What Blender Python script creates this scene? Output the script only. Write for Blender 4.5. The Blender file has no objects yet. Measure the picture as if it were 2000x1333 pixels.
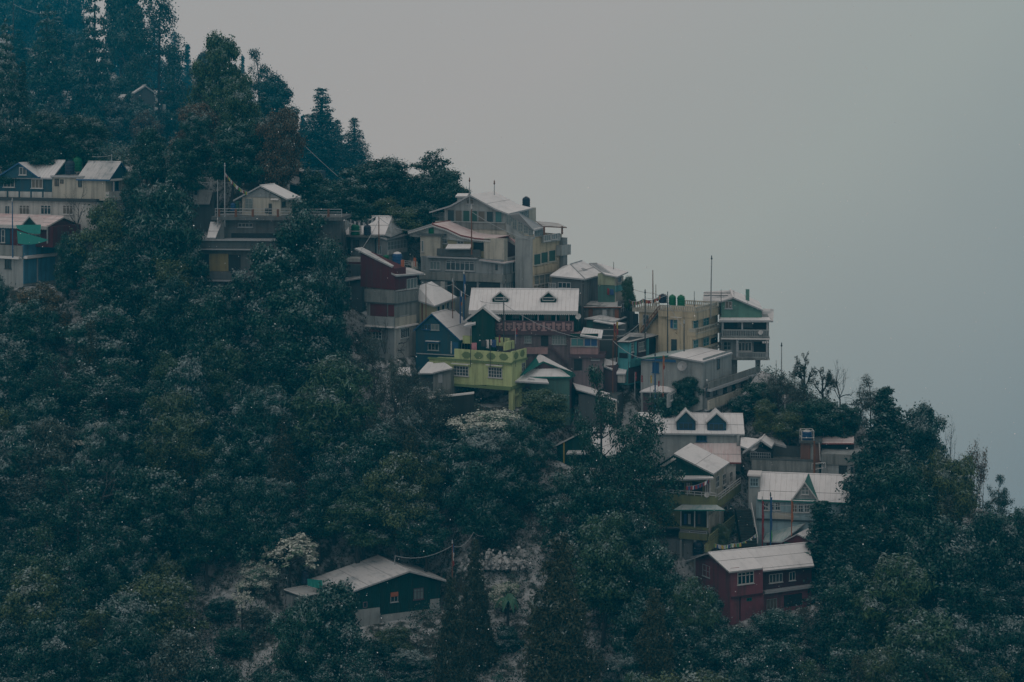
import bpy, math, random
import numpy as np
from mathutils import Vector

# ------------------------------------------------------------------ camera, sky, sun, exposure
C = bpy.context.scene
COL = C.collection
F, H0 = 4000.0, 170.0            # focal length and horizon row, in photo pixels (2000 wide)
R = math.radians

cam = bpy.data.cameras.new('camera')
cam.sensor_width = 36.0
cam.lens = 36.0 * F / 2000.0
cam.shift_y = -(666.5 - H0) / 2000.0
cam.clip_start, cam.clip_end = 1.0, 4000.0
camo = bpy.data.objects.new('camera', cam)
camo.rotation_euler = (R(90), 0, 0)
COL.objects.link(camo)
C.camera = camo

W_ = bpy.data.worlds.new("World")
C.world = W_
W_.use_nodes = True
wn, wl = W_.node_tree.nodes, W_.node_tree.links
for n in list(wn): wn.remove(n)
w_out = wn.new('ShaderNodeOutputWorld')
w_bg = wn.new('ShaderNodeBackground')
w_sky = wn.new('ShaderNodeTexSky')
w_sky.sky_type = 'NISHITA'
w_sky.sun_disc = False
w_sky.sun_elevation = R(48)
w_sky.sun_rotation = R(200)
# thick snow cloud in front of the clear sky: grey, paler overhead to the left, blue-grey low on the right
w_tc = wn.new('ShaderNodeTexCoord')
w_dot = wn.new('ShaderNodeVectorMath'); w_dot.operation = 'DOT_PRODUCT'
w_dot.inputs[1].default_value = (-1.0, 0.0, 1.25)
wl.new(w_tc.outputs['Generated'], w_dot.inputs[0])
w_noi = wn.new('ShaderNodeTexNoise'); w_noi.inputs['Scale'].default_value = 5.0; w_noi.inputs['Detail'].default_value = 3
wl.new(w_tc.outputs['Generated'], w_noi.inputs['Vector'])
w_add = wn.new('ShaderNodeMath'); w_add.operation = 'MULTIPLY_ADD'
w_add.inputs[1].default_value = 0.17
wl.new(w_noi.outputs['Fac'], w_add.inputs[0]); wl.new(w_dot.outputs['Value'], w_add.inputs[2])
w_map = wn.new('ShaderNodeMapRange')
w_map.inputs['From Min'].default_value = -0.415
w_map.inputs['From Max'].default_value = 0.255
wl.new(w_add.outputs[0], w_map.inputs['Value'])
w_ramp = wn.new('ShaderNodeValToRGB')
cr = w_ramp.color_ramp
cr.elements[0].position = 0.0; cr.elements[0].color = (0.274, 0.300, 0.305, 1)
cr.elements[1].position = 1.0; cr.elements[1].color = (0.562, 0.484, 0.439, 1)
for q_, c_ in ((0.21, (0.389, 0.392, 0.365, 1)), (0.45, (0.511, 0.490, 0.430, 1)), (0.75, (0.568, 0.490, 0.442, 1))):
    e = cr.elements.new(q_); e.color = c_
wl.new(w_map.outputs['Result'], w_ramp.inputs['Fac'])
w_sc = wn.new('ShaderNodeVectorMath'); w_sc.operation = 'SCALE'; w_sc.inputs['Scale'].default_value = 0.06
wl.new(w_sky.outputs['Color'], w_sc.inputs[0])
w_mix = wn.new('ShaderNodeMix'); w_mix.data_type = 'RGBA'; w_mix.inputs['Factor'].default_value = 0.96
wl.new(w_sc.outputs['Vector'], w_mix.inputs['A']); wl.new(w_ramp.outputs['Color'], w_mix.inputs['B'])
wl.new(w_mix.outputs['Result'], w_bg.inputs['Color'])
w_bg.inputs['Strength'].default_value = 1.0
wl.new(w_bg.outputs[0], w_out.inputs['Surface'])

sl = bpy.data.lights.new('sun', 'SUN')
sl.energy = 0.3
sl.angle = R(40)
sl.color = (1.0, 0.97, 0.93)
so = bpy.data.objects.new('sun', sl)
so.rotation_euler = (R(42), 0, R(-20))
COL.objects.link(so)

C.view_settings.view_transform = 'Standard'
C.view_settings.look = 'None'
C.view_settings.gamma = 1.0
C.view_settings.exposure = 0.0
C.view_settings.use_curve_mapping = False
try:
    C.cycles.max_bounces = 4; C.cycles.diffuse_bounces = 2; C.cycles.glossy_bounces = 2
    C.cycles.transmission_bounces = 2; C.cycles.volume_bounces = 0; C.cycles.transparent_max_bounces = 4
    C.cycles.use_adaptive_sampling = True
except Exception:
    pass

HAZE_COL = (0.01, 0.455, 0.76, 1); HAZE_DENS = 0.0007
# ------------------------------------------------------------------ photo pixel <-> place
def depth_at(py):                # the hillside: the higher in the picture, the farther up the slope
    t = min(1.0, max(0.0, (345 - py) / 55.0))
    return 152.0 + 0.047 * (1333 - py) + max(0.0, 330 - py) * 0.5 + 115 * t * t * (3 - 2 * t)
def world(px, py, Y):
    return Vector(((px - 1000.0) / F * Y, Y, -(py - H0) / F * Y))

# ------------------------------------------------------------------ materials
MATS = {}
def new_mat(name):
    m = bpy.data.materials.new(name)
    m.use_nodes = True
    nt = m.node_tree
    b = nt.nodes['Principled BSDF']
    MATS[name] = m
    return m, nt.nodes, nt.links, b
def setin(node, key, v):
    if key in node.inputs: node.inputs[key].default_value = v
def rgba(c): return (c[0], c[1], c[2], 1)
def noise(ns, ls, vec, scale, detail=4, rough=0.6):
    n = ns.new('ShaderNodeTexNoise')
    n.inputs['Scale'].default_value = scale; n.inputs['Detail'].default_value = detail
    n.inputs['Roughness'].default_value = rough
    if vec is not None: ls.new(vec, n.inputs['Vector'])
    return n.outputs['Fac']
def maprange(ns, ls, val, a, b, c=0.0, d=1.0):
    n = ns.new('ShaderNodeMapRange')
    n.inputs['From Min'].default_value = a; n.inputs['From Max'].default_value = b
    n.inputs['To Min'].default_value = c; n.inputs['To Max'].default_value = d
    ls.new(val, n.inputs['Value'])
    return n.outputs['Result']
def mixc(ns, ls, fac, a, b, blend='MIX'):
    n = ns.new('ShaderNodeMix'); n.data_type = 'RGBA'; n.blend_type = blend
    if isinstance(fac, float): n.inputs['Factor'].default_value = fac
    else: ls.new(fac, n.inputs['Factor'])
    for k, v in (('A', a), ('B', b)):
        if isinstance(v, tuple): n.inputs[k].default_value = rgba(v)
        else: ls.new(v, n.inputs[k])
    return n.outputs['Result']
def mathn(ns, ls, op, a, b=None, clamp=False):
    n = ns.new('ShaderNodeMath'); n.operation = op; n.use_clamp = clamp
    for i, v in enumerate((a, b)):
        if v is None: continue
        if isinstance(v, (int, float)): n.inputs[i].default_value = v
        else: ls.new(v, n.inputs[i])
    return n.outputs[0]
def stretched(ns, ls, sc):
    tc = ns.new('ShaderNodeTexCoord')
    mp = ns.new('ShaderNodeMapping'); mp.inputs['Scale'].default_value = sc
    ls.new(tc.outputs['Object'], mp.inputs['Vector'])
    return mp.outputs['Vector']

def paint(name, c, stain=0.5, rough=0.75, corr=0.0, dark=(0.05, 0.055, 0.05)):
    """painted or bare wall: blotches, rain streaks running down, optional vertical corrugation"""
    m, ns, ls, b = new_mat(name)
    v1 = stretched(ns, ls, (1, 1, 1))
    n1 = noise(ns, ls, v1, 0.9, 5)
    v2 = stretched(ns, ls, (2.6, 2.6, 0.22))
    n2 = noise(ns, ls, v2, 1.0, 4)
    c1 = mixc(ns, ls, maprange(ns, ls, n1, 0.35, 0.75, 0.0, 0.35), c, tuple(x * 0.62 for x in c))
    st = maprange(ns, ls, n2, 0.45, 0.70, 0.0, stain)
    c2 = mixc(ns, ls, st, c1, dark)
    n4 = noise(ns, ls, v1, 0.55, 6, .7)
    c2 = mixc(ns, ls, maprange(ns, ls, n4, 0.52, 0.72, 0.0, stain * .9), c2, tuple(x * .30 + .012 for x in c))
    n3 = noise(ns, ls, v1, 9.0, 3)
    c3 = mixc(ns, ls, maprange(ns, ls, n3, 0.3, 0.7, 0.0, 0.18), c2, tuple(min(1, x * 1.35) for x in c))
    ls.new(c3, b.inputs['Base Color'])
    b.inputs['Roughness'].default_value = rough
    setin(b, 'Specular IOR Level', 0.25)
    if corr:
        w = ns.new('ShaderNodeTexWave'); w.bands_direction = 'X'; w.inputs['Scale'].default_value = corr
        ls.new(v1, w.inputs['Vector'])
        bp = ns.new('ShaderNodeBump'); bp.inputs['Strength'].default_value = 0.5; bp.inputs['Distance'].default_value = 0.03
        ls.new(w.outputs['Fac'], bp.inputs['Height']); ls.new(bp.outputs['Normal'], b.inputs['Normal'])
    return m

def snowroof(name, c, under, thin=0.35):
    """wet snow on sheet metal: the sheet shows through in patches"""
    m, ns, ls, b = new_mat(name)
    v = stretched(ns, ls, (1, 1, 1))
    n1 = noise(ns, ls, v, 0.5, 6, 0.65)
    n2 = noise(ns, ls, v, 2.2, 4)
    v3 = stretched(ns, ls, (2.2, .35, .35)); n3 = noise(ns, ls, v3, 1.6, 5, .7)
    f = mathn(ns, ls, 'ADD', maprange(ns, ls, n1, 0.48, 0.75, 0.0, thin), maprange(ns, ls, n3, 0.52, 0.72, 0.0, thin * .8), True)
    c1 = mixc(ns, ls, f, c, under)
    c2 = mixc(ns, ls, maprange(ns, ls, n2, 0.45, 0.8, 0.0, 0.25), c1, tuple(x * 0.75 for x in c))
    ls.new(c2, b.inputs['Base Color'])
    b.inputs['Roughness'].default_value = 0.8
    setin(b, 'Specular IOR Level', 0.15)
    bp = ns.new('ShaderNodeBump'); bp.inputs['Strength'].default_value = 0.35; bp.inputs['Distance'].default_value = 0.05
    ls.new(n2, bp.inputs['Height']); ls.new(bp.outputs['Normal'], b.inputs['Normal'])
    return m

def plain(name, c, rough=0.6, metal=0.0, vary=0.25):
    m, ns, ls, b = new_mat(name)
    v = stretched(ns, ls, (1, 1, 1))
    n1 = noise(ns, ls, v, 3.0, 3)
    ls.new(mixc(ns, ls, maprange(ns, ls, n1, 0.3, 0.7, 0.0, vary), c, tuple(x * 0.5 for x in c)), b.inputs['Base Color'])
    b.inputs['Roughness'].default_value = rough
    b.inputs['Metallic'].default_value = metal
    setin(b, 'Specular IOR Level', 0.3)
    return m

def leafmat(name, a, b2, snow=0.2, snowc=(0.30, 0.365, 0.375), patch=0.5, frost_glint=0.8, frost_glintc=(0.19, 0.285, 0.275)):
    """leaves: every leaf its own tone; wet snow lies on leaves that face the sky"""
    m, ns, ls, b = new_mat(name)
    geo = ns.new('ShaderNodeNewGeometry')
    oi = ns.new('ShaderNodeObjectInfo')
    tc = ns.new('ShaderNodeTexCoord')
    ad = ns.new('ShaderNodeVectorMath'); ad.operation = 'ADD'
    sc = ns.new('ShaderNodeVectorMath'); sc.operation = 'SCALE'; sc.inputs['Scale'].default_value = 13.0
    cb = ns.new('ShaderNodeCombineXYZ')
    ls.new(oi.outputs['Random'], cb.inputs[0]); ls.new(oi.outputs['Random'], cb.inputs[1])
    ls.new(cb.outputs[0], sc.inputs[0])
    ls.new(tc.outputs['Object'], ad.inputs[0]); ls.new(sc.outputs['Vector'], ad.inputs[1])
    big = noise(ns, ls, ad.outputs['Vector'], patch, 3)
    rnd = geo.outputs['Random Per Island']
    c1 = mixc(ns, ls, rnd, a, b2)
    c2 = mixc(ns, ls, maprange(ns, ls, big, 0.35, 0.7, 0.0, 0.6), c1, tuple(x * 0.55 for x in a))
    tint = mixc(ns, ls, oi.outputs['Random'], (0.82, 0.92, 1.0), (1.12, 1.05, 0.85))
    c3 = mixc(ns, ls, 1.0, c2, tint, 'MULTIPLY')
    if snow > -1:             # snow lies on the upper side of each clump ('lie' is stored with the leaves), more in some parts of a crown
        at = ns.new('ShaderNodeAttribute'); at.attribute_name = 'lie'
        mid = noise(ns, ls, ad.outputs['Vector'], 1.4, 2)
        r2 = mathn(ns, ls, 'FRACT', mathn(ns, ls, 'MULTIPLY', rnd, 91.7))
        k = mathn(ns, ls, 'ADD', at.outputs['Fac'], maprange(ns, ls, big, .35, .65, -.75, .45))
        k = mathn(ns, ls, 'ADD', k, maprange(ns, ls, mid, .35, .65, -.35, .25))
        k = mathn(ns, ls, 'ADD', k, maprange(ns, ls, r2, 0, 1, -.22, .22))
        # frost and glints painted into single upper leaves' colour; snow proper lies in patches
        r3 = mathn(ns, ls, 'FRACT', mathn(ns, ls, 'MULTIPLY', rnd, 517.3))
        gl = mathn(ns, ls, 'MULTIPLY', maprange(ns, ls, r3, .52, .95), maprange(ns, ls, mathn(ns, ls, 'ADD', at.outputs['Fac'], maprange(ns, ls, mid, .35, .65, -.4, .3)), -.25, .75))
        c3 = mixc(ns, ls, gl, c3, mixc(ns, ls, frost_glint, c3, frost_glintc))
        sf = maprange(ns, ls, k, .62 - snow * 1.1, 1.25 - snow * 1.1, 0.0, 0.65)
        c3 = mixc(ns, ls, sf, c3, snowc)
    ls.new(c3, b.inputs['Base Color'])
    b.inputs['Roughness'].default_value = 0.5
    setin(b, 'Specular IOR Level', 0.22)
    return m

# plaster and paint
paint('cream', (0.440, 0.390, 0.280), 0.55)
paint('cream_white', (0.400, 0.400, 0.350), 0.5)
paint('pale_grey', (0.290, 0.325, 0.330), 0.5)
paint('white_wall', (0.420, 0.440, 0.430), 0.45)
paint('grey_wall', (0.22, 0.25, 0.26), 0.65)
paint('concrete', (0.20, 0.22, 0.215), 0.8)
paint('dark_concrete', (0.085, 0.10, 0.105), 0.7)
paint('recess_shade', (0.018, 0.025, 0.03), 0.3)  # flat dark tone painted for the shade inside openings and under roofs
paint('blue_wall', (0.018, 0.070, 0.105), 0.55)
paint('blue_metal', (0.070, 0.230, 0.360), 0.7, corr=1.3)
paint('sky_blue_wall', (0.260, 0.370, 0.410), 0.5)
paint('green_wall', (0.003, 0.036, 0.028), 0.35, corr=2.4)
paint('dark_green_metal', (0.002, 0.034, 0.032), 0.35, corr=2.0)
paint('mint_wall', (0.100, 0.220, 0.180), 0.45)
paint('teal_wall', (0.075, 0.165, 0.145), 0.50)
paint('turquoise', (0.080, 0.300, 0.330), 0.55)
paint('lime_wall', (0.450, 0.540, 0.270), 0.45)
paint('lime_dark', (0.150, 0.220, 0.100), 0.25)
paint('olive_wall', (0.165, 0.185, 0.085), 0.55)
paint('maroon_metal', (0.085, 0.014, 0.020), 0.55, corr=2.0)
paint('red_panel', (0.100, 0.016, 0.020), 0.50)
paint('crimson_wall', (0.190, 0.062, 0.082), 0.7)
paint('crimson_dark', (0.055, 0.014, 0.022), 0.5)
paint('mauve_wall', (0.165, 0.135, 0.150), 0.70)
paint('mauve_dark', (0.085, 0.055, 0.068), 0.5)
paint('pink_wall', (0.300, 0.200, 0.205), 0.55)
paint('ochre_wall', (0.250, 0.215, 0.100), 0.4)
paint('brick', (0.170, 0.090, 0.070), 0.4)
paint('old_wood', (0.155, 0.165, 0.165), 0.95, corr=3.0, dark=(0.05, 0.04, 0.04))
paint('pale_green', (0.30, 0.35, 0.25), 0.4)
paint('damp_concrete', (0.115, 0.13, 0.135), 0.8)
paint('ivy_stone', (0.016, 0.021, 0.019), 0.5)
paint('yellow_wall', (0.300, 0.290, 0.190), 0.5)
# metal, trim, small stuff
plain('trim_white', (0.460, 0.480, 0.480))
plain('trim_grey', (0.33, 0.36, 0.38))
plain('trim_dark', (0.04, 0.05, 0.055))
plain('trim_teal', (0.020, 0.140, 0.120))
plain('trim_blue', (0.022, 0.090, 0.200))
plain('trim_red', (0.200, 0.050, 0.045))
plain('orange', (0.360, 0.120, 0.060))
plain('metal_grey', (0.28, 0.30, 0.31), 0.45, 0.4)
plain('rust', (0.16, 0.07, 0.04), 0.8)
plain('seam', (0.440, 0.440, 0.440))
plain('lap', (0.25, 0.26, 0.27))
plain('glass', (0.02, 0.045, 0.055), 0.12, 0.0, 0.5)
plain('glass_grey', (0.06, 0.085, 0.095), 0.15, 0.0, 0.5)
plain('glass_curtain', (0.13, 0.12, 0.10), 0.35, 0.0, 0.6)
plain('glass_teal', (0.05, 0.17, 0.18), 0.15, 0.0, 0.4)
plain('glass_pale', (0.16, 0.21, 0.215), 0.2, 0.0, 0.4)
plain('curtain_green', (0.030, 0.085, 0.070), 0.7)
plain('tank_black', (0.016, 0.03, 0.055), 0.4)
plain('tank_green', (0.010, 0.140, 0.065), 0.4)
plain('tank_blue', (0.018, 0.075, 0.190), 0.4)
plain('tarp', (0.020, 0.220, 0.190), 0.6)
plain('cloth_white', (0.55, 0.55, 0.55), 0.9)
plain('cloth_red', (0.220, 0.035, 0.040), 0.9)
plain('cloth_yellow', (0.400, 0.310, 0.060), 0.9)
plain('cloth_blue', (0.040, 0.080, 0.200), 0.9)
plain('cloth_green', (0.07, 0.28, 0.10), 0.9)
plain('cloth_pink', (0.50, 0.24, 0.28), 0.9)
plain('cloth_orange', (0.300, 0.120, 0.050), 0.9)
plain('snow', (0.62, 0.63, 0.63), 0.85, 0, 0.1)
plain('bark', (0.035, 0.034, 0.032), 0.9)
plain('bark_pale', (0.11, 0.115, 0.115), 0.9)
snowroof('roof_snow', (0.71, 0.725, 0.74), (0.42, 0.44, 0.45), 0.5)
snowroof('roof_thin', (0.56, 0.575, 0.585), (0.17, 0.22, 0.24), 0.9)
snowroof('roof_pink', (0.62, 0.56, 0.56), (0.40, 0.20, 0.20), 0.55)
snowroof('roof_red_stripe', (0.52, 0.36, 0.37), (0.24, 0.05, 0.06), 0.9)
snowroof('roof_teal', (0.42, 0.49, 0.49), (0.12, 0.28, 0.29), 0.9)
snowroof('roof_grey', (0.46, 0.48, 0.48), (0.10, 0.12, 0.13), 0.9)

# ------------------------------------------------------------------ mesh collecting
class MB:
    def __init__(s): s.v, s.f, s.mi = [], [], []
    def quad(s, pts, mi=0):
        n = len(s.v); s.v.extend(tuple(p) for p in pts); s.f.append(tuple(range(n, n + len(pts)))); s.mi.append(mi)
    def hexa(s, b, t, mi=0, mtop=None):
        """prism from bottom polygon b to top polygon t (same count)"""
        n = len(s.v); k = len(b)
        s.v.extend(tuple(p) for p in b); s.v.extend(tuple(p) for p in t)
        s.f.append(tuple(range(n + k - 1, n - 1, -1))); s.mi.append(mi)
        s.f.append(tuple(range(n + k, n + 2 * k))); s.mi.append(mi if mtop is None else mtop)
        for i in range(k):
            j = (i + 1) % k
            s.f.append((n + i, n + j, n + k + j, n + k + i)); s.mi.append(mi)
    def box(s, x0, x1, y0, y1, z0, z1, mi=0):
        if x1 < x0: x0, x1 = x1, x0
        if y1 < y0: y0, y1 = y1, y0
        if z1 < z0: z0, z1 = z1, z0
        s.hexa([(x0, y0, z0), (x1, y0, z0), (x1, y1, z0), (x0, y1, z0)], [(x0, y0, z1), (x1, y0, z1), (x1, y1, z1), (x0, y1, z1)], mi)
    def tube(s, pts, rad, n=6, mi=0):
        pts = [Vector(p) for p in pts]
        if isinstance(rad, (int, float)): rad = [rad] * len(pts)
        base = len(s.v)
        for i, p in enumerate(pts):
            d = (pts[min(i + 1, len(pts) - 1)] - pts[max(i - 1, 0)])
            if d.length < 1e-9: d = Vector((0, 0, 1))
            d.normalize()
            a = d.cross(Vector((0.31, 0.95, 0.03)));
            if a.length < 1e-3: a = d.cross(Vector((1, 0, 0)))
            a.normalize(); b = d.cross(a)
            for k in range(n):
                t = 2 * math.pi * k / n
                s.v.append(tuple(p + (a * math.cos(t) + b * math.sin(t)) * rad[i]))
        for i in range(len(pts) - 1):
            for k in range(n):
                k2 = (k + 1) % n
                s.f.append((base + i * n + k, base + i * n + k2, base + (i + 1) * n + k2, base + (i + 1) * n + k)); s.mi.append(mi)
        s.f.append(tuple(base + k for k in range(n))); s.mi.append(mi)
        e = base + (len(pts) - 1) * n
        s.f.append(tuple(e + k for k in range(n - 1, -1, -1))); s.mi.append(mi)
    def lathe(s, prof, n=14, c=(0, 0, 0), mi=0):
        base = len(s.v)
        for r, z in prof:
            for k in range(n):
                t = 2 * math.pi * k / n
                s.v.append((c[0] + r * math.cos(t), c[1] + r * math.sin(t), c[2] + z))
        for i in range(len(prof) - 1):
            for k in range(n):
                k2 = (k + 1) % n
                s.f.append((base + i * n + k, base + i * n + k2, base + (i + 1) * n + k2, base + (i + 1) * n + k)); s.mi.append(mi)
        s.f.append(tuple(base + k for k in range(n - 1, -1, -1))); s.mi.append(mi)
        e = base + (len(prof) - 1) * n
        s.f.append(tuple(e + k for k in range(n))); s.mi.append(mi)
    def mesh(s, name, mats, scale=1.0):
        me = bpy.data.meshes.new(name)
        v = [(a * scale, b * scale, c * scale) for a, b, c in s.v]
        me.from_pydata(v, [], s.f)
        for m in (mats if isinstance(mats, (list, tuple)) else [mats]):
            me.materials.append(MATS[m])
        me.polygons.foreach_set('material_index', s.mi)
        me.update()
        return me

def add_obj(name, data, parent=None, loc=None):
    o = bpy.data.objects.new(name, data)
    if loc is not None: o.location = loc
    if parent is not None: o.parent = parent
    COL.objects.link(o)
    return o
def tag(o, label, cat, group=None, kind=None):
    o['label'] = label; o['category'] = cat
    if group: o['group'] = group
    if kind: o['kind'] = kind
    return o

# ------------------------------------------------------------------ houses
# A house is measured in photo pixels at its own distance: local x along the front, y into the hill, z up; a point of
# a wall is read from the photo and carried onto that wall's plane.
PADS = []
PANES = ['glass', 'glass', 'glass_grey', 'glass', 'glass_curtain']      # what shows behind the panes differs
class House:
    def __init__(s, name, label, cat, px, py, yaw, Y=None, group=None):
        s.Y = Y if Y else depth_at(py)
        s.o = world(px, py, s.Y); s.s = s.Y / F
        a = R(yaw); s.c, s.n = math.cos(a), math.sin(a)
        s.root = add_obj(name, None, loc=s.o); s.root.rotation_euler = (0, 0, a)
        s.root.empty_display_size = 1.0
        tag(s.root, label, cat, group)
        s.ext = None; s.a = a; s.padz = 0.0
    def L(s, px, py, ax='y', v=0.0):
        d = world(px, py, 1.0)
        lx, ly, lz = s.c * d.x + s.n * d.y, -s.n * d.x + s.c * d.y, d.z
        ox, oy, oz = s.c * s.o.x + s.n * s.o.y, -s.n * s.o.x + s.c * s.o.y, s.o.z
        l, o = {'x': (lx, ox), 'y': (ly, oy), 'z': (lz, oz)}[ax]
        t = (v * s.s + o) / l
        return Vector(((lx * t - ox) / s.s, (ly * t - oy) / s.s, (lz * t - oz) / s.s))
    def W(s, p):                 # local pixel units -> world
        x, y, z = p[0] * s.s, p[1] * s.s, p[2] * s.s
        return Vector((s.o.x + s.c * x - s.n * y, s.o.y + s.n * x + s.c * y, s.o.z + z))
    def build(s, mb, name, mats, parent=None, label=None):
        o = add_obj(name, mb.mesh(name, mats, s.s), parent or s.root)
        if label: o['label'] = label
        return o
    def foot(s, x0, x1, y0, y1):
        e = s.ext
        s.ext = (x0, x1, y0, y1) if e is None else (min(e[0], x0), max(e[1], x1), min(e[2], y0), max(e[3], y1))
    def done(s, pad=5):
        if s.ext: PADS.append((s.o + Vector((0, 0, s.padz * s.s)), s.a, [k * s.s for k in s.ext], pad * s.s))
        return s
    # -- walls
    def box(s, name, x0, x1, y0, y1, z0, z1, mat, parent=None, label=None):
        mb = MB(); mb.box(x0, x1, y0, y1, z0, z1)
        if name == 'wall' and z0 <= 0: s.foot(min(x0, x1), max(x0, x1), min(y0, y1), max(y0, y1))
        return s.build(mb, name, mat, parent, label)
    def rect(s, face, v, r):     # photo rectangle -> (a0, a1, z0, z1) on a wall plane
        x0, y0, x1, y1 = r
        ax = 'y' if face == 'F' else 'x'
        mx, my = (x0 + x1) / 2, (y0 + y1) / 2
        k = 0 if face == 'F' else 1
        a0, a1 = s.L(x0, my, ax, v)[k], s.L(x1, my, ax, v)[k]
        return min(a0, a1), max(a0, a1), s.L(mx, y1, ax, v).z, s.L(mx, y0, ax, v).z
    def fb(s, mb, face, v, a0, a1, z0, z1, o0, o1, mi=0):    # box on a face, o = outwards
        if face == 'F': mb.box(a0, a1, v - o1, v - o0, z0, z1, mi)
        elif face == 'R': mb.box(v + o0, v + o1, a0, a1, z0, z1, mi)
        else: mb.box(v - o1, v - o0, a0, a1, z0, z1, mi)
    def pan(s, name, face, v, r, out, mat, inn=0.0, parent=None, label=None, down=0):
        a0, a1, z0, z1 = s.rect(face, v, r)
        mb = MB(); s.fb(mb, face, v, a0, a1, z0 - down, z1, -inn, out)
        if name == 'wall' and inn > 12:
            if face == 'F': s.foot(a0, a1, v, v + inn)
            elif face == 'R': s.foot(v - inn, v, a0, a1)
            else: s.foot(v, v + inn, a0, a1)
        return s.build(mb, name, mat, parent, label)
    def poly(s, name, pts, depth, mat, v=0.0, parent=None, label=None, down=0):
        """front outline in photo pixels on plane y=v, carried back by depth"""
        P = [s.L(px, py, 'y', v) for px, py in pts]
        if down:
            zb = min(p.z for p in P)
            for p in P:
                if p.z < zb + 4: p.z -= down
        mb = MB(); mb.hexa([p + Vector((0, depth, 0)) for p in P], P)
        if name == 'wall' and depth > 12: s.foot(min(p.x for p in P), max(p.x for p in P), v, v + depth)
        return s.build(mb, name, mat, parent, label)
    def rpoly(s, name, pts, inn, mat, v=0.0, parent=None, label=None):
        """outline in photo pixels on the right hand wall plane x=v, carried inwards"""
        P = [s.L(px, py, 'x', v) for px, py in pts]
        mb = MB(); mb.hexa([p_ - Vector((inn, 0, 0)) for p_ in P], P)
        return s.build(mb, name, mat, parent, label)
    # -- openings
    def win(s, face, v, r, nx=2, nz=1, fm='trim_white', gm='glass', hood=None, sill=True, bar=1.0, name='window', out=1.2, fan=0):
        a0, a1, z0, z1 = s.rect(face, v, r)
        if gm == 'glass': gm = PANES[int(r[0] * 7 + r[1] * 3) % len(PANES)]
        mb = MB(); w = bar
        s.fb(mb, face, v, a0, a1, z0, z0 + w, 0, out); s.fb(mb, face, v, a0, a1, z1 - w, z1, 0, out)
        for i in range(nx + 1):
            c = a0 + (a1 - a0 - w) * i / nx
            s.fb(mb, face, v, c, c + w, z0 + w, z1 - w, 0, out)
        for j in range(1, nz):
            c = z0 + (z1 - z0) * (j / nz if not fan else fan)
            s.fb(mb, face, v, a0 + w, a1 - w, c - w * 0.4, c + w * 0.4, 0, out - 0.1)
        if sill: s.fb(mb, face, v, a0 - 1.2, a1 + 1.2, z0 - 1.3, z0 - 0.05, 0, out + 1.3)
        o = s.build(mb, name, fm)
        mb = MB(); s.fb(mb, face, v, a0 + w * .5, a1 - w * .5, z0 + w * .5, z1 - w * .5, 0, out * 0.35)
        s.build(mb, 'pane', gm, o)
        if hood:
            mb = MB(); s.fb(mb, face, v, a0 - 3, a1 + 3, z1 + 2, z1 + 4, 0, 7, 0); s.fb(mb, face, v, a0 - 3, a1 + 3, z1 + 4.05, z1 + 5.2, 0, 7.2, 1)
            s.build(mb, 'hood', [hood, 'snow'], o)
        return o
    def rail(s, face, v, r, mat, n=8, bars=2, name='railing', t=0.9, slats=False, o=0.0):
        """railing: posts and long bars, or a balustrade of many short posts"""
        a0, a1, z0, z1 = s.rect(face, v, r)
        mb = MB()
        if slats:
            s.fb(mb, face, v, a0, a1, z1 - 2.2, z1, o - 1, o + 2.2); s.fb(mb, face, v, a0, a1, z0, z0 + 1.6, o - .8, o + 2)
            for i in range(n + 1):
                c = a0 + (a1 - a0 - 1.8) * i / n
                s.fb(mb, face, v, c, c + 1.8, z0 + 1.6, z1 - 2.2, o - .4, o + 1.4)
        else:
            for i in range(n + 1):
                c = a0 + (a1 - a0 - t) * i / n
                s.fb(mb, face, v, c, c + t, z0, z1, o, o + t)
            for j in range(bars):
                c = z1 - (z1 - z0) * j / bars
                s.fb(mb, face, v, a0, a1, c - t, c, o + t * .1, o + t * 1.3)
        return s.build(mb, name, mat)
    # -- roofs
    def sheet(s, pts, mat='roof_snow', edge='trim_grey', th=3.0, name='roof', laps=(), ribs=0, scal=None, parent=None, label=None, cap=None):
        """sloping roof sheet; pts = (px, py, axis, value) or local (x, y, z); first edge = eave when scalloped"""
        P = [Vector(p) if len(p) == 3 else s.L(*p) for p in pts]
        nrm = (P[1] - P[0]).cross(P[-1] - P[0]).normalized()
        if nrm.z < 0: nrm = -nrm
        mb = MB()
        mb.hexa([p - Vector((0, 0, th)) for p in P], P, 1, 0)
        up = nrm * 0.35
        def strip(a, b, w, h, mi):
            d = (b - a).normalized(); sd = nrm.cross(d) * w
            lo, hi = nrm * 0.02, nrm * h
            mb.hexa([a - sd + lo, b - sd + lo, b + sd + lo, a + sd + lo], [a - sd + hi, b - sd + hi, b + sd + hi, a + sd + hi], mi)
        if len(P) == 4:
            for k in laps:
                a = P[0].lerp(P[3], k); b = P[1].lerp(P[2], k)
                strip(a, b, 0.4, 0.35, 3)
            for i in range(1, ribs):
                k = i / ribs
                strip(P[0].lerp(P[1], k), P[3].lerp(P[2], k), 0.22, 0.14, 2)
            if cap:
                strip(P[3], P[2], 1.1, 1.4, 0)
        o = s.build(mb, name, [mat, edge, 'seam', 'lap'], parent, label)
        if scal:
            a, b = P[scal[0]], P[scal[1]]
            s.scallop(a, b, o)
        return o
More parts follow.
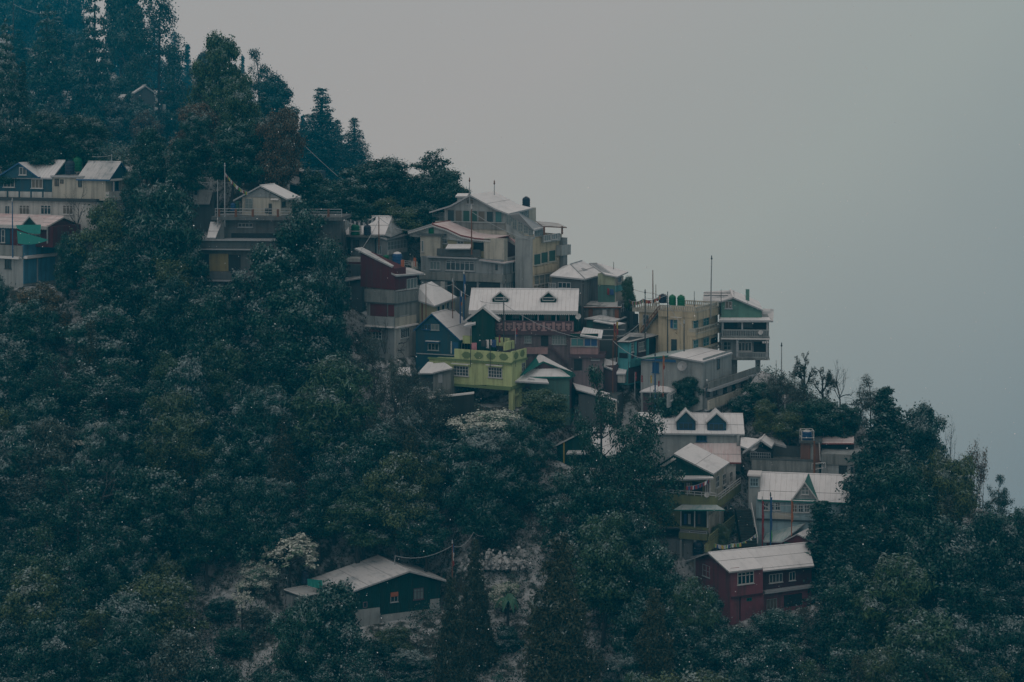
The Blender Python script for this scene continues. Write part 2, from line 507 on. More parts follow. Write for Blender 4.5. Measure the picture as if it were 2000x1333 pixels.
    def scallop(s, a, b, parent, drop=4.5, mat='trim_white'):
        n = max(4, int((b - a).length / 4.0)); d = (b - a) / n
        outv = Vector((d.y, -d.x, 0)).normalized() * 0.8
        if outv.y > 0 and abs(d.x) > abs(d.y): outv = -outv
        if outv.x < 0 and abs(d.x) <= abs(d.y): outv = -outv
        mb = MB()
        for i in range(n):
            p, q = a + d * i, a + d * (i + 1)
            m = (p + q) / 2
            z = Vector((0, 0, 1))
            fr = [p - z * 0.3, q - z * 0.3, q - z * (drop * .55), m - z * drop, p - z * (drop * .55)]
            mb.hexa([k + outv * .2 for k in fr], [k + outv * 1.2 for k in fr])
        return s.build(mb, 'fascia', mat, parent)
    def gable(s, apex, left, right, depth, mat='roof_snow', edge='trim_grey', v=0.0, over=5, th=3.0, laps=(0.5,), ribs=0, scal=False, ridge_snow=True, sides='LR'):
        """gable roof with its ridge running back from the front: apex and eaves in photo pixels on the front plane"""
        A, Lf, Rt = (s.L(p[0], p[1], 'y', v - over) for p in (apex, left, right))
        D = Vector((0, depth + 2 * over, 0))
        out = []
        if 'R' in sides: out.append(s.sheet([Rt, Rt + D, A + D, A], mat, edge, th, laps=laps, ribs=ribs))
        if 'L' in sides: out.append(s.sheet([Lf + D, Lf, A, A + D], mat, edge, th, laps=laps, ribs=ribs))
        if ridge_snow:
            mb = MB(); w = Vector((1.6, 0, 0)); h = Vector((0, 0, 1.2))
            mb.hexa([A - w + h * .1, A + w + h * .1, A + w + D + h * .1, A - w + D + h * .1], [A - w * .4 + h, A + w * .4 + h, A + w * .4 + D + h, A - w * .4 + D + h])
            s.build(mb, 'ridge_cap', mat, out[0])
        if scal:
            s.scallop(A + Vector((0, -.4, -th)), Rt + Vector((0, -.4, -th)), out[0])
            if 'L' in sides: s.scallop(Lf + Vector((0, -.4, -th)), A + Vector((0, -.4, -th)), out[-1])
        return out
    def long(s, eave_y, ridge_y, x0, x1, depth, mat='roof_snow', edge='trim_grey', v=0.0, over=5, th=3.0, laps=(0.5,), ribs=0, scal=False, wallmat=None):
        """roof whose ridge runs along the front: rows of eave and ridge, left and right photo x at the ridge"""
        mid = (x0 + x1) / 2
        ze = s.L(mid, eave_y, 'y', v - over).z
        zr = s.L(mid, ridge_y, 'y', v + depth / 2).z
        xa, xb = s.L(x0, ridge_y, 'y', v + depth / 2).x, s.L(x1, ridge_y, 'y', v + depth / 2).x
        f0, f1 = Vector((xa, v - over, ze)), Vector((xb, v - over, ze))
        r0, r1 = Vector((xa, v + depth / 2, zr)), Vector((xb, v + depth / 2, zr))
        b0, b1 = Vector((xa, v + depth + over, ze)), Vector((xb, v + depth + over, ze))
        o = s.sheet([f0, f1, r1, r0], mat, edge, th, laps=laps, ribs=ribs, cap=True)
        s.sheet([b1, b0, r0, r1], mat, edge, th, laps=laps, ribs=ribs)
        if scal: s.scallop(f0 - Vector((0, .3, th)), f1 - Vector((0, .3, th)), o)
        if wallmat:              # the gable end walls under this roof
            mb = MB(); k = over / (depth / 2 + over)
            zw = ze + (zr - ze) * k
            for xx, sg in ((xa + 4, 1), (xb - 4, -1)):
                tri = [Vector((xx, v, zw - th - 2)), Vector((xx, v + depth, zw - th - 2)), Vector((xx, v + depth / 2, zr - th - 1))]
                mb.hexa(tri, [p + Vector((2.0 * sg, 0, 0)) for p in tri])
            s.build(mb, 'gable', wallmat)
        return f0, f1, r0, r1
    def dormer(s, cx, top, half, foot, wall_row, v, back, wm, fm='trim_white', wr=None, roofm='roof_snow', nx=2):
        """small gabled dormer standing on a roof: apex row, eave row, lower wall row, all on plane y=v"""
        A = s.L(cx, top, 'y', v - 4); Lf = s.L(cx - half, foot, 'y', v - 4); Rt = s.L(cx + half, foot, 'y', v - 4)
        D = Vector((0, back, 0))
        wl_ = s.L(cx - half * .88, wall_row, 'y', v); wr_ = s.L(cx + half * .88, wall_row, 'y', v)
        z1 = Lf.z - 1.5
        P = [Vector((wl_.x, v, wl_.z)), Vector((wr_.x, v, wl_.z)), Vector((wr_.x, v, z1)), Vector((A.x, v, A.z - 4.2)), Vector((wl_.x, v, z1))]
        mb = MB(); mb.hexa([p + D for p in P], P)
        o = s.build(mb, 'dormer', wm)
        mb = MB()
        for a, b in ((Rt, A), (A, Lf)):
            q = [a, a + D, b + D, b]
            mb.hexa([p - Vector((0, 0, 3)) for p in q], q, 1, 0)
        s.build(mb, 'dormer_roof', [roofm, 'trim_white'], o)
        if wr:
            a0, a1, z0, zt = s.rect('F', v, wr)
            mb = MB()
            for q in ((a0, a1, z0, z0 + 1.2), (a0, a1, zt - 1.2, zt), (a0, a0 + 1.2, z0, zt), (a1 - 1.2, a1, z0, zt)): s.fb(mb, 'F', v, *q, 0, 1.3)
            for i in range(1, nx):
                c = a0 + (a1 - a0) * i / nx; s.fb(mb, 'F', v, c - .5, c + .5, z0, zt, 0, 1.1)
            s.fb(mb, 'F', v, a0 + 1, a1 - 1, z0 + 1, zt - 1, 0, 0.4, 1)
            s.build(mb, 'dormer_window', [fm, 'glass'], o)
        return o

# things that stand on houses -------------------------------------------------
def tank(h, px0, top, px1, bot, mat, label, ax='y', v=20.0, snow=True, frame=False, group=None, name='water_tank'):
    """ribbed plastic water tank with domed lid; stands where its foot shows on plane ax=v of house h"""
    p = h.L((px0 + px1) / 2, bot, ax, v); w = h.W(p)
    s = w.y / F; r = (px1 - px0) / 2 * s; H = (bot - top) * s
    root = add_obj(name, None, loc=w); tag(root, label, 'water tank', group)
    mb = MB()
    prof = [(r * .96, 0)]
    for k in range(4):
        z = H * .78 * (k + 1) / 4
        prof += [(r * 1.0, z - H * .14), (r * 1.0, z - H * .05), (r * .93, z - H * .025), (r * .93, z - H * .005)]
    prof += [(r * .95, H * .79), (r * .72, H * .9), (r * .3, H * .95)]
    mb.lathe(prof, 18)
    add_obj('body', mb.mesh('tank_body', mat), root)
    mb = MB(); mb.lathe([(r * .32, H * .952), (r * .34, H * .99), (r * .1, H * 1.0)], 12)
    add_obj('lid', mb.mesh('tank_lid', 'snow' if snow else mat), root)
    if snow:
        mb = MB(); mb.lathe([(r * .8, H * .868), (r * .7, H * .93), (r * .42, H * .965)], 14)
        add_obj('snow_cap', mb.mesh('tank_snow', 'snow'), root)
    if frame:
        mb = MB(); q = r * 1.18
        for a in (-1, 1):
            for b in (-1, 1): mb.tube([(a * q, b * q, 0), (a * q, b * q, H * 1.02)], s * .9, 5)
        for z in (H * .35, H * 1.0):
            for a in (-1, 1):
                mb.tube([(a * q, -q, z), (a * q, q, z)], s * .7, 5); mb.tube([(-q, a * q, z), (q, a * q, z)], s * .7, 5)
        add_obj('cage', mb.mesh('tank_cage', 'trim_white'), root)
    return root

def pole(px, top, bot, Y, mat, label, r=1.0, flag=None, finial=None, px2=None, name='pole', cat='pole', fl=0.75, bands=None):
    """upright pole, read from the photo at distance Y; flag = material of a tall prayer flag hung along it"""
    b = world(px, bot, Y); s = Y / F
    root = add_obj(name, None, loc=b); tag(root, label, cat)
    H = (bot - top) * s; lean = ((px2 if px2 is not None else px) - px) * s
    mb = MB(); mb.tube([(0, 0, -1.2), (lean * .5, 0, H * .5), (lean, 0, H)], [r * s, r * s * .9, r * s * .65], 6)
    add_obj('shaft', mb.mesh('shaft', mat), root)
    if flag:
        fm = flag if isinstance(flag, (list, tuple)) else [flag]
        mb = MB(); n = 8
        for i in range(n):
            t0, t1 = .98 - fl * i / n, .98 - fl * (i + 1) / n
            wob = lambda t: math.sin(t * 23 + px) * .7
            w0, w1 = (3.2 + wob(t0)) * s, (3.2 + wob(t1)) * s
            y0, y1 = math.sin(t0 * 17 + px) * s * 1.2, math.sin(t1 * 17 + px) * s * 1.2
            a = [(lean * t0 + r * s * .5, 0, H * t0), (lean * t1 + r * s * .5, 0, H * t1), (lean * t1 + w1, y1, H * t1), (lean * t0 + w0, y0, H * t0)]
            mb.hexa(a, [(p[0], p[1] + .02, p[2]) for p in a], min(len(fm) - 1, int(i * len(fm) / n)))
        add_obj('flag', mb.mesh('flag', fm), root)
    if finial:
        mb = MB(); q = s * 1.5
        mb.lathe([(q * .4, 0), (q * 1.1, q * 1.2), (q * 1.2, q * 2.2), (q * .5, q * 3.2), (q * .9, q * 4), (q * .2, q * 6)], 8, (lean, 0, H))
        add_obj('finial', mb.mesh('finial', finial), root)
    return root

def line(name, label, cat, pts, r, mat, sag=0.0, flags=None):
    """wire or string of small flags between points (px, py, Y)"""
    P = [world(*p) for p in pts]; full = []
    for a, b in zip(P[:-1], P[1:]):
        for i in range(10):
            t = i / 10; q = a.lerp(b, t); q.z -= sag * 4 * t * (1 - t); full.append(q)
    full.append(P[-1]); o0 = full[0].copy()
    mb = MB(); mb.tube([q - o0 for q in full], r, 5)
    if not flags:
        return tag(add_obj(name, mb.mesh(name, mat), None, o0), label, cat)
    root = add_obj(name, None, loc=o0); tag(root, label, cat)
    add_obj('cord', mb.mesh('cord', mat), root)
    k = 0
    for i in range(len(full) - 1):
        for j in range(2):
            q = full[i].lerp(full[i + 1], .25 + j * .5) - o0
            d = (full[i + 1] - full[i]).normalized() * .10
            mb = MB(); dz = Vector((random.uniform(-.05, .05), random.uniform(-.08, .08), -.30)); y = Vector((0, .015, 0))
            f = [q - d, q + d, q + d * .8 + dz, q - d * .8 + dz]
            mb.hexa(f, [p + y for p in f])
            add_obj('pennant', mb.mesh('pennant', flags[k % len(flags)]), root); k += 1
    return root

def dish(h, px, py, rad, label, ax='y', v=0.0, mat='trim_grey'):
    w = h.W(h.L(px, py, ax, v)); s = w.y / F; r = rad * s
    root = add_obj('satellite_dish', None, loc=w); tag(root, label, 'satellite dish')
    mb = MB(); prof = [(r * t, r * .28 * t * t) for t in (.05, .35, .6, .8, 1)] + [(r * .97, r * .31), (r * .5, r * .12), (r * .05, r * .04)]
    mb.lathe(prof, 18)
    d = add_obj('reflector', mb.mesh('reflector', mat), root); d.rotation_euler = (R(68), 0, R(-25))
    mb = MB(); mb.tube([(0, .02, 0), (0, r * .4, -r * .8), (0, r * .4, -r * 1.5)], s * .7, 6); mb.tube([(0, 0, 0), (-r * .2, -r * .8, r * .1)], s * .4, 5)
    add_obj('mount', mb.mesh('mount', 'metal_grey'), root)
    return root
# ================================================================== HOUSES
# ---- blue timbered house at the left edge, its white lower storey and the pale corrugated wing
h = House('timbered_house', 'long white and blue timbered house with snowy roofs at the upper left edge', 'house', 165, 450, -20)
h.poly('wall', [(-110, 450), (-110, 392), (190, 392), (190, 450)], 120, 'white_wall', down=60)
h.pan('ledge', 'F', 0, (-112, 386, 192, 392), 7, 'trim_dark', inn=100)
h.pan('wall', 'F', 4, (-110, 346, 102, 387), 0, 'blue_wall', inn=80)
h.pan('wall', 'F', 4, (-110, 373.5, 103, 385.5), .8, 'white_wall', label='white lower band between blue studs')
for x in (-8, 14, 37, 60, 83, 102): h.pan('stud', 'F', 4, (x, 373, x + 2.6, 386), 1.6, 'blue_wall')
h.long(346.5, 313, -60, 128, 84, v=4, over=6, wallmat='blue_wall', laps=(), ribs=30)
o = h.poly('gable', [(0, 348), (36, 320), (72, 348)], 30, 'blue_wall', v=-4)
A = h.L(36, 317.5, 'y', -9); Lf = h.L(-3, 343, 'y', -9); Rt = h.L(75, 346, 'y', -9); D = Vector((0, 46, 0))
h.sheet([Rt, Rt + D, A + D, A], edge='trim_blue'); h.sheet([Lf + D, Lf, A, A + D], edge='trim_blue')
h.win('F', -4, (38, 327, 52, 342), 2, 1)
h.win('F', 3.2, (7, 343, 29, 366), 3, 2, fan=.75); h.win('F', 3.2, (62, 345, 84, 368), 3, 2, fan=.75)
for x in (-22, 38, 80, 123): h.win('F', 0, (x, 401, x + 20, 419), 3, 2, fan=.7)
h.win('F', 0, (10, 402, 19, 419), 2, 1)
h.pan('wall', 'F', 2, (102, 347, 163, 392), 0, 'cream_white', inn=70)
h.pan('roof_slab', 'F', 2, (101, 343.5, 165, 347), 5, 'trim_grey', inn=70, label='flat concrete slab carrying two tanks')
h.win('F', 2, (107, 350, 115, 364), 2, 1, 'trim_dark', 'glass', sill=False); h.win('F', 2, (118, 351, 124, 359), 1, 1, 'trim_dark', sill=False)
h.win('F', 2, (153, 352, 160, 366), 1, 1, 'trim_dark', sill=False)
h.pan('wall', 'F', 3, (163, 352, 206, 392), 0, 'cream_white', inn=76)
h.long(351, 316.5, 172, 237, 76, v=3, over=6, mat='roof_thin', ribs=22, laps=(), wallmat='blue_wall', edge='trim_blue')
vR = h.L(206, 370, 'y', 3).x
h.pan('porch_roof', 'R', vR, (207, 349, 234, 353), 9, 'snow', inn=0)
h.pan('porch_post', 'R', vR, (215, 355, 217, 375), 8, 'trim_white', inn=-6)
h.pan('porch_wall', 'R', vR, (206, 374, 233, 392), 8, 'white_wall')
h.win('R', vR, (219, 355, 231, 372), 2, 1, 'trim_blue')
h.done()
tank(h, 127, 312, 146, 341, 'tank_black', 'black water tank beside the green one on the blue timbered house', v=22, snow=False)
tank(h, 142, 306, 161, 335, 'tank_green', 'bright green water tank with white lid on the blue timbered house', v=52, snow=False)

# ---- red house with the hanging teal sheet
h = House('red_house', 'red house with scalloped snowy roof and a teal sheet over its terrace', 'house', 45, 560, -28)
h.poly('wall', [(-80, 560), (-80, 500), (45, 500), (45, 560)], 132, 'pale_grey', down=80, label='beige lower wall')
h.pan('wall', 'R', 0.6, (45.5, 505, 107, 551), 1, 'blue_metal', inn=0, label='blue sheet metal wall with seams')
h.pan('parapet', 'F', -1, (-80, 478, 45, 498), 2, 'concrete', inn=4)
h.pan('parapet', 'R', 1, (45, 476, 107, 499), 1, 'blue_metal', inn=4, label='blue painted parapet')
h.pan('ledge', 'F', -1, (-80, 498.5, 43, 503), 10, 'snow'); h.pan('ledge', 'R', 1, (46, 497, 105, 502.5), 9, 'snow')
h.pan('floor', 'F', 0, (-80, 496, 44, 499), 0, 'concrete', inn=130)
h.win('F', 0, (10, 507, 22, 525), 2, 1, 'trim_dark')
h.pan('seam', 'R', 1.6, (72, 505, 74, 551), .8, 'trim_grey')
v = 34
h.pan('wall', 'F', v, (-60, 440, 103, 480), 0, 'maroon_metal', inn=84, label='dark red metal wall')
h.pan('wall', 'F', v, (-60, 444, 20, 476), 1, 'blue_wall', label='blue wall beside the sheet')
h.win('F', v - 1, (3, 449, 10, 474), 1, 2); h.win('F', v, (55, 457, 79, 470), 3, 1, 'trim_grey')
h.long(440, 420, -60, 125, 84, 'roof_pink', v=v, over=8, wallmat='maroon_metal', scal=True, laps=(.35, .7), edge='trim_white')
h.poly('gable', [(43, 441), (57, 424), (72, 441)], 20, 'green_wall', v=v - 7)
A = h.L(57, 421, 'y', v - 11); Lf = h.L(40, 441, 'y', v - 11); Rt = h.L(75, 442, 'y', v - 11); D = Vector((0, 30, 0))
h.sheet([Rt, Rt + D, A + D, A], 'roof_pink', 'trim_white'); h.sheet([Lf + D, Lf, A, A + D], 'roof_pink', 'trim_white')
vR = h.L(103, 455, 'y', v).x
h.pan('pipe', 'F', v - 4, (92, 440, 94, 476), 1.5, 'trim_grey')
h.done()
# the teal sheet: two drooping cloths
def drape(h, name, label, top, bot, v, mat, folds=7):
    n = 14; mb = MB(); rows = []
    for j in range(5):
        r = []
        for i in range(n + 1):
            t = i / n; k = j / 4
            a = Vector((top[0][0] + (top[1][0] - top[0][0]) * t, top[0][1] + (top[1][1] - top[0][1]) * t))
            c = Vector((bot[0][0] + (bot[1][0] - bot[0][0]) * t, bot[0][1] + (bot[1][1] - bot[0][1]) * t + bot[2] * 4 * t * (1 - t)))
            q = a.lerp(c, k)
            r.append(h.W(h.L(q.x, q.y, 'y', v + math.sin(t * folds * 6.28) * 1.1 * k - k * 2)))
        rows.append(r)
    o0 = rows[0][0].copy()
    for j in range(4):
        for i in range(n):
            a = [rows[j][i] - o0, rows[j][i + 1] - o0, rows[j + 1][i + 1] - o0, rows[j + 1][i] - o0]
            mb.hexa(a, [p + Vector((0, .02, 0)) for p in a])
    return tag(add_obj(name, mb.mesh(name, mat), None, o0), label, 'tarpaulin')
drape(h, 'tarpaulin', 'teal sheet hung under the eave of the red house', ((31, 440), (80, 439)), ((33, 446), (79, 457), 4), 6, 'tarp')
drape(h, 'tarpaulin', 'teal sheet sagging onto the parapet below the red house', ((33, 450), (36, 452)), ((35, 476), (95, 469), 5), 3, 'tarp')

# ---- grey concrete building behind the big tree
h = House('concrete_block', 'grey concrete block with railed roof terrace behind the big dark tree', 'building', 540, 620, -5)
h.pan('wall', 'F', 0, (345, 549, 540, 620), 0, 'damp_concrete', inn=150, down=60)
h.pan('wall', 'F', 6, (352, 488, 540, 549), 0, 'damp_concrete', inn=140)
h.pan('wall', 'F', 30, (436, 430, 650, 489), 0, 'damp_concrete', inn=120)
h.pan('ledge', 'F', 0, (340, 546.5, 545, 549.5), 8, 'trim_grey', inn=30); h.pan('parapet', 'F', -2, (348, 531, 543, 546), 2, 'damp_concrete', inn=4)
h.pan('ledge', 'F', 0, (385, 467.5, 560, 470.5), 7, 'trim_grey', inn=40); h.pan('parapet', 'F', -1, (389, 470.5, 556, 486), 2, 'dark_concrete', inn=4)
h.pan('ledge', 'F', 0, (388, 486.2, 560, 488.5), 8, 'trim_grey', inn=30)
h.pan('terrace', 'F', 16, (414, 424, 668, 430.5), 6, 'damp_concrete', inn=110)
h.pan('panel', 'F', 6, (409, 496, 446, 530), 1.5, 'ochre_wall', label='yellow ochre wall panel')
for r in ((394, 497, 408, 528), (447, 498, 470, 530)): h.pan('opening', 'F', 6, r, .8, 'recess_shade')
for r in ((394, 553, 408, 580), (440, 552, 468, 568), (480, 552, 500, 580)): h.pan('opening', 'F', 0, r, .8, 'recess_shade')
h.pan('opening', 'F', 30, (452, 456, 560, 467), .8, 'recess_shade')
h.win('F', 30, (465, 436, 494, 444), 4, 1, 'trim_grey')
h.sheet([(423, 574, 'y', -14), (466, 574, 'y', -14), (462, 565, 'y', 0), (432, 565, 'y', 0)], 'roof_snow', th=2, name='awning')
h.sheet([(404, 464.5, 'y', -6), (421, 464.5, 'y', -6), (434, 433.5, 'y', 26), (411, 433.5, 'y', 26)], 'roof_snow', th=2, laps=(.4,), label='steep white lean-to roof')
h.poly('wall', [(421, 468), (421, 464), (435, 434), (438, 434), (438, 468)], 3, 'damp_concrete', v=-2)
o = h.rail('F', 14, (420, 408, 668, 424), 'trim_grey', 1, 3, t=1.1)
for x in (426, 459, 492, 541, 592, 640): h.pan('post', 'F', 14, (x, 409, x + 4, 425), 3, 'rust')
h.done(); HB = h
# ---- white cottage on the terrace
h2 = House('cottage', 'small white cottage standing on the concrete roof terrace', 'cottage', 548, 423, -17, Y=HB.Y + 2.2)
h2.poly('wall', [(473, 423), (473, 385), (508, 367), (548, 388), (548, 423)], 58, 'cream_white')
h2.poly('gable', [(474, 385), (508, 367), (547, 387)], 1, 'grey_wall', v=-1.2)
h2.gable((508, 362.5), (455, 391), (561, 388.5), 58, v=0, over=6, laps=(), ridge_snow=True)
h2.win('F', 0, (479, 388, 494, 409), 2, 2, 'pale_grey', 'glass_pale'); h2.pan('door', 'F', 0, (525, 398, 531, 420), 1, 'trim_dark')
h2.pan('awning', 'F', 0, (531, 388, 546, 391), 6, 'snow')
h2.win('R', 0, (550, 394, 557, 404), 1, 1, 'trim_dark')
h2.pan('door', 'F', 0, (518, 407, 524, 416), 2, 'trim_dark', label='dark box on the wall')
tank(h2, 450, 396, 461, 412, 'tank_blue', 'small blue drum with green lid at the corner of the white cottage', v=-4, snow=False, name='drum')
tank(h2, 460, 392, 467, 412, 'curtain_green', 'slim green drum beside the white cottage', v=-2, snow=False, name='drum')

# ---- white roof with two tanks and bunting
h = House('tank_roof_house', 'grey house with wide white roof and two tanks on its front slab', 'house', 755, 515, -25)
h.pan('wall', 'F', 0, (685, 462, 755, 515), 0, 'grey_wall', inn=90, down=60)
h.sheet([(676, 458.5, 'y', -3), (752, 458.5, 'y', -3), (766, 423, 'y', 62), (673, 423, 'y', 62)], 'roof_snow', laps=(.5,), cap=True)
h.sheet([(766, 423, 'y', 62), (766 + 22, 452, 'y', 62), (752 + 12, 462, 'y', 0), (752, 459, 'y', -3)], 'grey_wall', 'trim_grey', th=2)
h.poly('wall', [(700, 470), (752, 462), (752, 470)], 3, 'grey_wall', v=-1)
h.pan('roof_slab', 'F', -2, (679, 459.5, 742, 463), 16, 'concrete', inn=20)
h.sheet([(755, 468, 'y', -4), (800, 456.5, 'x', 5), (780, 449, 'x', -18), (741, 463, 'y', -3)], 'roof_thin', th=2.5, laps=(.5,), label='white lean-to roof over the glazed veranda')
h.win('R', 0, (756, 470, 793, 487), 6, 2, 'trim_grey', 'glass_pale'); h.pan('wall', 'R', 0, (756, 488, 793, 495), 3, 'white_wall')
h.win('F', 0, (691, 469, 701, 484), 2, 1, 'trim_dark'); h.pan('pipe', 'F', 0, (733, 466, 735, 500), 2, 'trim_dark')
h.win('F', 0, (737, 480, 746, 497), 2, 1, 'trim_grey', 'glass_pale')
h.sheet([(655, 431, 'y', 6), (674, 431, 'y', 6), (672, 425, 'y', 24), (660, 425, 'y', 24)], th=2); h.pan('wall', 'F', 8, (657, 431, 674, 468), 0, 'pale_grey', inn=26, down=20)
h.done()
tank(h, 685, 437, 703, 459, 'tank_green', 'green water tank in a white strap frame on the wide white roof', v=-9, snow=False, frame=True)
tank(h, 710, 439, 725, 459, 'tank_black', 'black water tank under the bunting on the wide white roof', v=-9, snow=False)

# ---- tall red and grey house
h = House('red_tower_house', 'tall narrow house with dark red metal walls between grey bands', 'house', 770, 700, -30)
h.poly('wall', [(724, 700), (724, 620), (770, 620), (770, 700)], 90, 'grey_wall', down=60)
h.pan('wall', 'R', 0, (770.5, 638, 811, 690), 1.2, 'white_wall', down=60)
h.poly('wall', [(717, 637), (717, 560), (770, 565), (770, 637)], 92, 'concrete', v=-3)
h.poly('wall', [(704, 560), (704, 495), (771, 525), (771, 567)], 40, 'maroon_metal', v=-6, label='dark red corrugated metal wall')
h.pan('wall', 'R', 2, (771, 540, 815, 570), 0, 'maroon_metal', inn=48)
h.sheet([(765.5, 520.5, 'y', -9), (775.5, 517.5, 'y', 36), (707, 483, 'y', 36), (692.5, 485, 'y', -9)], 'roof_thin', th=3, laps=(.4,), label='snowy mono pitch roof')
h.sheet([(764, 533, 'y', -8), (774, 538, 'y', -10), (829, 534, 'x', 7), (800, 523, 'x', -36), (765, 520.5, 'x', -44)], 'roof_thin', th=3)
h.pan('parapet', 'F', -6, (713, 566, 770, 591), 2, 'concrete', inn=4); h.pan('parapet', 'R', 2, (770.5, 568, 815.5, 590), 1.5, 'concrete', inn=4)
h.pan('ledge', 'F', -4, (716, 591, 770, 593.5), 3, 'dark_concrete'); h.pan('ledge', 'R', 2, (770, 590, 815, 593), 2, 'dark_concrete')
h.pan('parapet', 'F', -3, (718, 618.5, 770, 636), 2, 'pale_grey', inn=3); h.pan('parapet', 'R', 0, (770.5, 618, 811.5, 635), 2, 'cream_white', inn=3)
h.pan('ledge', 'F', -3, (717, 636.3, 770, 639), 8, 'snow'); h.pan('ledge', 'R', 0, (770.5, 635, 812, 638), 7, 'snow')
h.win('R', 2, (772, 546, 792, 567), 3, 1, 'trim_white', 'glass_pale'); h.win('R', 2, (794, 544, 814, 564), 3, 1, 'trim_white', 'glass_pale')
h.pan('shutter', 'F', -3, (724, 593.8, 756, 618), 1.5, 'red_panel'); h.pan('shutter', 'F', -3, (759, 593.8, 770, 618), 1.5, 'red_panel')
h.pan('shutter', 'R', 0, (771, 594, 780, 617), 1.5, 'red_panel'); h.pan('shutter', 'R', 0, (797, 592, 811, 615), 1.5, 'red_panel')
h.win('R', 0, (780.5, 594, 796, 616), 2, 1, 'trim_grey', 'glass_pale')
h.win('F', 0, (728, 648, 746, 662), 3, 2); h.pan('awning', 'F', 0, (725, 643, 744, 648), 8, 'red_panel')
h.win('R', 1.2, (782, 641, 799, 660), 4, 1)
h.pan('post', 'F', -4, (754, 690, 764, 715), 3, 'concrete', down=60)
h.pan('parapet', 'R', -30, (806, 512, 814, 526), 2, 'cream_white', inn=3)
h.done()
tank(h, 766, 492, 786, 521, 'tank_blue', 'blue water tank behind the red metal house', v=45)
tank(h, 748, 498, 760, 510, 'tank_green', 'low green tank half hidden behind the red mono pitch roof', v=52, snow=False)
h.pan('post', 'F', 30, (785, 508, 790, 524), 4, 'orange'); h.pan('post', 'F', 66, (809, 504, 813, 521), 3, 'orange'); h.rail('F', 50, (790, 510, 810, 521), 'trim_white', 1, 3, t=.8)

# ---- lean-to at the left of the red house
h = House('lean_to_shed', 'dark lean-to with a thin snowy roof left of the tall red house', 'shed', 705, 610, -8, Y=188.5)
h.pan('wall', 'F', 0, (672, 549, 706, 610), 0, 'dark_concrete', inn=40, down=50)
h.sheet([(668, 550, 'y', -8), (712, 542, 'y', -8), (712, 538, 'y', 30), (672, 543, 'y', 30)], 'roof_thin', th=2)
h.pan('wall', 'F', -1, (676, 505, 704, 518), 0, 'white_wall', inn=40); h.pan('panel', 'F', -2, (676, 512, 704, 516), 1, 'red_panel')
h.win('F', 0, (676, 560, 686, 584), 1, 1, 'trim_white', 'glass'); h.done()

# ---- small cream house with one big snowy roof plane
h = House('cream_cottage', 'small cream house with a wide sagging snowy roof beside the tall red house', 'house', 849, 650, -38)
h.poly('wall', [(817, 640), (817, 586), (849, 595), (849, 640)], 62, 'yellow_wall', down=60)
h.sheet([(817, 587, 'y', -6), (849, 597.5, 'y', -7), (893, 580.5, 'x', 6), (843, 550, 'x', -30), (815, 559, 'x', -44)], 'roof_snow', th=3)
for x in (853, 862, 871, 879): h.win('R', 0, (x, 598 - (x - 853) * .35, x + 6, 614 - (x - 853) * .35), 1, 1, 'trim_grey', 'glass')
h.pan('post', 'F', 0, (824, 590, 826, 640), 1.5, 'rust'); h.done()

# ---- blue gabled house
h = House('blue_house', 'deep blue gabled house with white roof above the lime green house', 'house', 897, 705, -21)
h.poly('wall', [(812, 705), (812, 645), (843, 618), (897, 665), (897, 705)], 95, 'blue_wall', down=30)
h.gable((843, 612.5), (807, 645), (899, 665), 95, v=0, over=6, laps=(.45,), ribs=0, edge='trim_blue')
h.win('F', 0, (824, 633.5, 841, 644), 3, 1, 'trim_blue'); h.win('F', 0, (842, 633.5, 858, 645), 2, 1, 'pale_grey', 'glass_pale')
h.win('F', 0, (836, 671, 857, 684.5), 3, 1, 'pale_grey', 'glass', hood='trim_blue')
h.pan('ledge', 'F', 0, (814, 691.5, 886, 693.2), 2, 'trim_grey'); h.pan('door', 'F', 0, (884, 669, 895, 692), 1, 'trim_blue')
h.pan('door_frame', 'F', 0, (881, 667, 883, 691), 2, 'trim_white')
h.win('R', 0, (901, 668, 912, 685), 2, 1, 'trim_grey'); h.done()

# ---- lime green house on posts
h = House('lime_house', 'lime green house with dark medallion cut outs in its roof parapet', 'house', 1000, 761, -28, Y=176.8); h.padz = -38
h.poly('wall', [(838, 751), (838, 702), (1000, 708), (1000, 761), (951, 752.5)], 58, 'lime_wall')
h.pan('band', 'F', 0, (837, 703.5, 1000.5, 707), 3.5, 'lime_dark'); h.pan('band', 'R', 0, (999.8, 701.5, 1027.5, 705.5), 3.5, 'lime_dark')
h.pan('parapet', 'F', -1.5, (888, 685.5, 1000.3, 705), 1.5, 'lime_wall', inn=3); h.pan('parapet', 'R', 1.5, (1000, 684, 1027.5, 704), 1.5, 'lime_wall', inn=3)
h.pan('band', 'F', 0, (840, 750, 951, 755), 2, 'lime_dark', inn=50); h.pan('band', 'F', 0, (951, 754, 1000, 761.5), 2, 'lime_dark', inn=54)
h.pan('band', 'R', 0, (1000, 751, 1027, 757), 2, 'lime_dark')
def medallion(h, face, v, cx, cy, w, hh, mat='lime_dark'):
    a0, a1, z0, z1 = h.rect(face, v, (cx - w / 2, cy - hh / 2, cx + w / 2, cy + hh / 2))
    am, zm, W2, H2 = (a0 + a1) / 2, (z0 + z1) / 2, (a1 - a0) / 2, (z1 - z0) / 2
    prof = [(1, 0), (.8, .3), (.78, .62), (.52, .72), (.4, 1), (-.4, 1), (-.52, .72), (-.78, .62), (-.8, .3), (-1, 0), (-.8, -.3), (-.78, -.62), (-.52, -.72), (-.4, -1), (.4, -1), (.52, -.72), (.78, -.62), (.8, -.3)]
    pt = lambda o: [((am + p * W2, v - o, zm + q * H2) if face == 'F' else (v + o, am + p * W2, zm + q * H2)) for p, q in prof]
    mb = MB(); mb.hexa(pt(0), pt(.7)); return h.build(mb, 'medallion', mat)
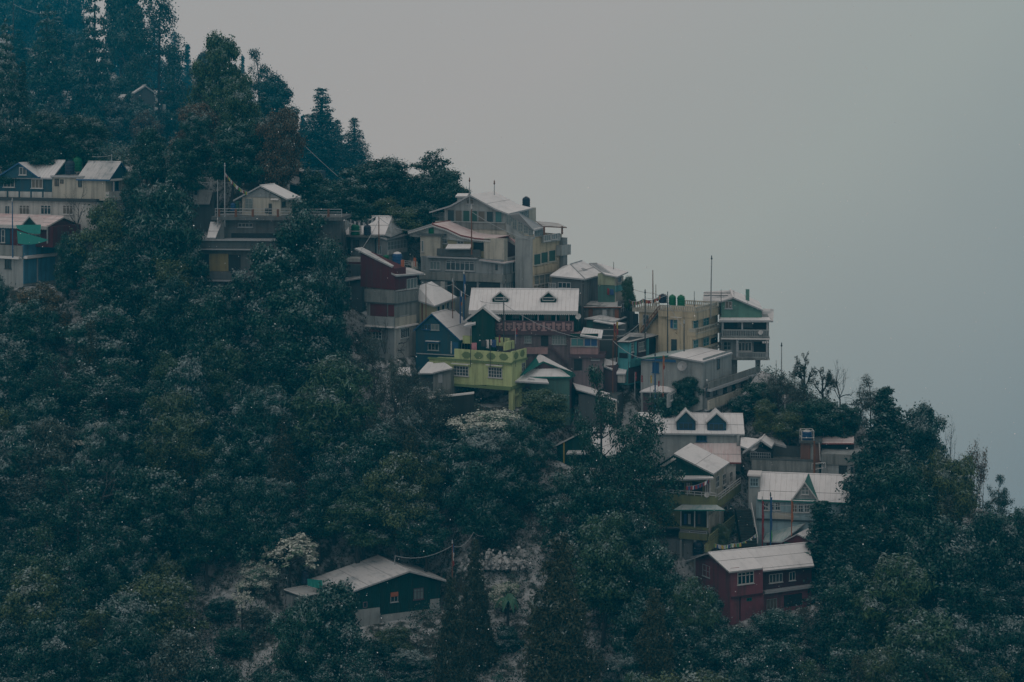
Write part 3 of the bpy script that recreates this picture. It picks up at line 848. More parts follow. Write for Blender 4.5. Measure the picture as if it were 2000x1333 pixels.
for cx, cy in ((911, 694), (935, 695), (959, 696), (984, 697.5)): medallion(h, 'F', -3, cx, cy, 19, 13)
for cx, cy in ((1008, 695), (1020, 690.5)): medallion(h, 'R', 3, cx, cy, 9, 13)
for r in ((886.5, 715.5, 915.5, 734.5), (954, 718, 981, 738)): h.win('F', 0, r, 5, 3, 'trim_white', 'glass', hood='lime_wall', bar=1.1)
h.win('R', 0, (1019, 709, 1025, 734), 2, 3, 'trim_grey', 'glass')
h.pan('post', 'F', 2, (993.5, 761.5, 1002, 800), 0, 'lime_wall', inn=9, down=15); h.pan('post', 'R', -2, (1013, 755, 1020, 795), 0, 'lime_wall', inn=7, down=15)
h.box('beam', -2, 0, 8, 50, -15, -11, 'lime_wall')
h.box('terrace', -118, -2, 3, 55, 54, 55.5, 'trim_grey')
h.pan('parapet', 'F', 54, (905, 657, 945, 672), 3, 'lime_wall', inn=3); h.pan('parapet', 'F', 54, (968, 660, 995, 676), 3, 'lime_wall', inn=3)
h.pan('stair_wall', 'R', -14, (985, 667, 1003, 683), 2, 'lime_wall', inn=2); h.done()
HL = h
for i, (x, y, w, hh, m, c) in enumerate(((921, 670, 10, 13, 'cloth_pink', 'pink'), (940, 665, 11, 12, 'trim_dark', 'black'), (949, 664, 6, 16, 'cloth_white', 'white'), (960, 664, 9, 14, 'cloth_blue', 'blue'))):
    drape(h, 'laundry', c + ' cloth drying on the terrace of the lime green house', ((x, y), (x + w, y)), ((x, y + hh), (x + w, y + hh + 1), 0), 26, m, 2)['category'] = 'laundry'

# ---- long white roof with two dormers and a key pattern parapet
h = House('dormer_house', 'long house with two green dormers on its white roof and a key pattern balcony', 'house', 1128, 730, -4)
h.poly('wall', [(965, 730), (965, 650), (1128, 650), (1128, 730)], 100, 'mauve_wall', down=30)
h.pan('wall', 'F', 12, (962, 606, 1130, 652), 0, 'green_wall', inn=80, label='dark green wall behind the balcony')
h.long(607, 565, 920.5, 1131, 100, v=0, over=8, th=4, laps=(), ribs=26, scal=True, wallmat='green_wall', edge='trim_white')
h.dormer(977, 569, 17, 583, 597, 14, 40, 'green_wall', wr=(966, 581, 989, 587.5), nx=1); h.dormer(1071, 569, 17, 583, 598, 14, 40, 'green_wall', wr=(1059.5, 581, 1083, 588), nx=1)
h.pan('parapet', 'F', -6, (964, 627, 1121, 649), 2, 'mauve_dark', inn=3); h.pan('ledge', 'F', -6, (962, 648.5, 1123, 654), 3, 'mauve_dark', inn=10)
a0, a1, z0, z1 = h.rect('F', -8, (966, 629.5, 1120, 647))
mb = MB(); n = 8; st = (a1 - a0) / n; H = z1 - z0
for i in range(n):
    c = a0 + st * (i + .5)
    for x0, x1, y0, y1 in ((-.28, .28, .62, .86), (-.1, .1, .14, .62), (-.5, -.2, .0, .16), (.2, .5, .0, .16), (-.5, -.36, .16, 1), (.36, .5, .16, 1), (-.22, -.12, .3, .44), (.12, .22, .3, .44)):
        h.fb(mb, 'F', -8, c + x0 * st, c + x1 * st, z0 + y0 * H, z0 + y1 * H, 0, .9)
h.build(mb, 'key_pattern', 'pink_wall')
for x in (985, 1020, 1050, 1085, 1110): h.pan('balcony_post', 'F', 0, (x, 612, x + 2, 628), 0, 'trim_grey', inn=2)
for x in (972, 1000, 1030, 1062, 1092): h.win('F', 12, (x, 615, x + 15, 636), 2, 1, 'trim_teal', 'glass')
h.win('F', 0, (1078, 655, 1106, 673), 5, 2, 'pale_grey', 'glass_pale'); h.win('F', 0, (1024, 656, 1038, 670), 3, 2, 'pale_grey', 'glass_pale')
h.pan('door', 'F', 0, (1056.5, 656, 1071, 676), .8, 'recess_shade'); h.pan('balcony', 'F', 0, (1024, 678, 1070.5, 691), 8, 'pink_wall', inn=-5)
mb = MB(); a, b = h.L(1071, 677, 'y', -10), h.L(1108, 714, 'y', -10)
mb.hexa([a, b, b + Vector((0, 8, 0)), a + Vector((0, 8, 0))], [a + Vector((0, 0, 4)), b + Vector((0, 0, 4)), b + Vector((0, 8, 4)), a + Vector((0, 8, 4))])
h.build(mb, 'stairs', 'mauve_dark'); h.done(); HD = h
dish(h, 1130, 619, 6, 'pale satellite dish at the right end of the key pattern balcony', v=-8, mat='trim_white')

# ---- mauve annexe with glazed bay
h = House('annexe', 'mauve annexe with glazed corner bay and pink panel below it', 'house', 1178, 730, -6, Y=HD.Y - 1.1)
h.pan('wall', 'F', 0, (1120, 698, 1178, 730), 0, 'mauve_wall', inn=60, down=30); h.pan('ledge', 'F', 0, (1112, 692, 1182, 698.5), 7, 'mauve_dark', inn=50)
h.pan('wall', 'F', -4, (1114, 653, 1168, 692.5), 0, 'pink_wall', inn=50)
h.pan('panel', 'F', -4, (1114, 652, 1168, 660.5), 1, 'green_wall')
h.win('F', -4, (1115, 661, 1140, 676.5), 2, 1, 'pale_grey', 'glass_teal'); h.win('F', -4, (1141, 661.5, 1167, 677), 2, 1, 'pale_grey', 'tank_blue')
h.sheet([(1133, 655, 'y', -10), (1175, 661, 'y', -10), (1178, 645, 'y', 30), (1140, 639.5, 'y', 30)], 'roof_snow', th=3, ribs=8)
h.pan('door', 'F', 0, (1121, 702, 1137, 724), .8, 'recess_shade'); h.win('F', 0, (1155, 701, 1171, 704), 1, 1, 'trim_grey'); h.done()

# ---- little dark green gabled porch house
h = House('green_cottage', 'little dark green cottage with a bright snow gable in front of the dormer house', 'cottage', 965, 690, -8, Y=HD.Y - 0.5)
h.poly('wall', [(921, 690), (921, 620), (943, 603), (966, 622), (966, 690)], 44, 'green_wall', down=20)
h.gable((943, 598.5), (909, 624), (975, 625), 34, over=5, th=4.5, laps=(), edge='trim_white')
h.sheet([(905, 637, 'y', -10), (929, 632, 'y', -10), (929, 628, 'y', 2), (912, 630, 'y', 2)], 'roof_snow', th=3, name='porch_roof'); h.done()

# ---- teal house with purple gablet
h = House('teal_house', 'teal house with a purple gablet in its hipped white roof', 'house', 1112, 790, -10, Y=178.0)
h.pan('wall', 'F', 0, (1034, 734, 1112, 780), 0, 'teal_wall', inn=50, down=50); h.pan('wall', 'R', 0, (1112.5, 738, 1123, 765), 1, 'mauve_dark', down=30)
h.sheet([(1024, 736, 'y', -7), (1115, 736, 'y', -7), (1094, 720, 'y', 14), (1028, 721, 'y', 14)], 'roof_snow', edge='trim_teal', laps=())
h.sheet([(1094, 720, 'y', 14), (1119, 727, 'x', 9), (1053, 690.5, 'y', 46), (1061, 706, 'y', 12)], 'roof_snow', edge='trim_teal', laps=(.5,))
h.sheet([(1115, 736, 'y', -7), (1124, 732.5, 'x', 11), (1119, 727, 'x', 9), (1094, 720, 'y', 14)], 'roof_snow', edge='trim_teal')
h.sheet([(1016, 733, 'x', -92), (1028, 721, 'y', 14), (1061, 706, 'y', 12), (1053, 690.5, 'y', 46)], 'roof_snow', edge='trim_teal')
h.poly('gable', [(1031, 721), (1061, 708.5), (1091, 720)], 3, 'mauve_dark', v=14.5)
h.sheet([(1000, 744, 'y', -34), (1072, 748, 'y', -34), (1068, 740, 'y', -2), (1010, 730, 'y', -2)], 'roof_snow', name='porch_roof'); h.done()

# ---- hotel on the crest
h = House('hilltop_hotel', 'pale grey gabled hotel with glazed gallery on the crest of the hill', 'hotel', 989, 500, -20)
h.poly('wall', [(850, 480), (850, 432), (989, 436), (989, 480)], 140, 'cream_white', down=60)
h.poly('wall', [(868, 437), (868, 408), (878, 402), (917, 384.5), (963, 408), (988, 416), (988, 437)], 130, 'pale_grey', v=6)
o = h.sheet([(993, 417.5, 'y', -6), (1040, 406.5, 'x', 8), (1012, 399.5, 'x', -24), (968, 408, 'y', -6)], 'roof_snow', laps=())
h.sheet([(968, 408, 'y', -6), (1012, 399.5, 'x', -24), (966, 374, 'y', 132), (917.5, 380.5, 'y', -6)], 'roof_snow', laps=(.35,), ribs=0)
h.sheet([(878, 402, 'y', -6), (917.5, 380.5, 'y', -6), (966, 374, 'y', 132), (928, 398, 'y', 132)], 'roof_thin')
h.sheet([(838, 414, 'y', -6), (878, 402, 'y', -6), (900, 399, 'y', 60), (862, 408, 'y', 60)], 'roof_thin')
h.sheet([(889, 383.5, 'y', 30), (912, 383.5, 'y', 30), (916, 378, 'y', 44), (894, 378, 'y', 44)], th=3, name='dormer_roof'); h.pan('dormer', 'F', 32, (893, 383, 912, 394), 0, 'pale_grey', inn=10)
h.win('F', 6, (911, 389, 926, 399), 2, 1, 'trim_grey', 'glass')
for i, x in enumerate((874, 889, 904, 919, 934, 950, 967)): h.win('F', 6, (x, 410 + i * .55, x + 14, 433 + i * .6), 1, 1, 'pale_grey', ('glass', 'glass', 'curtain_green', 'curtain_green', 'glass', 'glass', 'glass_teal')[i], sill=False)
h.pan('parapet', 'F', 2, (869, 434.5, 988, 448), 4, 'concrete', inn=3); h.pan('ledge', 'F', 2, (868, 433, 988, 435), 6, 'pale_grey')
h.win('F', 20, (845, 415, 867, 432), 3, 2, 'pale_grey', 'glass_pale', sill=False)
vR = h.L(988, 430, 'y', 6).x
for x in (993, 1003, 1013, 1024): h.win('R', vR, (x, 417 - (x - 993) * .2, x + 8, 436 - (x - 993) * .2), 2, 2, 'trim_grey', 'glass_pale', sill=False)
h.pan('wall', 'R', vR - 2, (1030, 407, 1046, 445), 1, 'cream_white', inn=20); h.done()
HH = h
tank(h, 1020, 384, 1035.5, 406, 'tank_black', 'black water tank at the right corner of the hilltop hotel roof', 'x', -20, snow=False)
# ---- cream block with a sloping glazed stair
h = House('cream_block', 'cream hotel block with a sloping glazed stair roof and green blinds', 'building', 1041, 590, -30, Y=HH.Y - 4.0)
h.poly('wall', [(1008, 575), (1008, 462), (1041, 465), (1041, 575)], 118, 'cream', down=60); h.pan('wall', 'F', -1, (1006, 466, 1040, 575), 0, 'pale_grey', inn=1)
h.pan('wall', 'R', 0, (1041, 464, 1088, 575), 0.5, 'cream', down=60)
h.sheet([(1044, 449, 'y', -3), (1063, 444.5, 'x', 6), (1014, 416, 'x', -22), (993, 418, 'y', 6)], 'roof_thin', laps=(.5,), label='sloping snowy roof over the stair')
h.poly('wall', [(988, 437), (1021, 461), (1041, 463), (1041, 468), (1012, 468), (988, 452)], 8, 'pale_grey', v=-2)
for i, x in enumerate((990, 1001, 1012, 1023, 1033)): h.win('F', 4, (x, 420 + i * 6.5, x + 9, 444 + i * 4.2), 2, 3, 'pale_grey', 'glass_pale', sill=False)
h.win('R', 0, (1043, 449, 1062, 462), 4, 1, 'trim_grey', 'glass_pale', sill=False)
for i, x in enumerate((1042, 1056, 1071)): h.win('R', 0.5, (x, 496 - i * 3.6, x + 13.5, 518 - i * 3.4), 1, 1, 'cream_white', 'curtain_green')
h.pan('band', 'R', .5, (1041, 519, 1089, 533), 2.5, 'cream'); h.pan('band', 'R', .5, (1041, 534, 1089, 536), 3.5, 'cream_white')
for i, x in enumerate((1044, 1054, 1064)): h.win('R', .5, (x, 538 - i * 2, x + 8, 557 - i * 2), 2, 2, 'cream_white', 'glass_pale')
h.rail('R', 8, (1041, 553, 1086, 566), 'trim_white', 6, 2)
h.sheet([(1060, 442, 'x', 4), (1107, 444, 'x', 16), (1090, 436, 'x', -26), (1047, 432, 'x', -50)], 'roof_grey', 'rust', th=2, name='canopy')
h.pan('wall', 'R', 1, (1058, 458, 1090, 472), 6, 'pale_grey'); h.win('R', 7, (1062, 459, 1074, 471), 3, 1, 'trim_white', 'glass_pale'); h.win('R', 7, (1077, 457, 1088, 468), 3, 1, 'trim_white', 'glass_pale')
h.pan('post', 'R', 9, (1061, 444, 1063, 459), 2, 'rust'); h.pan('post', 'R', 10, (1096, 442, 1098, 458), 2, 'rust')
h.box('shaft', -6, 8, 108, 126, 30, 118, 'grey_wall', label='tall grey duct on the back corner'); h.box('balcony', -4, 14, 92, 130, 84, 104, 'pale_grey')
h.done()

# ---- grey building with scalloped pink roof
h = House('scalloped_house', 'grey two storey building with a scalloped curved pinkish roof and big shop windows', 'building', 982, 600, -22)
h.poly('wall', [(822, 600), (822, 500), (982, 508), (982, 600)], 128, 'grey_wall', down=50)
h.pan('wall', 'F', 14, (822, 457, 870, 506), 0, 'yellow_wall', inn=90); h.pan('wall', 'F', 14, (866, 470, 958, 506), 0, 'yellow_wall', inn=70)
h.poly('gable', [(800, 462), (800, 452), (843, 440), (875, 452), (905, 465), (955, 470), (955, 476)], 3, 'pale_grey', v=10)
P = [(844, 437), (872, 446), (900, 459), (928, 465), (958, 467.5)]
Q = [(881, 431), (908, 443), (935, 454), (962, 458), (996, 459.5)]
for a, b, c, d in zip(P[:-1], P[1:], Q[1:], Q[:-1]): h.sheet([(b[0], b[1], 'y', 4), (c[0], c[1], 'y', 100), (d[0], d[1], 'y', 100), (a[0], a[1], 'y', 4)], 'roof_pink', 'trim_red', th=2.5, laps=(), scal=(0, 3) if False else None)
h.sheet([(881, 431, 'y', 100), (844, 437, 'y', 4), (796, 452, 'y', 4), (830, 446, 'y', 100)], 'roof_pink', 'trim_grey', th=2.5)
o = h.build((lambda m: (m.tube([h.L(844, 437, 'y', 4), h.L(881, 431, 'y', 100)], 1.2), m)[1])(MB()), 'ridge_cap', 'trim_red')
for a, b in list(zip(P[:-1], P[1:])) + [((797, 452), (844, 437.5))]:
    h.scallop(h.L(a[0], a[1] + 2.5, 'y', 3.4), h.L(b[0], b[1] + 2.5, 'y', 3.4), o, 4)
h.pan('wall', 'F', 2, (821, 460, 860, 503), 0, 'cream_white', inn=40); h.pan('roof_slab', 'F', 2, (816, 457, 869, 460.5), 5, 'dark_concrete', inn=50)
h.win('F', 14, (861, 465, 874, 476), 2, 2, 'trim_grey', 'glass'); h.win('F', 14, (893, 467, 906, 477), 2, 2, 'trim_grey', 'glass'); h.win('F', 2, (823, 470, 828, 492), 1, 1, 'trim_white', 'glass_pale')
h.pan('opening', 'F', 14, (925, 470, 945, 490), 1, 'recess_shade')
h.sheet([(870, 485.5, 'y', -16), (918, 485.5, 'y', -16), (922, 477, 'y', 6), (875, 477, 'y', 6)], 'roof_snow', th=2, name='awning')
h.pan('parapet', 'F', -4, (854, 487, 938, 501), 2, 'dark_concrete', inn=3); h.pan('ledge', 'F', -2, (836, 502, 934, 504.5), 7, 'trim_grey', inn=20)
h.pan('wall', 'F', 4, (945, 467, 984, 512), 0, 'cream_white', inn=20); 
h.rpoly('wall', [(976, 508), (976, 474), (990, 470), (1024, 492), (1024, 505)], 6, 'mauve_dark', v=-14, label='dark maroon side wall under the striped roof')
h.sheet([(1027, 490.5, 'x', 4), (1041, 488, 'x', 8), (992, 461.5, 'x', -30), (982, 466, 'x', -40)], 'roof_red_stripe', 'trim_white', th=3, ribs=7, label='red and white striped roof')
h.sheet([(986, 514, 'y', -8), (1026, 507, 'x', 8), (988, 501.5, 'x', -30), (935, 507.5, 'y', -8)], 'roof_pink', 'trim_grey', th=2.5)
h.win('F', 0, (840, 511, 860, 527), 3, 1, 'trim_grey', 'glass_pale'); h.win('F', 0, (871, 510, 927, 529), 6, 2, 'trim_grey', 'glass', fan=.8, bar=1.3)
h.win('R', 0, (1000, 511, 1023, 530), 6, 1, 'trim_white', 'glass_pale'); h.pan('shutter', 'R', 0, (1024, 509, 1035, 526), 1.5, 'green_wall'); h.win('F', 0, (968, 517, 972, 528), 1, 1, 'trim_dark', sill=False)
h.pan('band', 'F', 0, (820, 533, 982.5, 549), 3, 'concrete', inn=0); h.pan('band', 'R', 0, (982, 531.5, 1036, 548), 3, 'concrete')
for x, w in ((874, 16), (891, 40), (935, 42)): h.pan('opening', 'F', 0, (x, 550.5, x + w, 580), .8, 'recess_shade')
h.win('F', .8, (935, 552, 977, 566), 5, 1, 'pale_grey', 'glass'); h.win('R', 0, (986, 549, 1000, 572), 4, 1, 'trim_white', 'glass_pale', sill=False); h.win('R', 0, (1002, 546, 1034, 571), 3, 1, 'sky_blue_wall', 'glass', sill=False)
h.pan('post', 'F', 0, (862, 550, 870, 590), 4, 'white_wall'); h.pan('post', 'F', 0, (884, 550, 888, 590), 3, 'pale_grey'); h.done(); HS = h
tank(h, 836, 443, 853, 457.5, 'tank_green', 'squat green tank on the stair tower under the scalloped roof', v=16)

# ---- hipped house with weathered wooden side
h = House('hipped_house', 'dark house with hipped snow roof and rain streaked wooden side wall', 'house', 1135, 625, -20)
h.pan('wall', 'F', 0, (1078, 543, 1135, 615), 0, 'dark_concrete', inn=108, down=40)
h.pan('wall', 'R', 0, (1135, 541, 1172, 600), 1, 'old_wood', label='rain streaked wooden wall', down=40)
h.sheet([(1074, 538, 'y', -6), (1142, 545, 'y', -6), (1114, 517, 'y', 40)], 'roof_snow'); h.sheet([(1142, 545, 'y', -6), (1187, 534, 'x', 6), (1137, 510, 'x', -50), (1114, 517, 'y', 40)], 'roof_snow', laps=(.5,))
h.sheet([(1074, 538, 'y', -6), (1114, 517, 'y', 40), (1137, 510, 'x', -50), (1100, 520, 'y', 100)], 'roof_snow')
mb = MB(); mb.tube([h.L(1142, 544, 'y', -6), h.L(1114, 516, 'y', 40), h.L(1137, 509, 'x', -50)], 1.0); h.build(mb, 'ridge_cap', 'trim_grey')
h.win('F', 0, (1090, 552, 1115, 563), 3, 1, 'trim_grey', 'glass'); h.rail('F', -14, (1072, 553, 1086, 570), 'trim_grey', 4, 2); h.done()
h = House('green_house', 'pale green and teal house behind the wooden wall with drying clothes', 'house', 1201, 610, -24, Y=HS.Y - .2)
h.pan('wall', 'F', 0, (1168, 556, 1201, 610), 0, 'teal_wall', inn=50, down=60); h.pan('wall', 'F', 0, (1168, 535, 1201, 557), 1, 'pale_green', inn=40); h.pan('wall', 'R', 0, (1201, 541, 1217, 570), 1, 'cream_white', down=20)
h.sheet([(1182, 536, 'y', -8), (1206, 540.5, 'y', -8), (1227, 531, 'x', 6), (1166, 513.5, 'x', -40), (1150, 514, 'x', -60)], 'roof_snow', th=2.5)
h.win('R', 1, (1206, 541, 1213, 552), 1, 1, 'trim_grey'); h.pan('ledge', 'R', 0, (1201, 557, 1217, 569), 2, 'turquoise'); h.done()
drape(h, 'laundry', 'light blue shirt drying outside the pale green house', ((1192, 565), (1198, 566)), ((1191, 576), (1199, 577), 0), -6, 'cloth_blue', 2)['category'] = 'laundry'
drape(h, 'laundry', 'red cloth drying outside the pale green house', ((1186, 563), (1190, 564)), ((1186, 576), (1190, 577), 0), -6, 'cloth_red', 2)['category'] = 'laundry'

h = House('wood_store', 'weathered plank store piled with firewood behind the key pattern balcony', 'shed', 1212, 650, -22, Y=184.6)
h.pan('wall', 'F', 0, (1140, 598, 1212, 650), 0, 'old_wood', inn=40, down=30); h.pan('wall', 'R', 0, (1212, 585, 1240, 640), 0, 'dark_concrete', inn=6, down=30)
h.sheet([(1138, 600, 'y', -5), (1214, 600, 'y', -5), (1216, 588, 'y', 40), (1150, 588, 'y', 40)], 'roof_grey', 'rust', th=2)
for i, x in enumerate((1150, 1163, 1177, 1190, 1201)): h.pan('plank', 'F', 0, (x, 603 + i % 3, x + 8, 622), 1.5, ('rust', 'old_wood', 'trim_grey', 'concrete', 'rust')[i])
h.rail('R', 0, (1213, 590, 1240, 606), 'trim_grey', 7, 2, t=.8); h.done()
# ---- cream hotel with balustrades
h = House('balustrade_hotel', 'cream flat roofed hotel with balustraded terrace and wraparound balcony', 'hotel', 1357.5, 700, -27)
h.poly('wall', [(1286, 700), (1286, 615), (1350, 620), (1350, 700)], 106, 'cream', v=6, down=40)
h.pan('wall', 'R', -7, (1351, 617, 1402, 690), 0, 'cream', inn=30, down=40)
h.pan('roof_slab', 'F', 0, (1286, 608, 1357.8, 620), 1, 'cream', inn=114); h.pan('roof_slab', 'R', 0, (1357.5, 606, 1410, 620), 1, 'cream', inn=60)
h.rail('F', 0, (1289, 597.5, 1357.5, 609), 'cream_white', 15, slats=True, name='balustrade', o=-1); h.rail('R', 0, (1357.5, 594, 1410, 605), 'cream_white', 17, slats=True, name='balustrade', o=-1)
h.rail('F', 112, (1338, 588, 1404, 597), 'cream_white', 16, slats=True, name='balustrade')
h.pan('balcony', 'F', 0, (1342, 645, 1358, 657), 1, 'cream', inn=12); h.pan('balcony', 'R', 0, (1358, 643, 1410, 656), 1, 'cream', inn=10)
h.rail('R', 0, (1358, 635, 1410, 646), 'cream_white', 16, slats=True, name='balustrade'); h.rail('F', 0, (1346, 642, 1358, 649), 'cream_white', 5, slats=True, name='balustrade')
h.win('F', 6, (1315, 624, 1331, 642), 2, 2, 'sky_blue_wall', 'glass_teal', hood='cream'); h.pan('shutter', 'F', 6, (1310, 621, 1314, 641), 2, 'trim_blue'); h.pan('shutter', 'F', 6, (1332, 621, 1337, 642), 2, 'trim_blue')
for r in ((1354, 622, 1363, 641), (1373, 617, 1384, 637), (1354, 664, 1363, 683), (1373, 660, 1384, 680)): h.win('R', -7, r, 2, 2, 'sky_blue_wall', 'glass_teal')
h.pan('opening', 'R', -7, (1388, 660, 1401, 676), .8, 'recess_shade')
h.poly('door_surround', [(1306, 686), (1306, 657), (1317, 649.5), (1328, 660), (1328, 686)], 8, 'cream', v=-1); h.pan('door', 'F', -1, (1311, 663, 1322, 686), .6, 'glass')
h.pan('roof_slab', 'R', -5, (1351, 676, 1405, 681), 2, 'cream'); h.rail('R', -4, (1376, 674, 1407, 684), 'cream_white', 10, slats=True, name='balustrade')
h.pan('wall', 'F', 20, (1248, 610, 1290, 700), 0, 'cream', inn=60, down=40); h.pan('roof_slab', 'F', 20, (1236, 604, 1290, 610), 3, 'cream_white', inn=60)
h.rail('F', 24, (1236, 590, 1288, 604), 'cream_white', 12, slats=True, name='balustrade')
mb = MB(); a, b = h.L(1288, 605, 'y', 6), h.L(1252, 650, 'y', 6)
mb.tube([a, b], 1.1); mb.tube([a + Vector((0, 0, 8)), b + Vector((0, 0, 8))], .8)
for k in range(8): p = a.lerp(b, k / 7); mb.tube([p, p + Vector((0, 0, 8))], .6)
h.build(mb, 'stair_railing', 'rust')
mb = MB(); st = (b - a) / 12
for k in range(12): p = a + st * k; mb.box(p.x - 4, p.x + 1, 7, 18, p.z - 5, p.z - 2)
h.build(mb, 'stairs', 'concrete')
h.win('F', 20, (1256, 615, 1268, 634), 2, 1, 'trim_grey', 'glass'); h.pan('opening', 'F', 20, (1237, 613, 1247, 636), 1, 'recess_shade'); h.done()
HC = h
tank(h, 1286, 574, 1303, 592, 'tank_black', 'black water tank beside two green ones on the cream hotel roof', v=34, snow=False)
tank(h, 1306, 575.5, 1320.5, 598, 'tank_green', 'dark green dome topped tank in the middle on the cream hotel roof', v=20, snow=False)
tank(h, 1322.5, 576, 1338, 598.5, 'tank_green', 'green dome topped tank on the right of the row on the cream hotel roof', v=20, snow=False)

# ---- mint gabled house with grey balconies
h = House('balcony_house', 'tall house with mint green gable over two grey balustraded balconies', 'house', 1502, 745, -4, Y=186.0)
h.poly('wall', [(1408, 704), (1408, 620), (1502, 620), (1502, 704)], 110, 'grey_wall', v=8)
h.poly('wall', [(1405, 760), (1405, 703), (1440, 703), (1440, 760)], 90, 'concrete', v=12, down=30)
h.poly('wall', [(1408, 622), (1408, 591), (1432, 584.5), (1488, 606), (1488, 622)], 120, 'mint_wall', v=4, label='mint green gable wall')
h.gable((1432.5, 581), (1400, 591), (1490, 605.5), 150, over=4, laps=(.5,), sides='R'); h.sheet([(1372, 588.5, 'y', 30), (1408, 588.5, 'y', 0), (1434, 580.5, 'y', 0), (1434, 567, 'y', 150), (1375, 570, 'y', 150)], 'roof_thin', th=3)
for k in range(4): h.pan('roof_batten', 'F', 30 + k * 26, (1374, 572 + k * 4.6, 1426 - k * 4, 573.4 + k * 4.6), 1, 'trim_dark')
h.win('F', 4, (1416, 589, 1430, 603), 2, 1, 'trim_grey', 'glass')
h.sheet([(1404, 626, 'y', -12), (1506, 626, 'y', -12), (1502, 620, 'y', 6), (1408, 620, 'y', 6)], 'roof_snow', th=4, name='canopy')
h.sheet([(1487, 627, 'y', 20), (1510, 627, 'y', 20), (1511, 604, 'y', 100), (1490, 603, 'y', 100)], 'roof_thin', th=3)
h.pan('balcony', 'F', -6, (1409, 657.5, 1503, 660.5), 3, 'concrete', inn=16); h.rail('F', -6, (1410, 644, 1502, 658), 'pale_grey', 20, slats=True, name='balustrade')
h.pan('ledge', 'F', -8, (1408, 660.8, 1504, 663.5), 2, 'snow', inn=4)
h.pan('balcony', 'F', -6, (1409, 699, 1503, 703), 3, 'concrete', inn=16); h.rail('F', -6, (1438, 688, 1500, 699), 'pale_grey', 13, slats=True, name='balustrade')
for x in (1410, 1448, 1497): h.pan('balcony_post', 'F', -5, (x, 627, x + 3, 645), 3, 'trim_grey')
for x in (1438, 1496): h.pan('balcony_post', 'F', -5, (x, 664, x + 4, 700), 3, 'trim_grey')
h.pan('opening', 'F', 8, (1414, 630, 1497, 645), .8, 'recess_shade'); h.win('F', 7, (1440, 631, 1470, 644), 3, 1, 'trim_dark', 'glass')
h.win('F', 8, (1413, 668, 1428, 684), 2, 2, 'pale_grey', 'glass', fan=.5); h.win('F', 8, (1442, 669, 1468, 686), 4, 1, 'trim_white', 'glass'); h.pan('opening', 'F', 8, (1472, 668, 1498, 690), .8, 'recess_shade')
h.pan('post', 'F', 6, (1475.5, 703, 1485, 745), 4, 'grey_wall', inn=6, down=40); h.pan('chimney', 'F', 60, (1456.5, 565.5, 1463.5, 590), 3, 'mint_wall', inn=4); h.done(); HM = h
dish(h, 1486, 650, 5, 'white satellite dish on the upper balcony of the mint gabled house', v=-10, mat='trim_white')
for i, x in enumerate((1489, 1493, 1498)): drape(h, 'laundry', ('white socks', 'white towel', 'white vest')[i] + ' hanging on the lower balcony of the mint gabled house', ((x, 667), (x + 3, 667)), ((x, 671), (x + 3, 671), 0), -8, 'cloth_white', 1)['category'] = 'laundry'

# ---- turquoise veranda house
h = House('turquoise_house', 'turquoise house with posted veranda below the cream hotel', 'house', 1227, 720, -32, Y=180.2)
h.pan('wall', 'F', 0, (1207, 668, 1227, 712), 0, 'turquoise', inn=100, down=40); h.pan('wall', 'R', 0, (1227, 660, 1292, 712), .5, 'mauve_dark', down=30)
h.sheet([(1205, 668, 'y', -6), (1229, 668.5, 'y', -8), (1296, 652.5, 'x', 9), (1230, 650, 'x', -40)], 'roof_grey', 'trim_dark', th=2)
for x, t in ((1227.5, 669), (1238, 666), (1262, 661), (1283.5, 656)): h.pan('post', 'R', 1, (x, t, x + 3, 707 - (x - 1227) * .25), 3, 'turquoise')
h.win('R', .5, (1231, 670, 1237, 688), 1, 3, 'trim_white', 'glass_pale'); h.win('R', .5, (1247, 668, 1259, 686), 3, 2, 'trim_white', 'glass_pale'); h.pan('opening', 'R', .5, (1266, 662, 1282, 690), .8, 'recess_shade')
h.pan('band', 'R', .5, (1228, 700, 1250, 716), 2.5, 'turquoise'); h.pan('band', 'F', 0, (1210, 690, 1226, 700), 1, 'recess_shade'); h.done()

# ---- little snow roofed stall roofs between
h = House('tin_shed', 'dark teal shed with a buckled two part snow roof beside the dish', 'shed', 1222, 680, -6, Y=183.3)
h.pan('wall', 'F', 0, (1146, 626, 1178, 690), 0, 'teal_wall', inn=50, down=20); h.pan('wall', 'F', -4, (1158, 634, 1222, 690), 0, 'dark_concrete', inn=54, down=20)
h.sheet([(1141, 622, 'y', -8), (1200, 628, 'y', -4), (1224, 619, 'y', 50), (1182, 613.5, 'y', 50)], 'roof_thin', th=2); h.sheet([(1158, 627, 'y', -14), (1205, 635, 'y', -14), (1222, 632, 'y', 6), (1172, 622, 'y', 6)], 'roof_snow', th=2)
h.pan('ledge', 'F', -4, (1160, 643, 1220, 645), 2, 'trim_grey'); h.pan('ledge', 'F', -4, (1160, 655, 1220, 657), 2, 'trim_grey'); h.done()

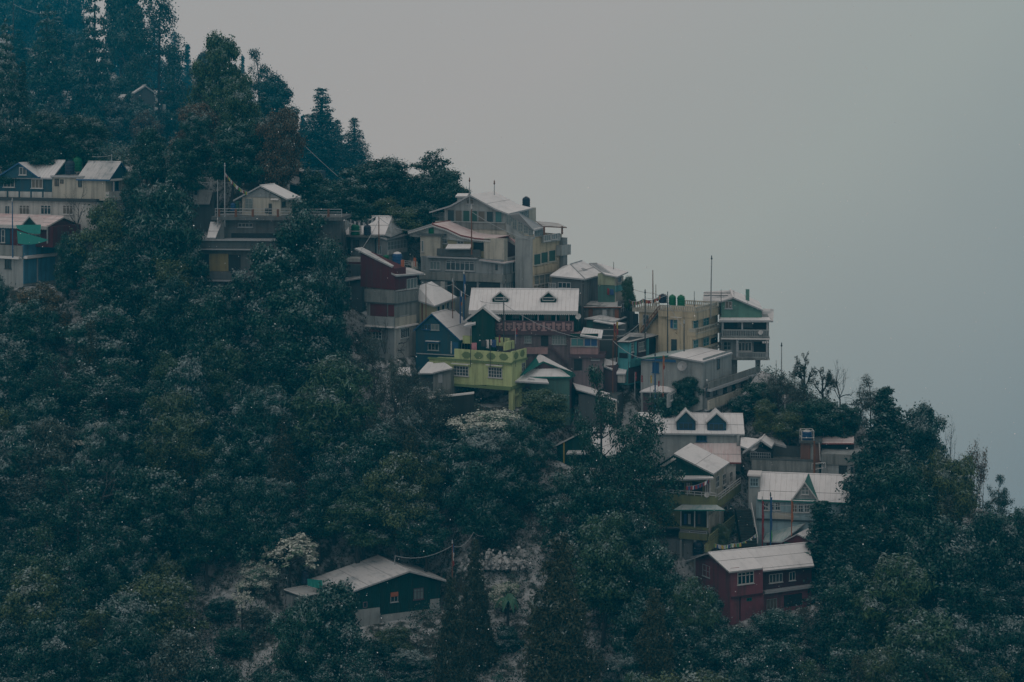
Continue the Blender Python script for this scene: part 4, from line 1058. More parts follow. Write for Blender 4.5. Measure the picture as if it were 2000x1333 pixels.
# ---- low grey house with big folded roof and two storeys on the valley side
h = House('grey_terrace_house', 'grey house with big folded snow roof and concrete storeys stepping down to the right', 'house', 1372, 815, -28)
h.poly('wall', [(1252, 800), (1252, 701), (1305, 698), (1372, 708), (1372, 800)], 130, 'pale_grey', down=40)
h.pan('wall', 'R', 0, (1372.5, 692, 1428, 745), 1, 'pale_grey')
A, Lf, Rt = h.L(1305, 694.5, 'y', -8), h.L(1242, 701, 'y', -8), h.L(1374, 706.5, 'y', -8); D = Vector((0, 152, 0))
h.sheet([Rt, Rt + D, A + D, A], 'roof_snow', th=3, laps=(.5,)); h.sheet([Lf + D, Lf, A, A + D], 'roof_teal', 'trim_teal', th=3)
h.pan('fascia', 'F', -6, (1246, 701, 1320, 706), 1, 'trim_blue'); h.win('F', 0, (1274.5, 708, 1287, 728), 2, 1, 'trim_blue', 'tank_blue')
h.win('R', 1, (1400, 702, 1405, 722), 1, 1, 'trim_dark', sill=False)
h.pan('balcony', 'R', 0, (1373, 731, 1469, 743), 14, 'concrete', inn=-11, label='dark stained terrace parapet'); h.pan('ledge', 'R', 0, (1373, 743, 1470, 748), 18, 'trim_grey', inn=10)
h.pan('wall', 'R', 0, (1374, 747, 1450, 790), 8, 'grey_wall', down=40, inn=60); h.pan('balcony', 'R', 8, (1376, 767, 1462, 785), 9, 'cream_white', inn=-6); h.pan('ledge', 'R', 8, (1376, 785, 1462, 787), 8, 'trim_grey')
for i, x in enumerate((1378, 1393, 1412, 1429)): h.win('R', 8, (x, 757 - i * 3.6, x + 7, 775 - i * 3.8), 1, 1, 'trim_dark', 'glass')
h.win('R', 8, (1436, 744, 1445, 760), 3, 2, 'trim_white', 'glass_pale'); h.win('R', 8, (1411, 790, 1423, 806), 3, 2, 'trim_white', 'glass_pale'); h.win('R', 8, (1428, 786, 1434, 804), 1, 1, 'trim_white', 'glass_pale'); h.done()
HG = h
dish(h, 1333, 716, 10, 'large dark satellite dish under the folded roof eave', v=-10, mat='metal_grey')
h = House('pale_shed', 'small pale yellow shed with corrugated roof right of the grey terrace house', 'shed', 1474, 800, 14, Y=184.6)
h.pan('wall', 'F', 0, (1448, 758, 1474, 800), 0, 'yellow_wall', inn=46, down=30); h.pan('wall', 'R', 0, (1474, 755, 1484, 790), 0, 'yellow_wall')
h.sheet([(1446, 757, 'y', -6), (1488, 754, 'y', -6), (1474, 740, 'y', 30), (1444, 742, 'y', 30)], 'roof_thin', th=2, ribs=9); h.win('F', 0, (1463, 763, 1468, 774), 1, 1, 'trim_dark'); h.done()

# ---- prayer pavilion
h = House('pavilion', 'small dark shrine pavilion with hipped roof and a little lantern roof on top', 'pavilion', 1322, 800, -18)
h.pan('wall', 'F', 0, (1256, 764, 1306, 800), 0, 'mauve_dark', inn=62, down=20); h.pan('wall', 'R', 0, (1306, 764, 1328, 790), 0, 'pale_grey', inn=4)
a, b, c_, d = h.L(1249, 765, 'y', -6), h.L(1312, 766.5, 'y', -8), h.L(1333, 757, 'x', 12), None
cx = (a + b) / 2 + Vector((6, 34, 0)); cx.z = h.L(1291, 745, 'y', 30).z
bk = Vector((c_.x, 70, c_.z)); bl_ = Vector((a.x, 70, a.z))
ap = Vector((cx.x, 32, cx.z))
h.sheet([a, b, ap], 'roof_snow', th=2.5); h.sheet([b, bk, ap], 'roof_snow', th=2.5); h.sheet([bk, bl_, ap], 'roof_snow', th=2.5); h.sheet([bl_, a, ap], 'roof_snow', th=2.5)
mb = MB(); mb.lathe([(8, -6), (8, 5)], 10, ap); h.build(mb, 'lantern', 'mauve_dark')
mb = MB(); mb.lathe([(12, 4), (11.5, 5.5), (6, 9), (1, 11.5)], 12, ap); h.build(mb, 'lantern_roof', 'snow')
h.win('R', 0, (1308, 768, 1320, 780), 3, 1, 'trim_white', 'glass_pale'); h.done()

# ---- sheds around
h = House('long_shed', 'long low shed whose snowy roof slopes down behind the thin tree', 'shed', 1206, 812, -16, Y=177.5)
h.pan('wall', 'F', 0, (1130, 772, 1206, 812), 0, 'dark_concrete', inn=50, down=20); h.pan('wall', 'F', -1, (1184, 781, 1205, 810), 0, 'cream_white', inn=30, down=10)
h.sheet([(1125, 760, 'y', -8), (1205, 783, 'y', -8), (1202, 772, 'y', 26), (1118, 746, 'y', 26)], 'roof_snow', th=2.5); h.done()
h = House('white_shed', 'small white shed with a steep snow roof beside the mauve annexe', 'shed', 1206, 745, -14, Y=180.0)
h.pan('wall', 'F', 0, (1180, 715, 1205, 745), 0, 'mauve_dark', inn=34, down=20); h.sheet([(1179, 716, 'y', -4), (1196, 722, 'y', -4), (1206, 708, 'y', 28), (1180, 700, 'y', 28)], 'roof_snow', th=2.5)
h.pan('wall', 'F', -6, (1206, 729, 1220, 748), 0, 'white_wall', inn=20); h.sheet([(1204, 730, 'y', -10), (1222, 730, 'y', -10), (1225, 719, 'y', 20), (1205, 718, 'y', 20)], 'roof_snow', th=2.5); h.done()
h = House('garden_shed', 'small grey shed with double snow roof left of the lime green house', 'shed', 882, 756, -14, Y=depth_at(772))
h.pan('wall', 'F', 0, (846, 724, 880, 756), 0, 'concrete', inn=40, down=25); h.pan('wall', 'F', 6, (820, 727, 846, 756), 0, 'dark_concrete', inn=30, down=25)
h.sheet([(816, 729, 'y', -8), (850, 729, 'y', -8), (846, 708, 'y', 30), (836, 707, 'y', 30)], 'roof_snow', th=2.5); h.sheet([(846, 728, 'y', -10), (884, 719, 'y', -8), (868, 708, 'y', 30), (846, 710, 'y', 30)], 'roof_snow', th=2.5)
h.pan('door', 'F', 0, (856, 730, 864, 748), .8, 'trim_grey'); h.done()
h = House('tool_shed', 'little snow topped hut among bare twigs left of the lime green house', 'hut', 802, 752, -12, Y=depth_at(772))
h.pan('wall', 'F', 0, (776, 730, 802, 752), 0, 'dark_concrete', inn=30, down=25); h.sheet([(769, 731, 'y', -6), (804, 734, 'y', -6), (800, 717, 'y', 26), (780, 718, 'y', 26)], 'roof_snow', th=2.5); h.done()

# ---- blue dormer roof
h = House('blue_dormer_house', 'white roofed house with bright blue dormers behind the thin trees', 'house', 1446, 880, -3)
h.pan('wall', 'F', 0, (1250, 848, 1446, 880), 0, 'pale_grey', inn=100, down=40)
h.long(847, 808, 1246, 1451, 100, v=0, over=7, laps=(.45,), ribs=16, wallmat='blue_wall', edge='trim_grey')
h.dormer(1400, 806, 21, 825, 845, 2, 62, 'blue_wall', wr=(1384, 827, 1414, 841), fm='trim_blue', nx=3)
h.dormer(1340, 802, 21, 823, 843, 2, 62, 'blue_wall', wr=(1325, 826, 1354, 839), fm='trim_blue', nx=3)
h.pan('post', 'F', -5, (1439, 848, 1444, 870), 3, 'pale_grey'); h.win('F', 0, (1360, 851, 1380, 862), 3, 1, 'trim_blue'); h.done()
# ---- green barn roof on the left
h = House('green_barn', 'bright green walled house with large snow roof half hidden by thin trees', 'house', 1180, 915, -26)
h.poly('wall', [(1088, 915), (1088, 868), (1131, 850), (1182, 890), (1182, 915)], 120, 'green_wall', down=40)
h.gable((1131, 846), (1080, 872), (1188, 893), 150, v=0, over=5, laps=(.35, .7), edge='trim_white')
h.sheet([(1106, 886, 'y', -12), (1152, 886, 'y', -12), (1150, 880, 'y', 0), (1110, 880, 'y', 0)], 'roof_thin', th=3, name='awning'); h.pan('pipe', 'F', 0, (1101, 863, 1103, 905), 2, 'cloth_yellow'); h.done()

# ---- pinkish roof, a house of its own behind the olive one
h = House('pink_roof_house', 'plain house with pinkish snow roof below the blue dormers', 'house', 1440, 930, -4, Y=depth_at(912))
h.pan('wall', 'F', 0, (1310, 900, 1437, 930), 0, 'white_wall', inn=64, down=40); h.long(903, 864, 1355, 1446, 74, 'roof_pink', v=0, over=6, laps=(.4,), ribs=12, wallmat='white_wall', edge='trim_red'); h.done()
# ---- olive house with balconies and scalloped green gable
h = House('olive_house', 'tall olive green house with scalloped green gable and railed wraparound balconies', 'house', 1394, 1085, -20)
h.poly('wall', [(1250, 1085), (1250, 1054), (1381, 1054), (1381, 1085)], 118, 'grey_wall', v=12, down=50)
h.box('wall', -72, -12, 15, 128, -60, 163, 'cream_white')
h.poly('wall', [(1240, 1030), (1240, 930), (1381, 930), (1381, 1030)], 112, 'olive_wall', v=14)
h.poly('gable', [(1262, 934), (1327, 893), (1386, 930)], 14, 'green_wall', v=4)
A, Lf, Rt = h.L(1316, 886, 'y', -2), h.L(1240, 935, 'y', -2), h.L(1394, 925.5, 'y', -2); D = Vector((0, 128, 0))
o = h.sheet([Rt, Rt + D, A + D, A], 'roof_snow', th=3, laps=(.45,)); h.sheet([Lf + D, Lf, A, A + D], 'roof_snow', th=3)
h.scallop(A - Vector((0, .4, 3)), Rt - Vector((0, .4, 3)), o, 6, 'green_wall'); h.scallop(Lf - Vector((0, .4, 3)), A - Vector((0, .4, 3)), o, 6, 'green_wall')
h.sheet([(1238, 939, 'y', -14), (1394, 934, 'y', -14), (1390, 928, 'y', 6), (1242, 929, 'y', 6)], 'roof_snow', th=3, name='canopy')
h.pan('balcony', 'F', 0, (1230, 966, 1400, 983), 2, 'olive_wall', inn=12); h.pan('balcony', 'R', 4, (1399, 963, 1446, 978), 1.5, 'olive_wall', inn=8)
h.rail('F', 0, (1232, 957, 1399, 966.5), 'trim_white', 12, 2, t=1.2); h.rail('R', 4, (1400, 950, 1446, 965), 'trim_white', 6, 3, t=1.2)
for x in (1340, 1376): h.win('F', 14, (x, 942, x + 9, 964), 2, 1, 'mauve_dark', 'trim_white', sill=False)
h.pan('opening', 'F', 14, (1352, 942, 1372, 965), .8, 'recess_shade'); h.pan('opening', 'F', 14, (1300, 942, 1336, 965), .8, 'recess_shade')
for i, x in enumerate((1398, 1411, 1424)): h.win('R', -12, (x, 930 - i * 4, x + 6, 952 - i * 5), 2, 2, 'trim_white', 'glass')
h.pan('balcony_post', 'F', 0, (1386, 932, 1388, 966), 2, 'trim_white')
h.pan('band', 'R', -11, (1384, 985, 1440, 992), 2, 'cream_white')
for i, x in enumerate((1406, 1420, 1432)): h.win('R', -12, (x, 975 - i * 5, x + 6, 996 - i * 5), 2, 2, 'trim_white', 'glass')
h.pan('post', 'R', 2, (1447, 975, 1450, 1028), 2, 'olive_wall')
h.sheet([(1315, 996, 'y', -26), (1416, 996, 'y', -24), (1394, 983, 'y', 6), (1336, 983, 'y', 6)], 'roof_teal', 'trim_teal', th=2.5, name='awning', ribs=10)
h.pan('opening', 'F', 14, (1331, 997, 1380, 1030), .8, 'recess_shade'); h.pan('band', 'F', 0, (1326, 1042, 1382, 1054), 2, 'olive_wall', inn=12); h.pan('band', 'F', 0, (1326, 1030, 1382, 1034), 2, 'olive_wall', inn=8)
h.rail('F', 1, (1329, 1033, 1381, 1043), 'trim_grey', 1, 3, t=1.4); h.pan('balcony', 'R', 4, (1382, 1036, 1449, 1051), 1.5, 'olive_wall', inn=6); h.rail('R', 4, (1383, 1020, 1449, 1037), 'olive_wall', 5, 4, t=2)
h.pan('floor', 'F', 0, (1326, 1040, 1380, 1043), 0, 'concrete', inn=60)
for x in (1329, 1356, 1381): h.pan('balcony_post', 'F', 0, (x, 995, x + 2, 1031), 1.5, 'trim_white')
for i, x in enumerate((1336, 1344, 1363)): h.pan('opening', 'F', 13, (x, 1004, x + 5, 1024), .8, ('cloth_blue', 'trim_grey', 'mauve_dark')[i])
h.pan('post', 'F', 2, (1356, 1054, 1361, 1090), 3, 'pale_grey', down=30); h.pan('post', 'F', 2, (1328, 1054, 1332, 1090), 3, 'pale_grey', down=30)
h.done(); HO = h
tank(h, 1352.5, 1057, 1374, 1085, 'tank_black', 'black water tank under the lowest balcony of the olive house', v=-4, snow=False)
dish(h, 1381, 967, 5.5, 'white satellite dish on the olive balcony corner', v=-5, mat='trim_white')

# ---- light blue house with teal trimmed gable
h = House('sky_blue_house', 'pale blue house with long white roof and one steep teal trimmed gable', 'house', 1669, 1040, -11)
h.poly('wall', [(1477, 1040), (1477, 974), (1669, 982), (1669, 1040)], 112, 'sky_blue_wall', down=40)
h.pan('wall', 'R', 0, (1669, 984, 1677, 1030), 1, 'white_wall')
f0, f1, r0, r1 = h.long(979.5, 926, 1484, 1678, 112, v=0, over=7, laps=(.32,), ribs=18, wallmat='sky_blue_wall', edge='trim_teal')
A = h.L(1572, 941, 'y', -6); Lf = h.L(1545, 977, 'y', -6); Rt = h.L(1599, 978.5, 'y', -6); bk = h.L(1579, 926.5, 'y', 50)
h.poly('gable', [(1548, 978), (1572, 944), (1597, 979)], 26, 'pale_grey', v=-2)
def slope(a, b, c):
    q = [a, b, c]; mb = MB(); mb.hexa([p - Vector((0, 0, 2.6)) for p in q], q, 1, 0); return mb
q0 = Vector((Lf.x - 3, 40, bk.z - 13)); q1 = Vector((Rt.x + 3, 40, bk.z - 13))
h.build(slope(Lf, A, Vector((bk.x, 58, bk.z + 1))), 'roof', ['roof_snow', 'trim_teal']); h.build(slope(A, Rt, Vector((bk.x, 58, bk.z + 1))), 'roof', ['trim_teal', 'trim_teal'])
for a, b in ((A, Rt), (Lf, A)):
    mb = MB(); d = Vector((0, -2, 0)); mb.hexa([a + d - Vector((0, 0, 3.4)), b + d - Vector((0, 0, 3.4)), b + d, a + d], [a - d * .2 - Vector((0, 0, 3.4)), b - d * .2 - Vector((0, 0, 3.4)), b - d * .2, a - d * .2]); h.build(mb, 'fascia', 'trim_white')
h.pan('band', 'F', -2, (1546, 975, 1598, 981), 3, 'trim_teal'); h.win('F', -2, (1565.5, 952, 1579.5, 966), 2, 2, 'trim_white', 'glass_pale')
for r, n in (((1491, 982, 1524, 997), 6), ((1547, 985, 1581, 1001), 6)):
    x0, y0, x1, y1 = r
    w = (x1 - x0) / 3.4
    for k in range(3): h.win('F', 0, (x0 + k * w * 1.2, y0, x0 + k * w * 1.2 + w, y1), 2, 2, 'trim_white', 'glass')
h.win('F', 0, (1653, 990, 1661, 1004), 2, 2, 'pale_grey', 'glass_pale'); h.pan('ledge', 'F', 0, (1511, 1000, 1548, 1002), 1.2, 'pale_grey'); h.pan('wall', 'F', 0, (1508, 1002, 1547, 1014), .7, 'cream_white', label='bare patch of plaster')
h.pan('ledge', 'F', 0, (1478, 1015, 1600, 1018), 4, 'trim_dark'); h.done()
h = House('back_annexe', 'narrow grey annexe with gridded window between the olive and pale blue houses', 'annexe', 1482, 985, -10, Y=depth_at(1000))
h.pan('wall', 'F', 0, (1462, 930, 1484, 985), 0, 'pale_grey', inn=40, down=40); h.pan('roof_slab', 'F', 0, (1460, 926.5, 1486, 930), 5, 'snow', inn=40); h.win('F', 0, (1465, 934, 1481, 950), 3, 2, 'sky_blue_wall', 'glass'); h.done()

# ---- concrete terrace building with brick tank tower
h = House('terrace_building', 'weathered concrete terrace building with a brick tower carrying a caged blue tank', 'building', 1600, 960, -10, Y=depth_at(950))
h.pan('wall', 'F', 0, (1468, 905, 1600, 960), 0, 'concrete', inn=90, down=40); h.pan('parapet', 'F', -2, (1468, 899, 1592, 921), 2, 'concrete', inn=4, label='long stained parapet')
h.pan('ledge', 'F', -2, (1466, 897, 1592, 899.5), 3, 'dark_concrete', inn=6); h.pan('floor', 'F', 0, (1468, 906, 1600, 909), 0, 'concrete', inn=130)
h.pan('wall', 'F', 14, (1563.5, 866, 1583, 905), 0, 'brick', inn=34); h.pan('wall', 'F', 14, (1589, 866, 1602.5, 905), 0, 'brick', inn=34); h.pan('wall', 'F', 17, (1583, 866, 1589, 905), 0, 'pale_grey', inn=30)
h.pan('roof_slab', 'F', 10, (1561, 861.5, 1605, 865.8), 4, 'dark_concrete', inn=46)
h.pan('wall', 'F', 70, (1504, 872, 1566, 900), 0, 'dark_concrete', inn=10)
h.pan('wall', 'F', 2, (1604, 888, 1681, 960), 0, 'pale_grey', inn=70, down=40); h.pan('parapet', 'F', 0, (1604, 888, 1681, 908), 2, 'concrete', inn=4)
h.pan('opening', 'F', 2, (1638, 910, 1655, 928), .8, 'recess_shade'); h.win('F', 2, (1660, 911, 1676, 929), 2, 1, 'trim_grey', 'glass'); h.win('F', 2, (1644, 912, 1654, 926), 2, 1, 'trim_dark', 'glass_pale')
h.pan('wall', 'F', 60, (1605, 866, 1668, 890), 0, 'recess_shade', inn=30); h.pan('wall', 'F', 56, (1605, 878, 1668, 890), 0, 'grey_wall', inn=4)
h.sheet([(1590, 866, 'y', 46), (1668, 866, 'y', 46), (1668, 850, 'y', 90), (1594, 850, 'y', 90)], 'roof_pink', 'trim_red', th=2.5, laps=(.25,))
mb = MB()
for a, b in (((1600, 865), (1602, 900)), ((1586, 906), (1612, 904)), ((1586, 906), (1586, 918)), ((1612, 904), (1612, 914)), ((1588, 918), (1608, 914))): mb.tube([h.L(a[0], a[1], 'y', -5), h.L(b[0], b[1], 'y', -5)], .9)
h.build(mb, 'pipe', 'trim_white'); h.done(); HT = h
tank(h, 1566, 840, 1586, 861, 'tank_blue', 'blue water tank in a white cage on the brick tower', v=26, frame=True)
h = House('snow_tent', 'low tent like shelter with drooping snow cover and dark wire cage front', 'shelter', 1506, 905, -14, Y=HT.Y + 1.0)
h.poly('wall', [(1466, 905), (1466, 884), (1484, 874), (1505, 884), (1505, 905)], 40, 'recess_shade', down=4)
h.gable((1486, 858.5), (1450, 884), (1507, 873), 50, over=4, th=4, laps=()); h.rail('F', -2, (1466, 884, 1505, 902), 'trim_grey', 9, 3, t=.6, name='cage')
h.sheet([(1446, 871, 'y', 0), (1478, 882, 'y', 0), (1486, 858, 'y', 30), (1447, 853, 'y', 40)], 'roof_snow', th=3)
h.sheet([(1480, 858, 'y', 60), (1536, 872, 'y', 60), (1520, 852, 'y', 96), (1486, 850, 'y', 96)], 'roof_snow', th=4); h.done()
h = House('roadside_shed', 'small pale shed with dented snow roof at the right of the pale blue house', 'shed', 1712, 1020, -20, Y=depth_at(1030))
h.pan('wall', 'F', 0, (1683, 984, 1712, 1020), 0, 'cream_white', inn=40, down=30); h.pan('wall', 'R', 0, (1712, 990, 1722, 1012), 0, 'pale_grey')
h.sheet([(1678, 980, 'y', -6), (1712, 996, 'y', -8), (1722, 971, 'x', 6), (1684, 969, 'x', -30)], 'roof_snow', th=2.5, laps=(.5,)); h.pan('opening', 'F', 0, (1698, 992, 1706, 995), 1, 'trim_dark'); h.done()

# ---- red gabled house
h = House('red_gable_house', 'low red gabled house with patchy snow roof behind prayer flag poles', 'house', 1590, 1075, -30, Y=depth_at(1085))
h.poly('wall', [(1497, 1075), (1497, 1056), (1527, 1056), (1557, 1046), (1588, 1060), (1588, 1075)], 110, 'red_panel', down=60)
A, Lf, Rt = h.L(1557, 1042.5, 'y', -6), h.L(1526, 1058.5, 'y', -6), h.L(1590, 1060, 'y', -6); D = Vector((0, 112, 0))
h.sheet([Rt, Rt + D, A + D, A], 'roof_snow', 'trim_grey', th=2.5, laps=(.5,)); h.sheet([Lf + D, Lf, A, A + D], 'roof_thin', 'trim_grey', th=2.5, laps=(.5,))
h.sheet([(1490, 1058, 'y', -6), (1527, 1058, 'y', -6), (1575, 1020, 'y', 60), (1502, 1031, 'y', 60)], 'roof_teal', 'trim_grey', th=2.5, ribs=8); h.win('F', 0, (1532, 1060, 1546, 1068), 2, 1, 'trim_teal', 'glass'); h.done()

# ---- crimson house
h = House('crimson_house', 'two storey crimson house with white windows under a folded snow roof', 'house', 1428, 1212, 27)
w = 185.0; D_ = 134.0
h.poly('wall', [(1428, 1166), (1428, 1112), (1490, 1108), (1490, 1160)], 130, 'crimson_wall'); h.poly('wall', [(1447, 1212), (1447, 1164), (1492, 1160), (1492, 1208)], 120, 'crimson_wall', v=2, down=50)
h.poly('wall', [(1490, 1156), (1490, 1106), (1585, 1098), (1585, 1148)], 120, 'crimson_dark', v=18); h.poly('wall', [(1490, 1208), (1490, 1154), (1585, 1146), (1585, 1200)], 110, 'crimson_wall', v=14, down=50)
h.pan('wall', 'Lf', 0, (1372, 1100, 1427, 1180), 0.5, 'crimson_wall', inn=20, down=30)
h.pan('band', 'F', 0, (1428, 1162, 1490, 1165), 2.5, 'crimson_dark'); h.pan('balcony', 'F', 14, (1490, 1148, 1585, 1153), 8, 'trim_grey', inn=4)
h.pan('opening', 'F', 6, (1436, 1167, 1447, 1206), 0, 'recess_shade', inn=40)
h.win('F', 0, (1440, 1117, 1472, 1141), 4, 2, 'trim_white', 'glass', fan=.72, bar=1.4); h.win('F', 18, (1502, 1121, 1528, 1138), 4, 1, 'trim_white', 'glass'); h.win('F', 18, (1541, 1117, 1553, 1134), 2, 1, 'trim_white', 'glass')
h.win('F', 2, (1458, 1168, 1468, 1174), 2, 1, 'trim_teal', 'glass', sill=False); h.win('F', 14, (1497, 1170, 1517, 1190), 3, 1, 'pale_grey', 'glass'); h.pan('opening', 'F', 14, (1531, 1161, 1566, 1184), .8, 'recess_shade')
h.win('Lf', 0, (1373, 1104, 1387, 1127), 2, 2, 'trim_grey', 'glass')
E0, E1 = h.L(1424, 1117, 'y', -8), h.L(1490, 1109.5, 'y', -8); E2, E3 = h.L(1490, 1115, 'y', 4), h.L(1590, 1105, 'y', 4)
ry = 62; Rg0 = h.L(1383, 1080, 'y', ry); Rg1 = h.L(1578, 1060, 'y', ry); t = (E1.x - E0.x) / (E3.x - E0.x); Rm = Rg0.lerp(Rg1, t)
h.sheet([E0, E1, Rm, Rg0], 'roof_snow', 'trim_grey', th=3, laps=(.55,), cap=True); h.sheet([E2, E3, Rg1, Rm], 'roof_snow', 'trim_grey', th=3, laps=(.1, .58), cap=True)
B0 = Vector((E0.x, 134, E0.z)); B1 = Vector((E3.x, 134, E3.z)); h.sheet([B1, B0, Rg0, Rg1], 'roof_snow', 'trim_grey', th=3)
tri = [Vector((1, 0, E0.z - 3)), Vector((1, 128, E0.z - 3)), Vector((1, ry, Rg0.z - 4))]; mb = MB(); mb.hexa(tri, [p + Vector((3, 0, 0)) for p in tri]); h.build(mb, 'gable', 'crimson_wall'); h.done()

# ---- dark green corrugated house, bottom left
h = House('green_metal_house', 'dark green corrugated house with grey plinth and broad dusted roof in the trees below', 'house', 671, 1226, 28)
h.poly('wall', [(671, 1228), (671, 1163), (743, 1139), (743, 1224)], 150, 'dark_green_metal', down=50)
h.poly('wall', [(743, 1218), (743, 1139), (800, 1119.5), (860, 1139), (860, 1206)], 148, 'dark_green_metal', v=6, down=50)
h.poly('plinth', [(690, 1228), (690, 1193), (742, 1187), (742, 1226)], 2, 'pale_grey', v=-2, down=20); h.poly('plinth', [(745, 1218), (745, 1202), (859, 1188), (859, 1206)], 2, 'pale_grey', v=4, down=30)
h.pan('panel', 'F', 6, (840, 1170, 858, 1189), 1, 'pale_grey')
h.gable((800, 1115.5), (666, 1163), (879, 1136), 140, 'roof_thin', 'trim_grey', v=0, over=7, laps=(.4, .75))
h.win('F', 6, (762.5, 1158, 777, 1176), 2, 1, 'trim_grey', 'glass'); h.pan('sign_board', 'F', 6, (762.5, 1157, 777, 1165), 2.4, 'orange', label='faded orange board over the window'); h.win('F', 6, (807.5, 1149, 827, 1171), 3, 2, 'mauve_dark', 'glass_pale', fan=.7); h.win('F', 0, (709, 1176, 717, 1187), 1, 1, 'mauve_wall', 'glass', sill=False)
h.pan('pipe', 'F', 4, (741, 1199, 743, 1224), 2, 'trim_white'); h.done(); HGM = h
h = House('flat_annexe', 'grey flat roofed annexe with white roof edges left of the dark green house', 'annexe', 592, 1225, -40, Y=HGM.Y + 1.5)
h.pan('wall', 'F', 0, (559, 1164, 592, 1225), 0, 'grey_wall', inn=70, down=40); h.pan('wall', 'R', 0, (592, 1168, 640, 1220), 0, 'grey_wall', inn=30, down=40)
q = [h.L(555, 1153, 'y', -4), h.L(592, 1166.5, 'y', -4), h.L(636, 1158, 'x', 5)]; q.append(q[0] + q[2] - q[1])
h.sheet(q, 'roof_grey', 'trim_dark', th=3)
mb = MB()
for i in range(4): a, b = q[i] + Vector((0, 0, 1)), q[(i + 1) % 4] + Vector((0, 0, 1)); mb.tube([a, b], 1.3, 5)
h.build(mb, 'roof_edge', 'trim_white'); h.done()
tank(h, 588, 1113, 604, 1139, 'tank_black', 'black tank behind the flat annexe of the dark green house', v=52, snow=False)
drape(h, 'tarpaulin', 'crumpled teal sheet lying on the flat annexe roof', ((600, 1131), (629, 1134)), ((601, 1144), (631, 1149), 2), 30, 'tarp', 4)

# ---- huts high up in the mist
h = House('mist_hut', 'dim dark hut with snowy gable high up among the misty trees', 'hut', 302, 270, 16, Y=332)
h.poly('wall', [(264, 250), (264, 182), (284, 169.5), (302, 181.5), (302, 250)], 50, 'dark_concrete', down=30); h.gable((284, 167), (262, 181.5), (304, 181), 50, over=3, laps=(), th=3); h.pan('balcony', 'F', -3, (292, 236, 323, 262), 3, 'pale_grey', inn=30); h.win('F', -1, (294, 231, 308, 240), 2, 1, 'trim_teal', 'glass_teal'); h.pan('ledge', 'F', -3, (290, 262, 312, 266), 8, 'snow')
h.pan('wall', 'F', 4, (318, 204, 324, 262), 0, 'pale_grey', inn=20); h.sheet([(224, 196, 'y', -4), (238, 196, 'y', -4), (247, 184, 'y', 30), (236, 185, 'y', 30)], 'roof_thin', th=2); h.done()
h = House('crest_hut', 'blue grey hut with a thin slanting roof below the misty conifers', 'hut', 618, 385, -12, Y=199)
h.pan('wall', 'F', 0, (566, 335, 618, 385), 0, 'blue_wall', inn=60, down=40); h.sheet([(564, 326, 'y', -5), (616, 347, 'y', -5), (622, 343, 'y', 50), (570, 322, 'y', 50)], 'roof_grey', 'trim_grey', th=2)
h.sheet([(565, 357, 'y', -16), (588, 362, 'y', -16), (584, 346, 'y', -2), (566, 342, 'y', -2)], 'roof_snow', th=3, name='canopy'); h.sheet([(594, 373, 'y', -20), (640, 382, 'y', -20), (636, 376, 'y', 4), (600, 368, 'y', 4)], 'roof_snow', th=3, name='canopy'); h.done()
h = House('laundry_shack', 'patchwork shack with leaning grey sheet beside the terrace railing', 'shack', 418, 425, -6, Y=198)
h.pan('wall', 'F', 0, (374, 376, 418, 425), 0, 'dark_concrete', inn=40, down=40); h.sheet([(376, 398, 'y', -10), (409, 398, 'y', -10), (416, 372, 'y', 2), (378, 370, 'y', 2)], 'roof_grey', th=2); h.done()

# ---- outdoor stairs between olive and pale blue houses
o = world(1465, 1066, depth_at(1090)); s = o.y / F
mb = MB()
for k in range(14): mb.box(-16 * s, 14 * s, k * 4.0 * s, (k + 1) * 4.0 * s + 12 * s, (k * 4.2 - 14) * s, (k * 4.2 + 4) * s)
st = tag(add_obj('stairs', None, None, o), 'dark outdoor stairs climbing between the olive and pale blue houses', 'stairs')
st.rotation_euler = (0, 0, R(6)); add_obj('steps', mb.mesh('steps', 'ivy_stone'), st)
mb = MB(); mb.tube([(15 * s, 0, 4 * s), (15 * s, 0, 16 * s)], .8 * s); mb.tube([(15 * s, 0, 16 * s), (15 * s, 56 * s, 72 * s)], 1.0 * s); mb.tube([(15 * s, 28 * s, 30 * s), (15 * s, 28 * s, 45 * s)], .8 * s); mb.tube([(15 * s, 56 * s, 58 * s), (15 * s, 56 * s, 72 * s)], .8 * s)
add_obj('handrail', mb.mesh('handrail', 'trim_white'), st)
PADS.append((o, 0.0, [-16 * s, 16 * s, 0, 70 * s], 1.0))
# ================================================================== GROUND
RIDGE = [(-900, -40), (-300, 20), (0, 75), (250, 150), (400, 215), (560, 320), (640, 360), (700, 392), (900, 425), (1000, 475), (1060, 520), (1230, 588), (1480, 700), (1600, 775), (1750, 870), (1900, 985), (2050, 1080), (2300, 1230), (2900, 1500)]
def ridge_row(px): return np.interp(px, [a for a, b in RIDGE], [b for a, b in RIDGE])
_rows = np.arange(3400.0, -700.0, -4.0); _deps = np.array([depth_at(q) for q in _rows])
def row_of(Y): return np.interp(Y, _deps, _rows)
def slope_z(Y): return -(row_of(Y) - H0) / F * Y
def depth_np(py): return np.interp(-np.asarray(py, float), -_rows, _deps)
rng = np.random.default_rng(11)
_k = rng.uniform(-1, 1, (18, 2)) * np.array([[.35, .35]]); _ph = rng.uniform(0, 6.28, 18)
def bumps(X, Y):
    z = np.zeros_like(X)
    for i in range(18): z += np.sin(X * _k[i, 0] + Y * _k[i, 1] + _ph[i]) * .13
    return z
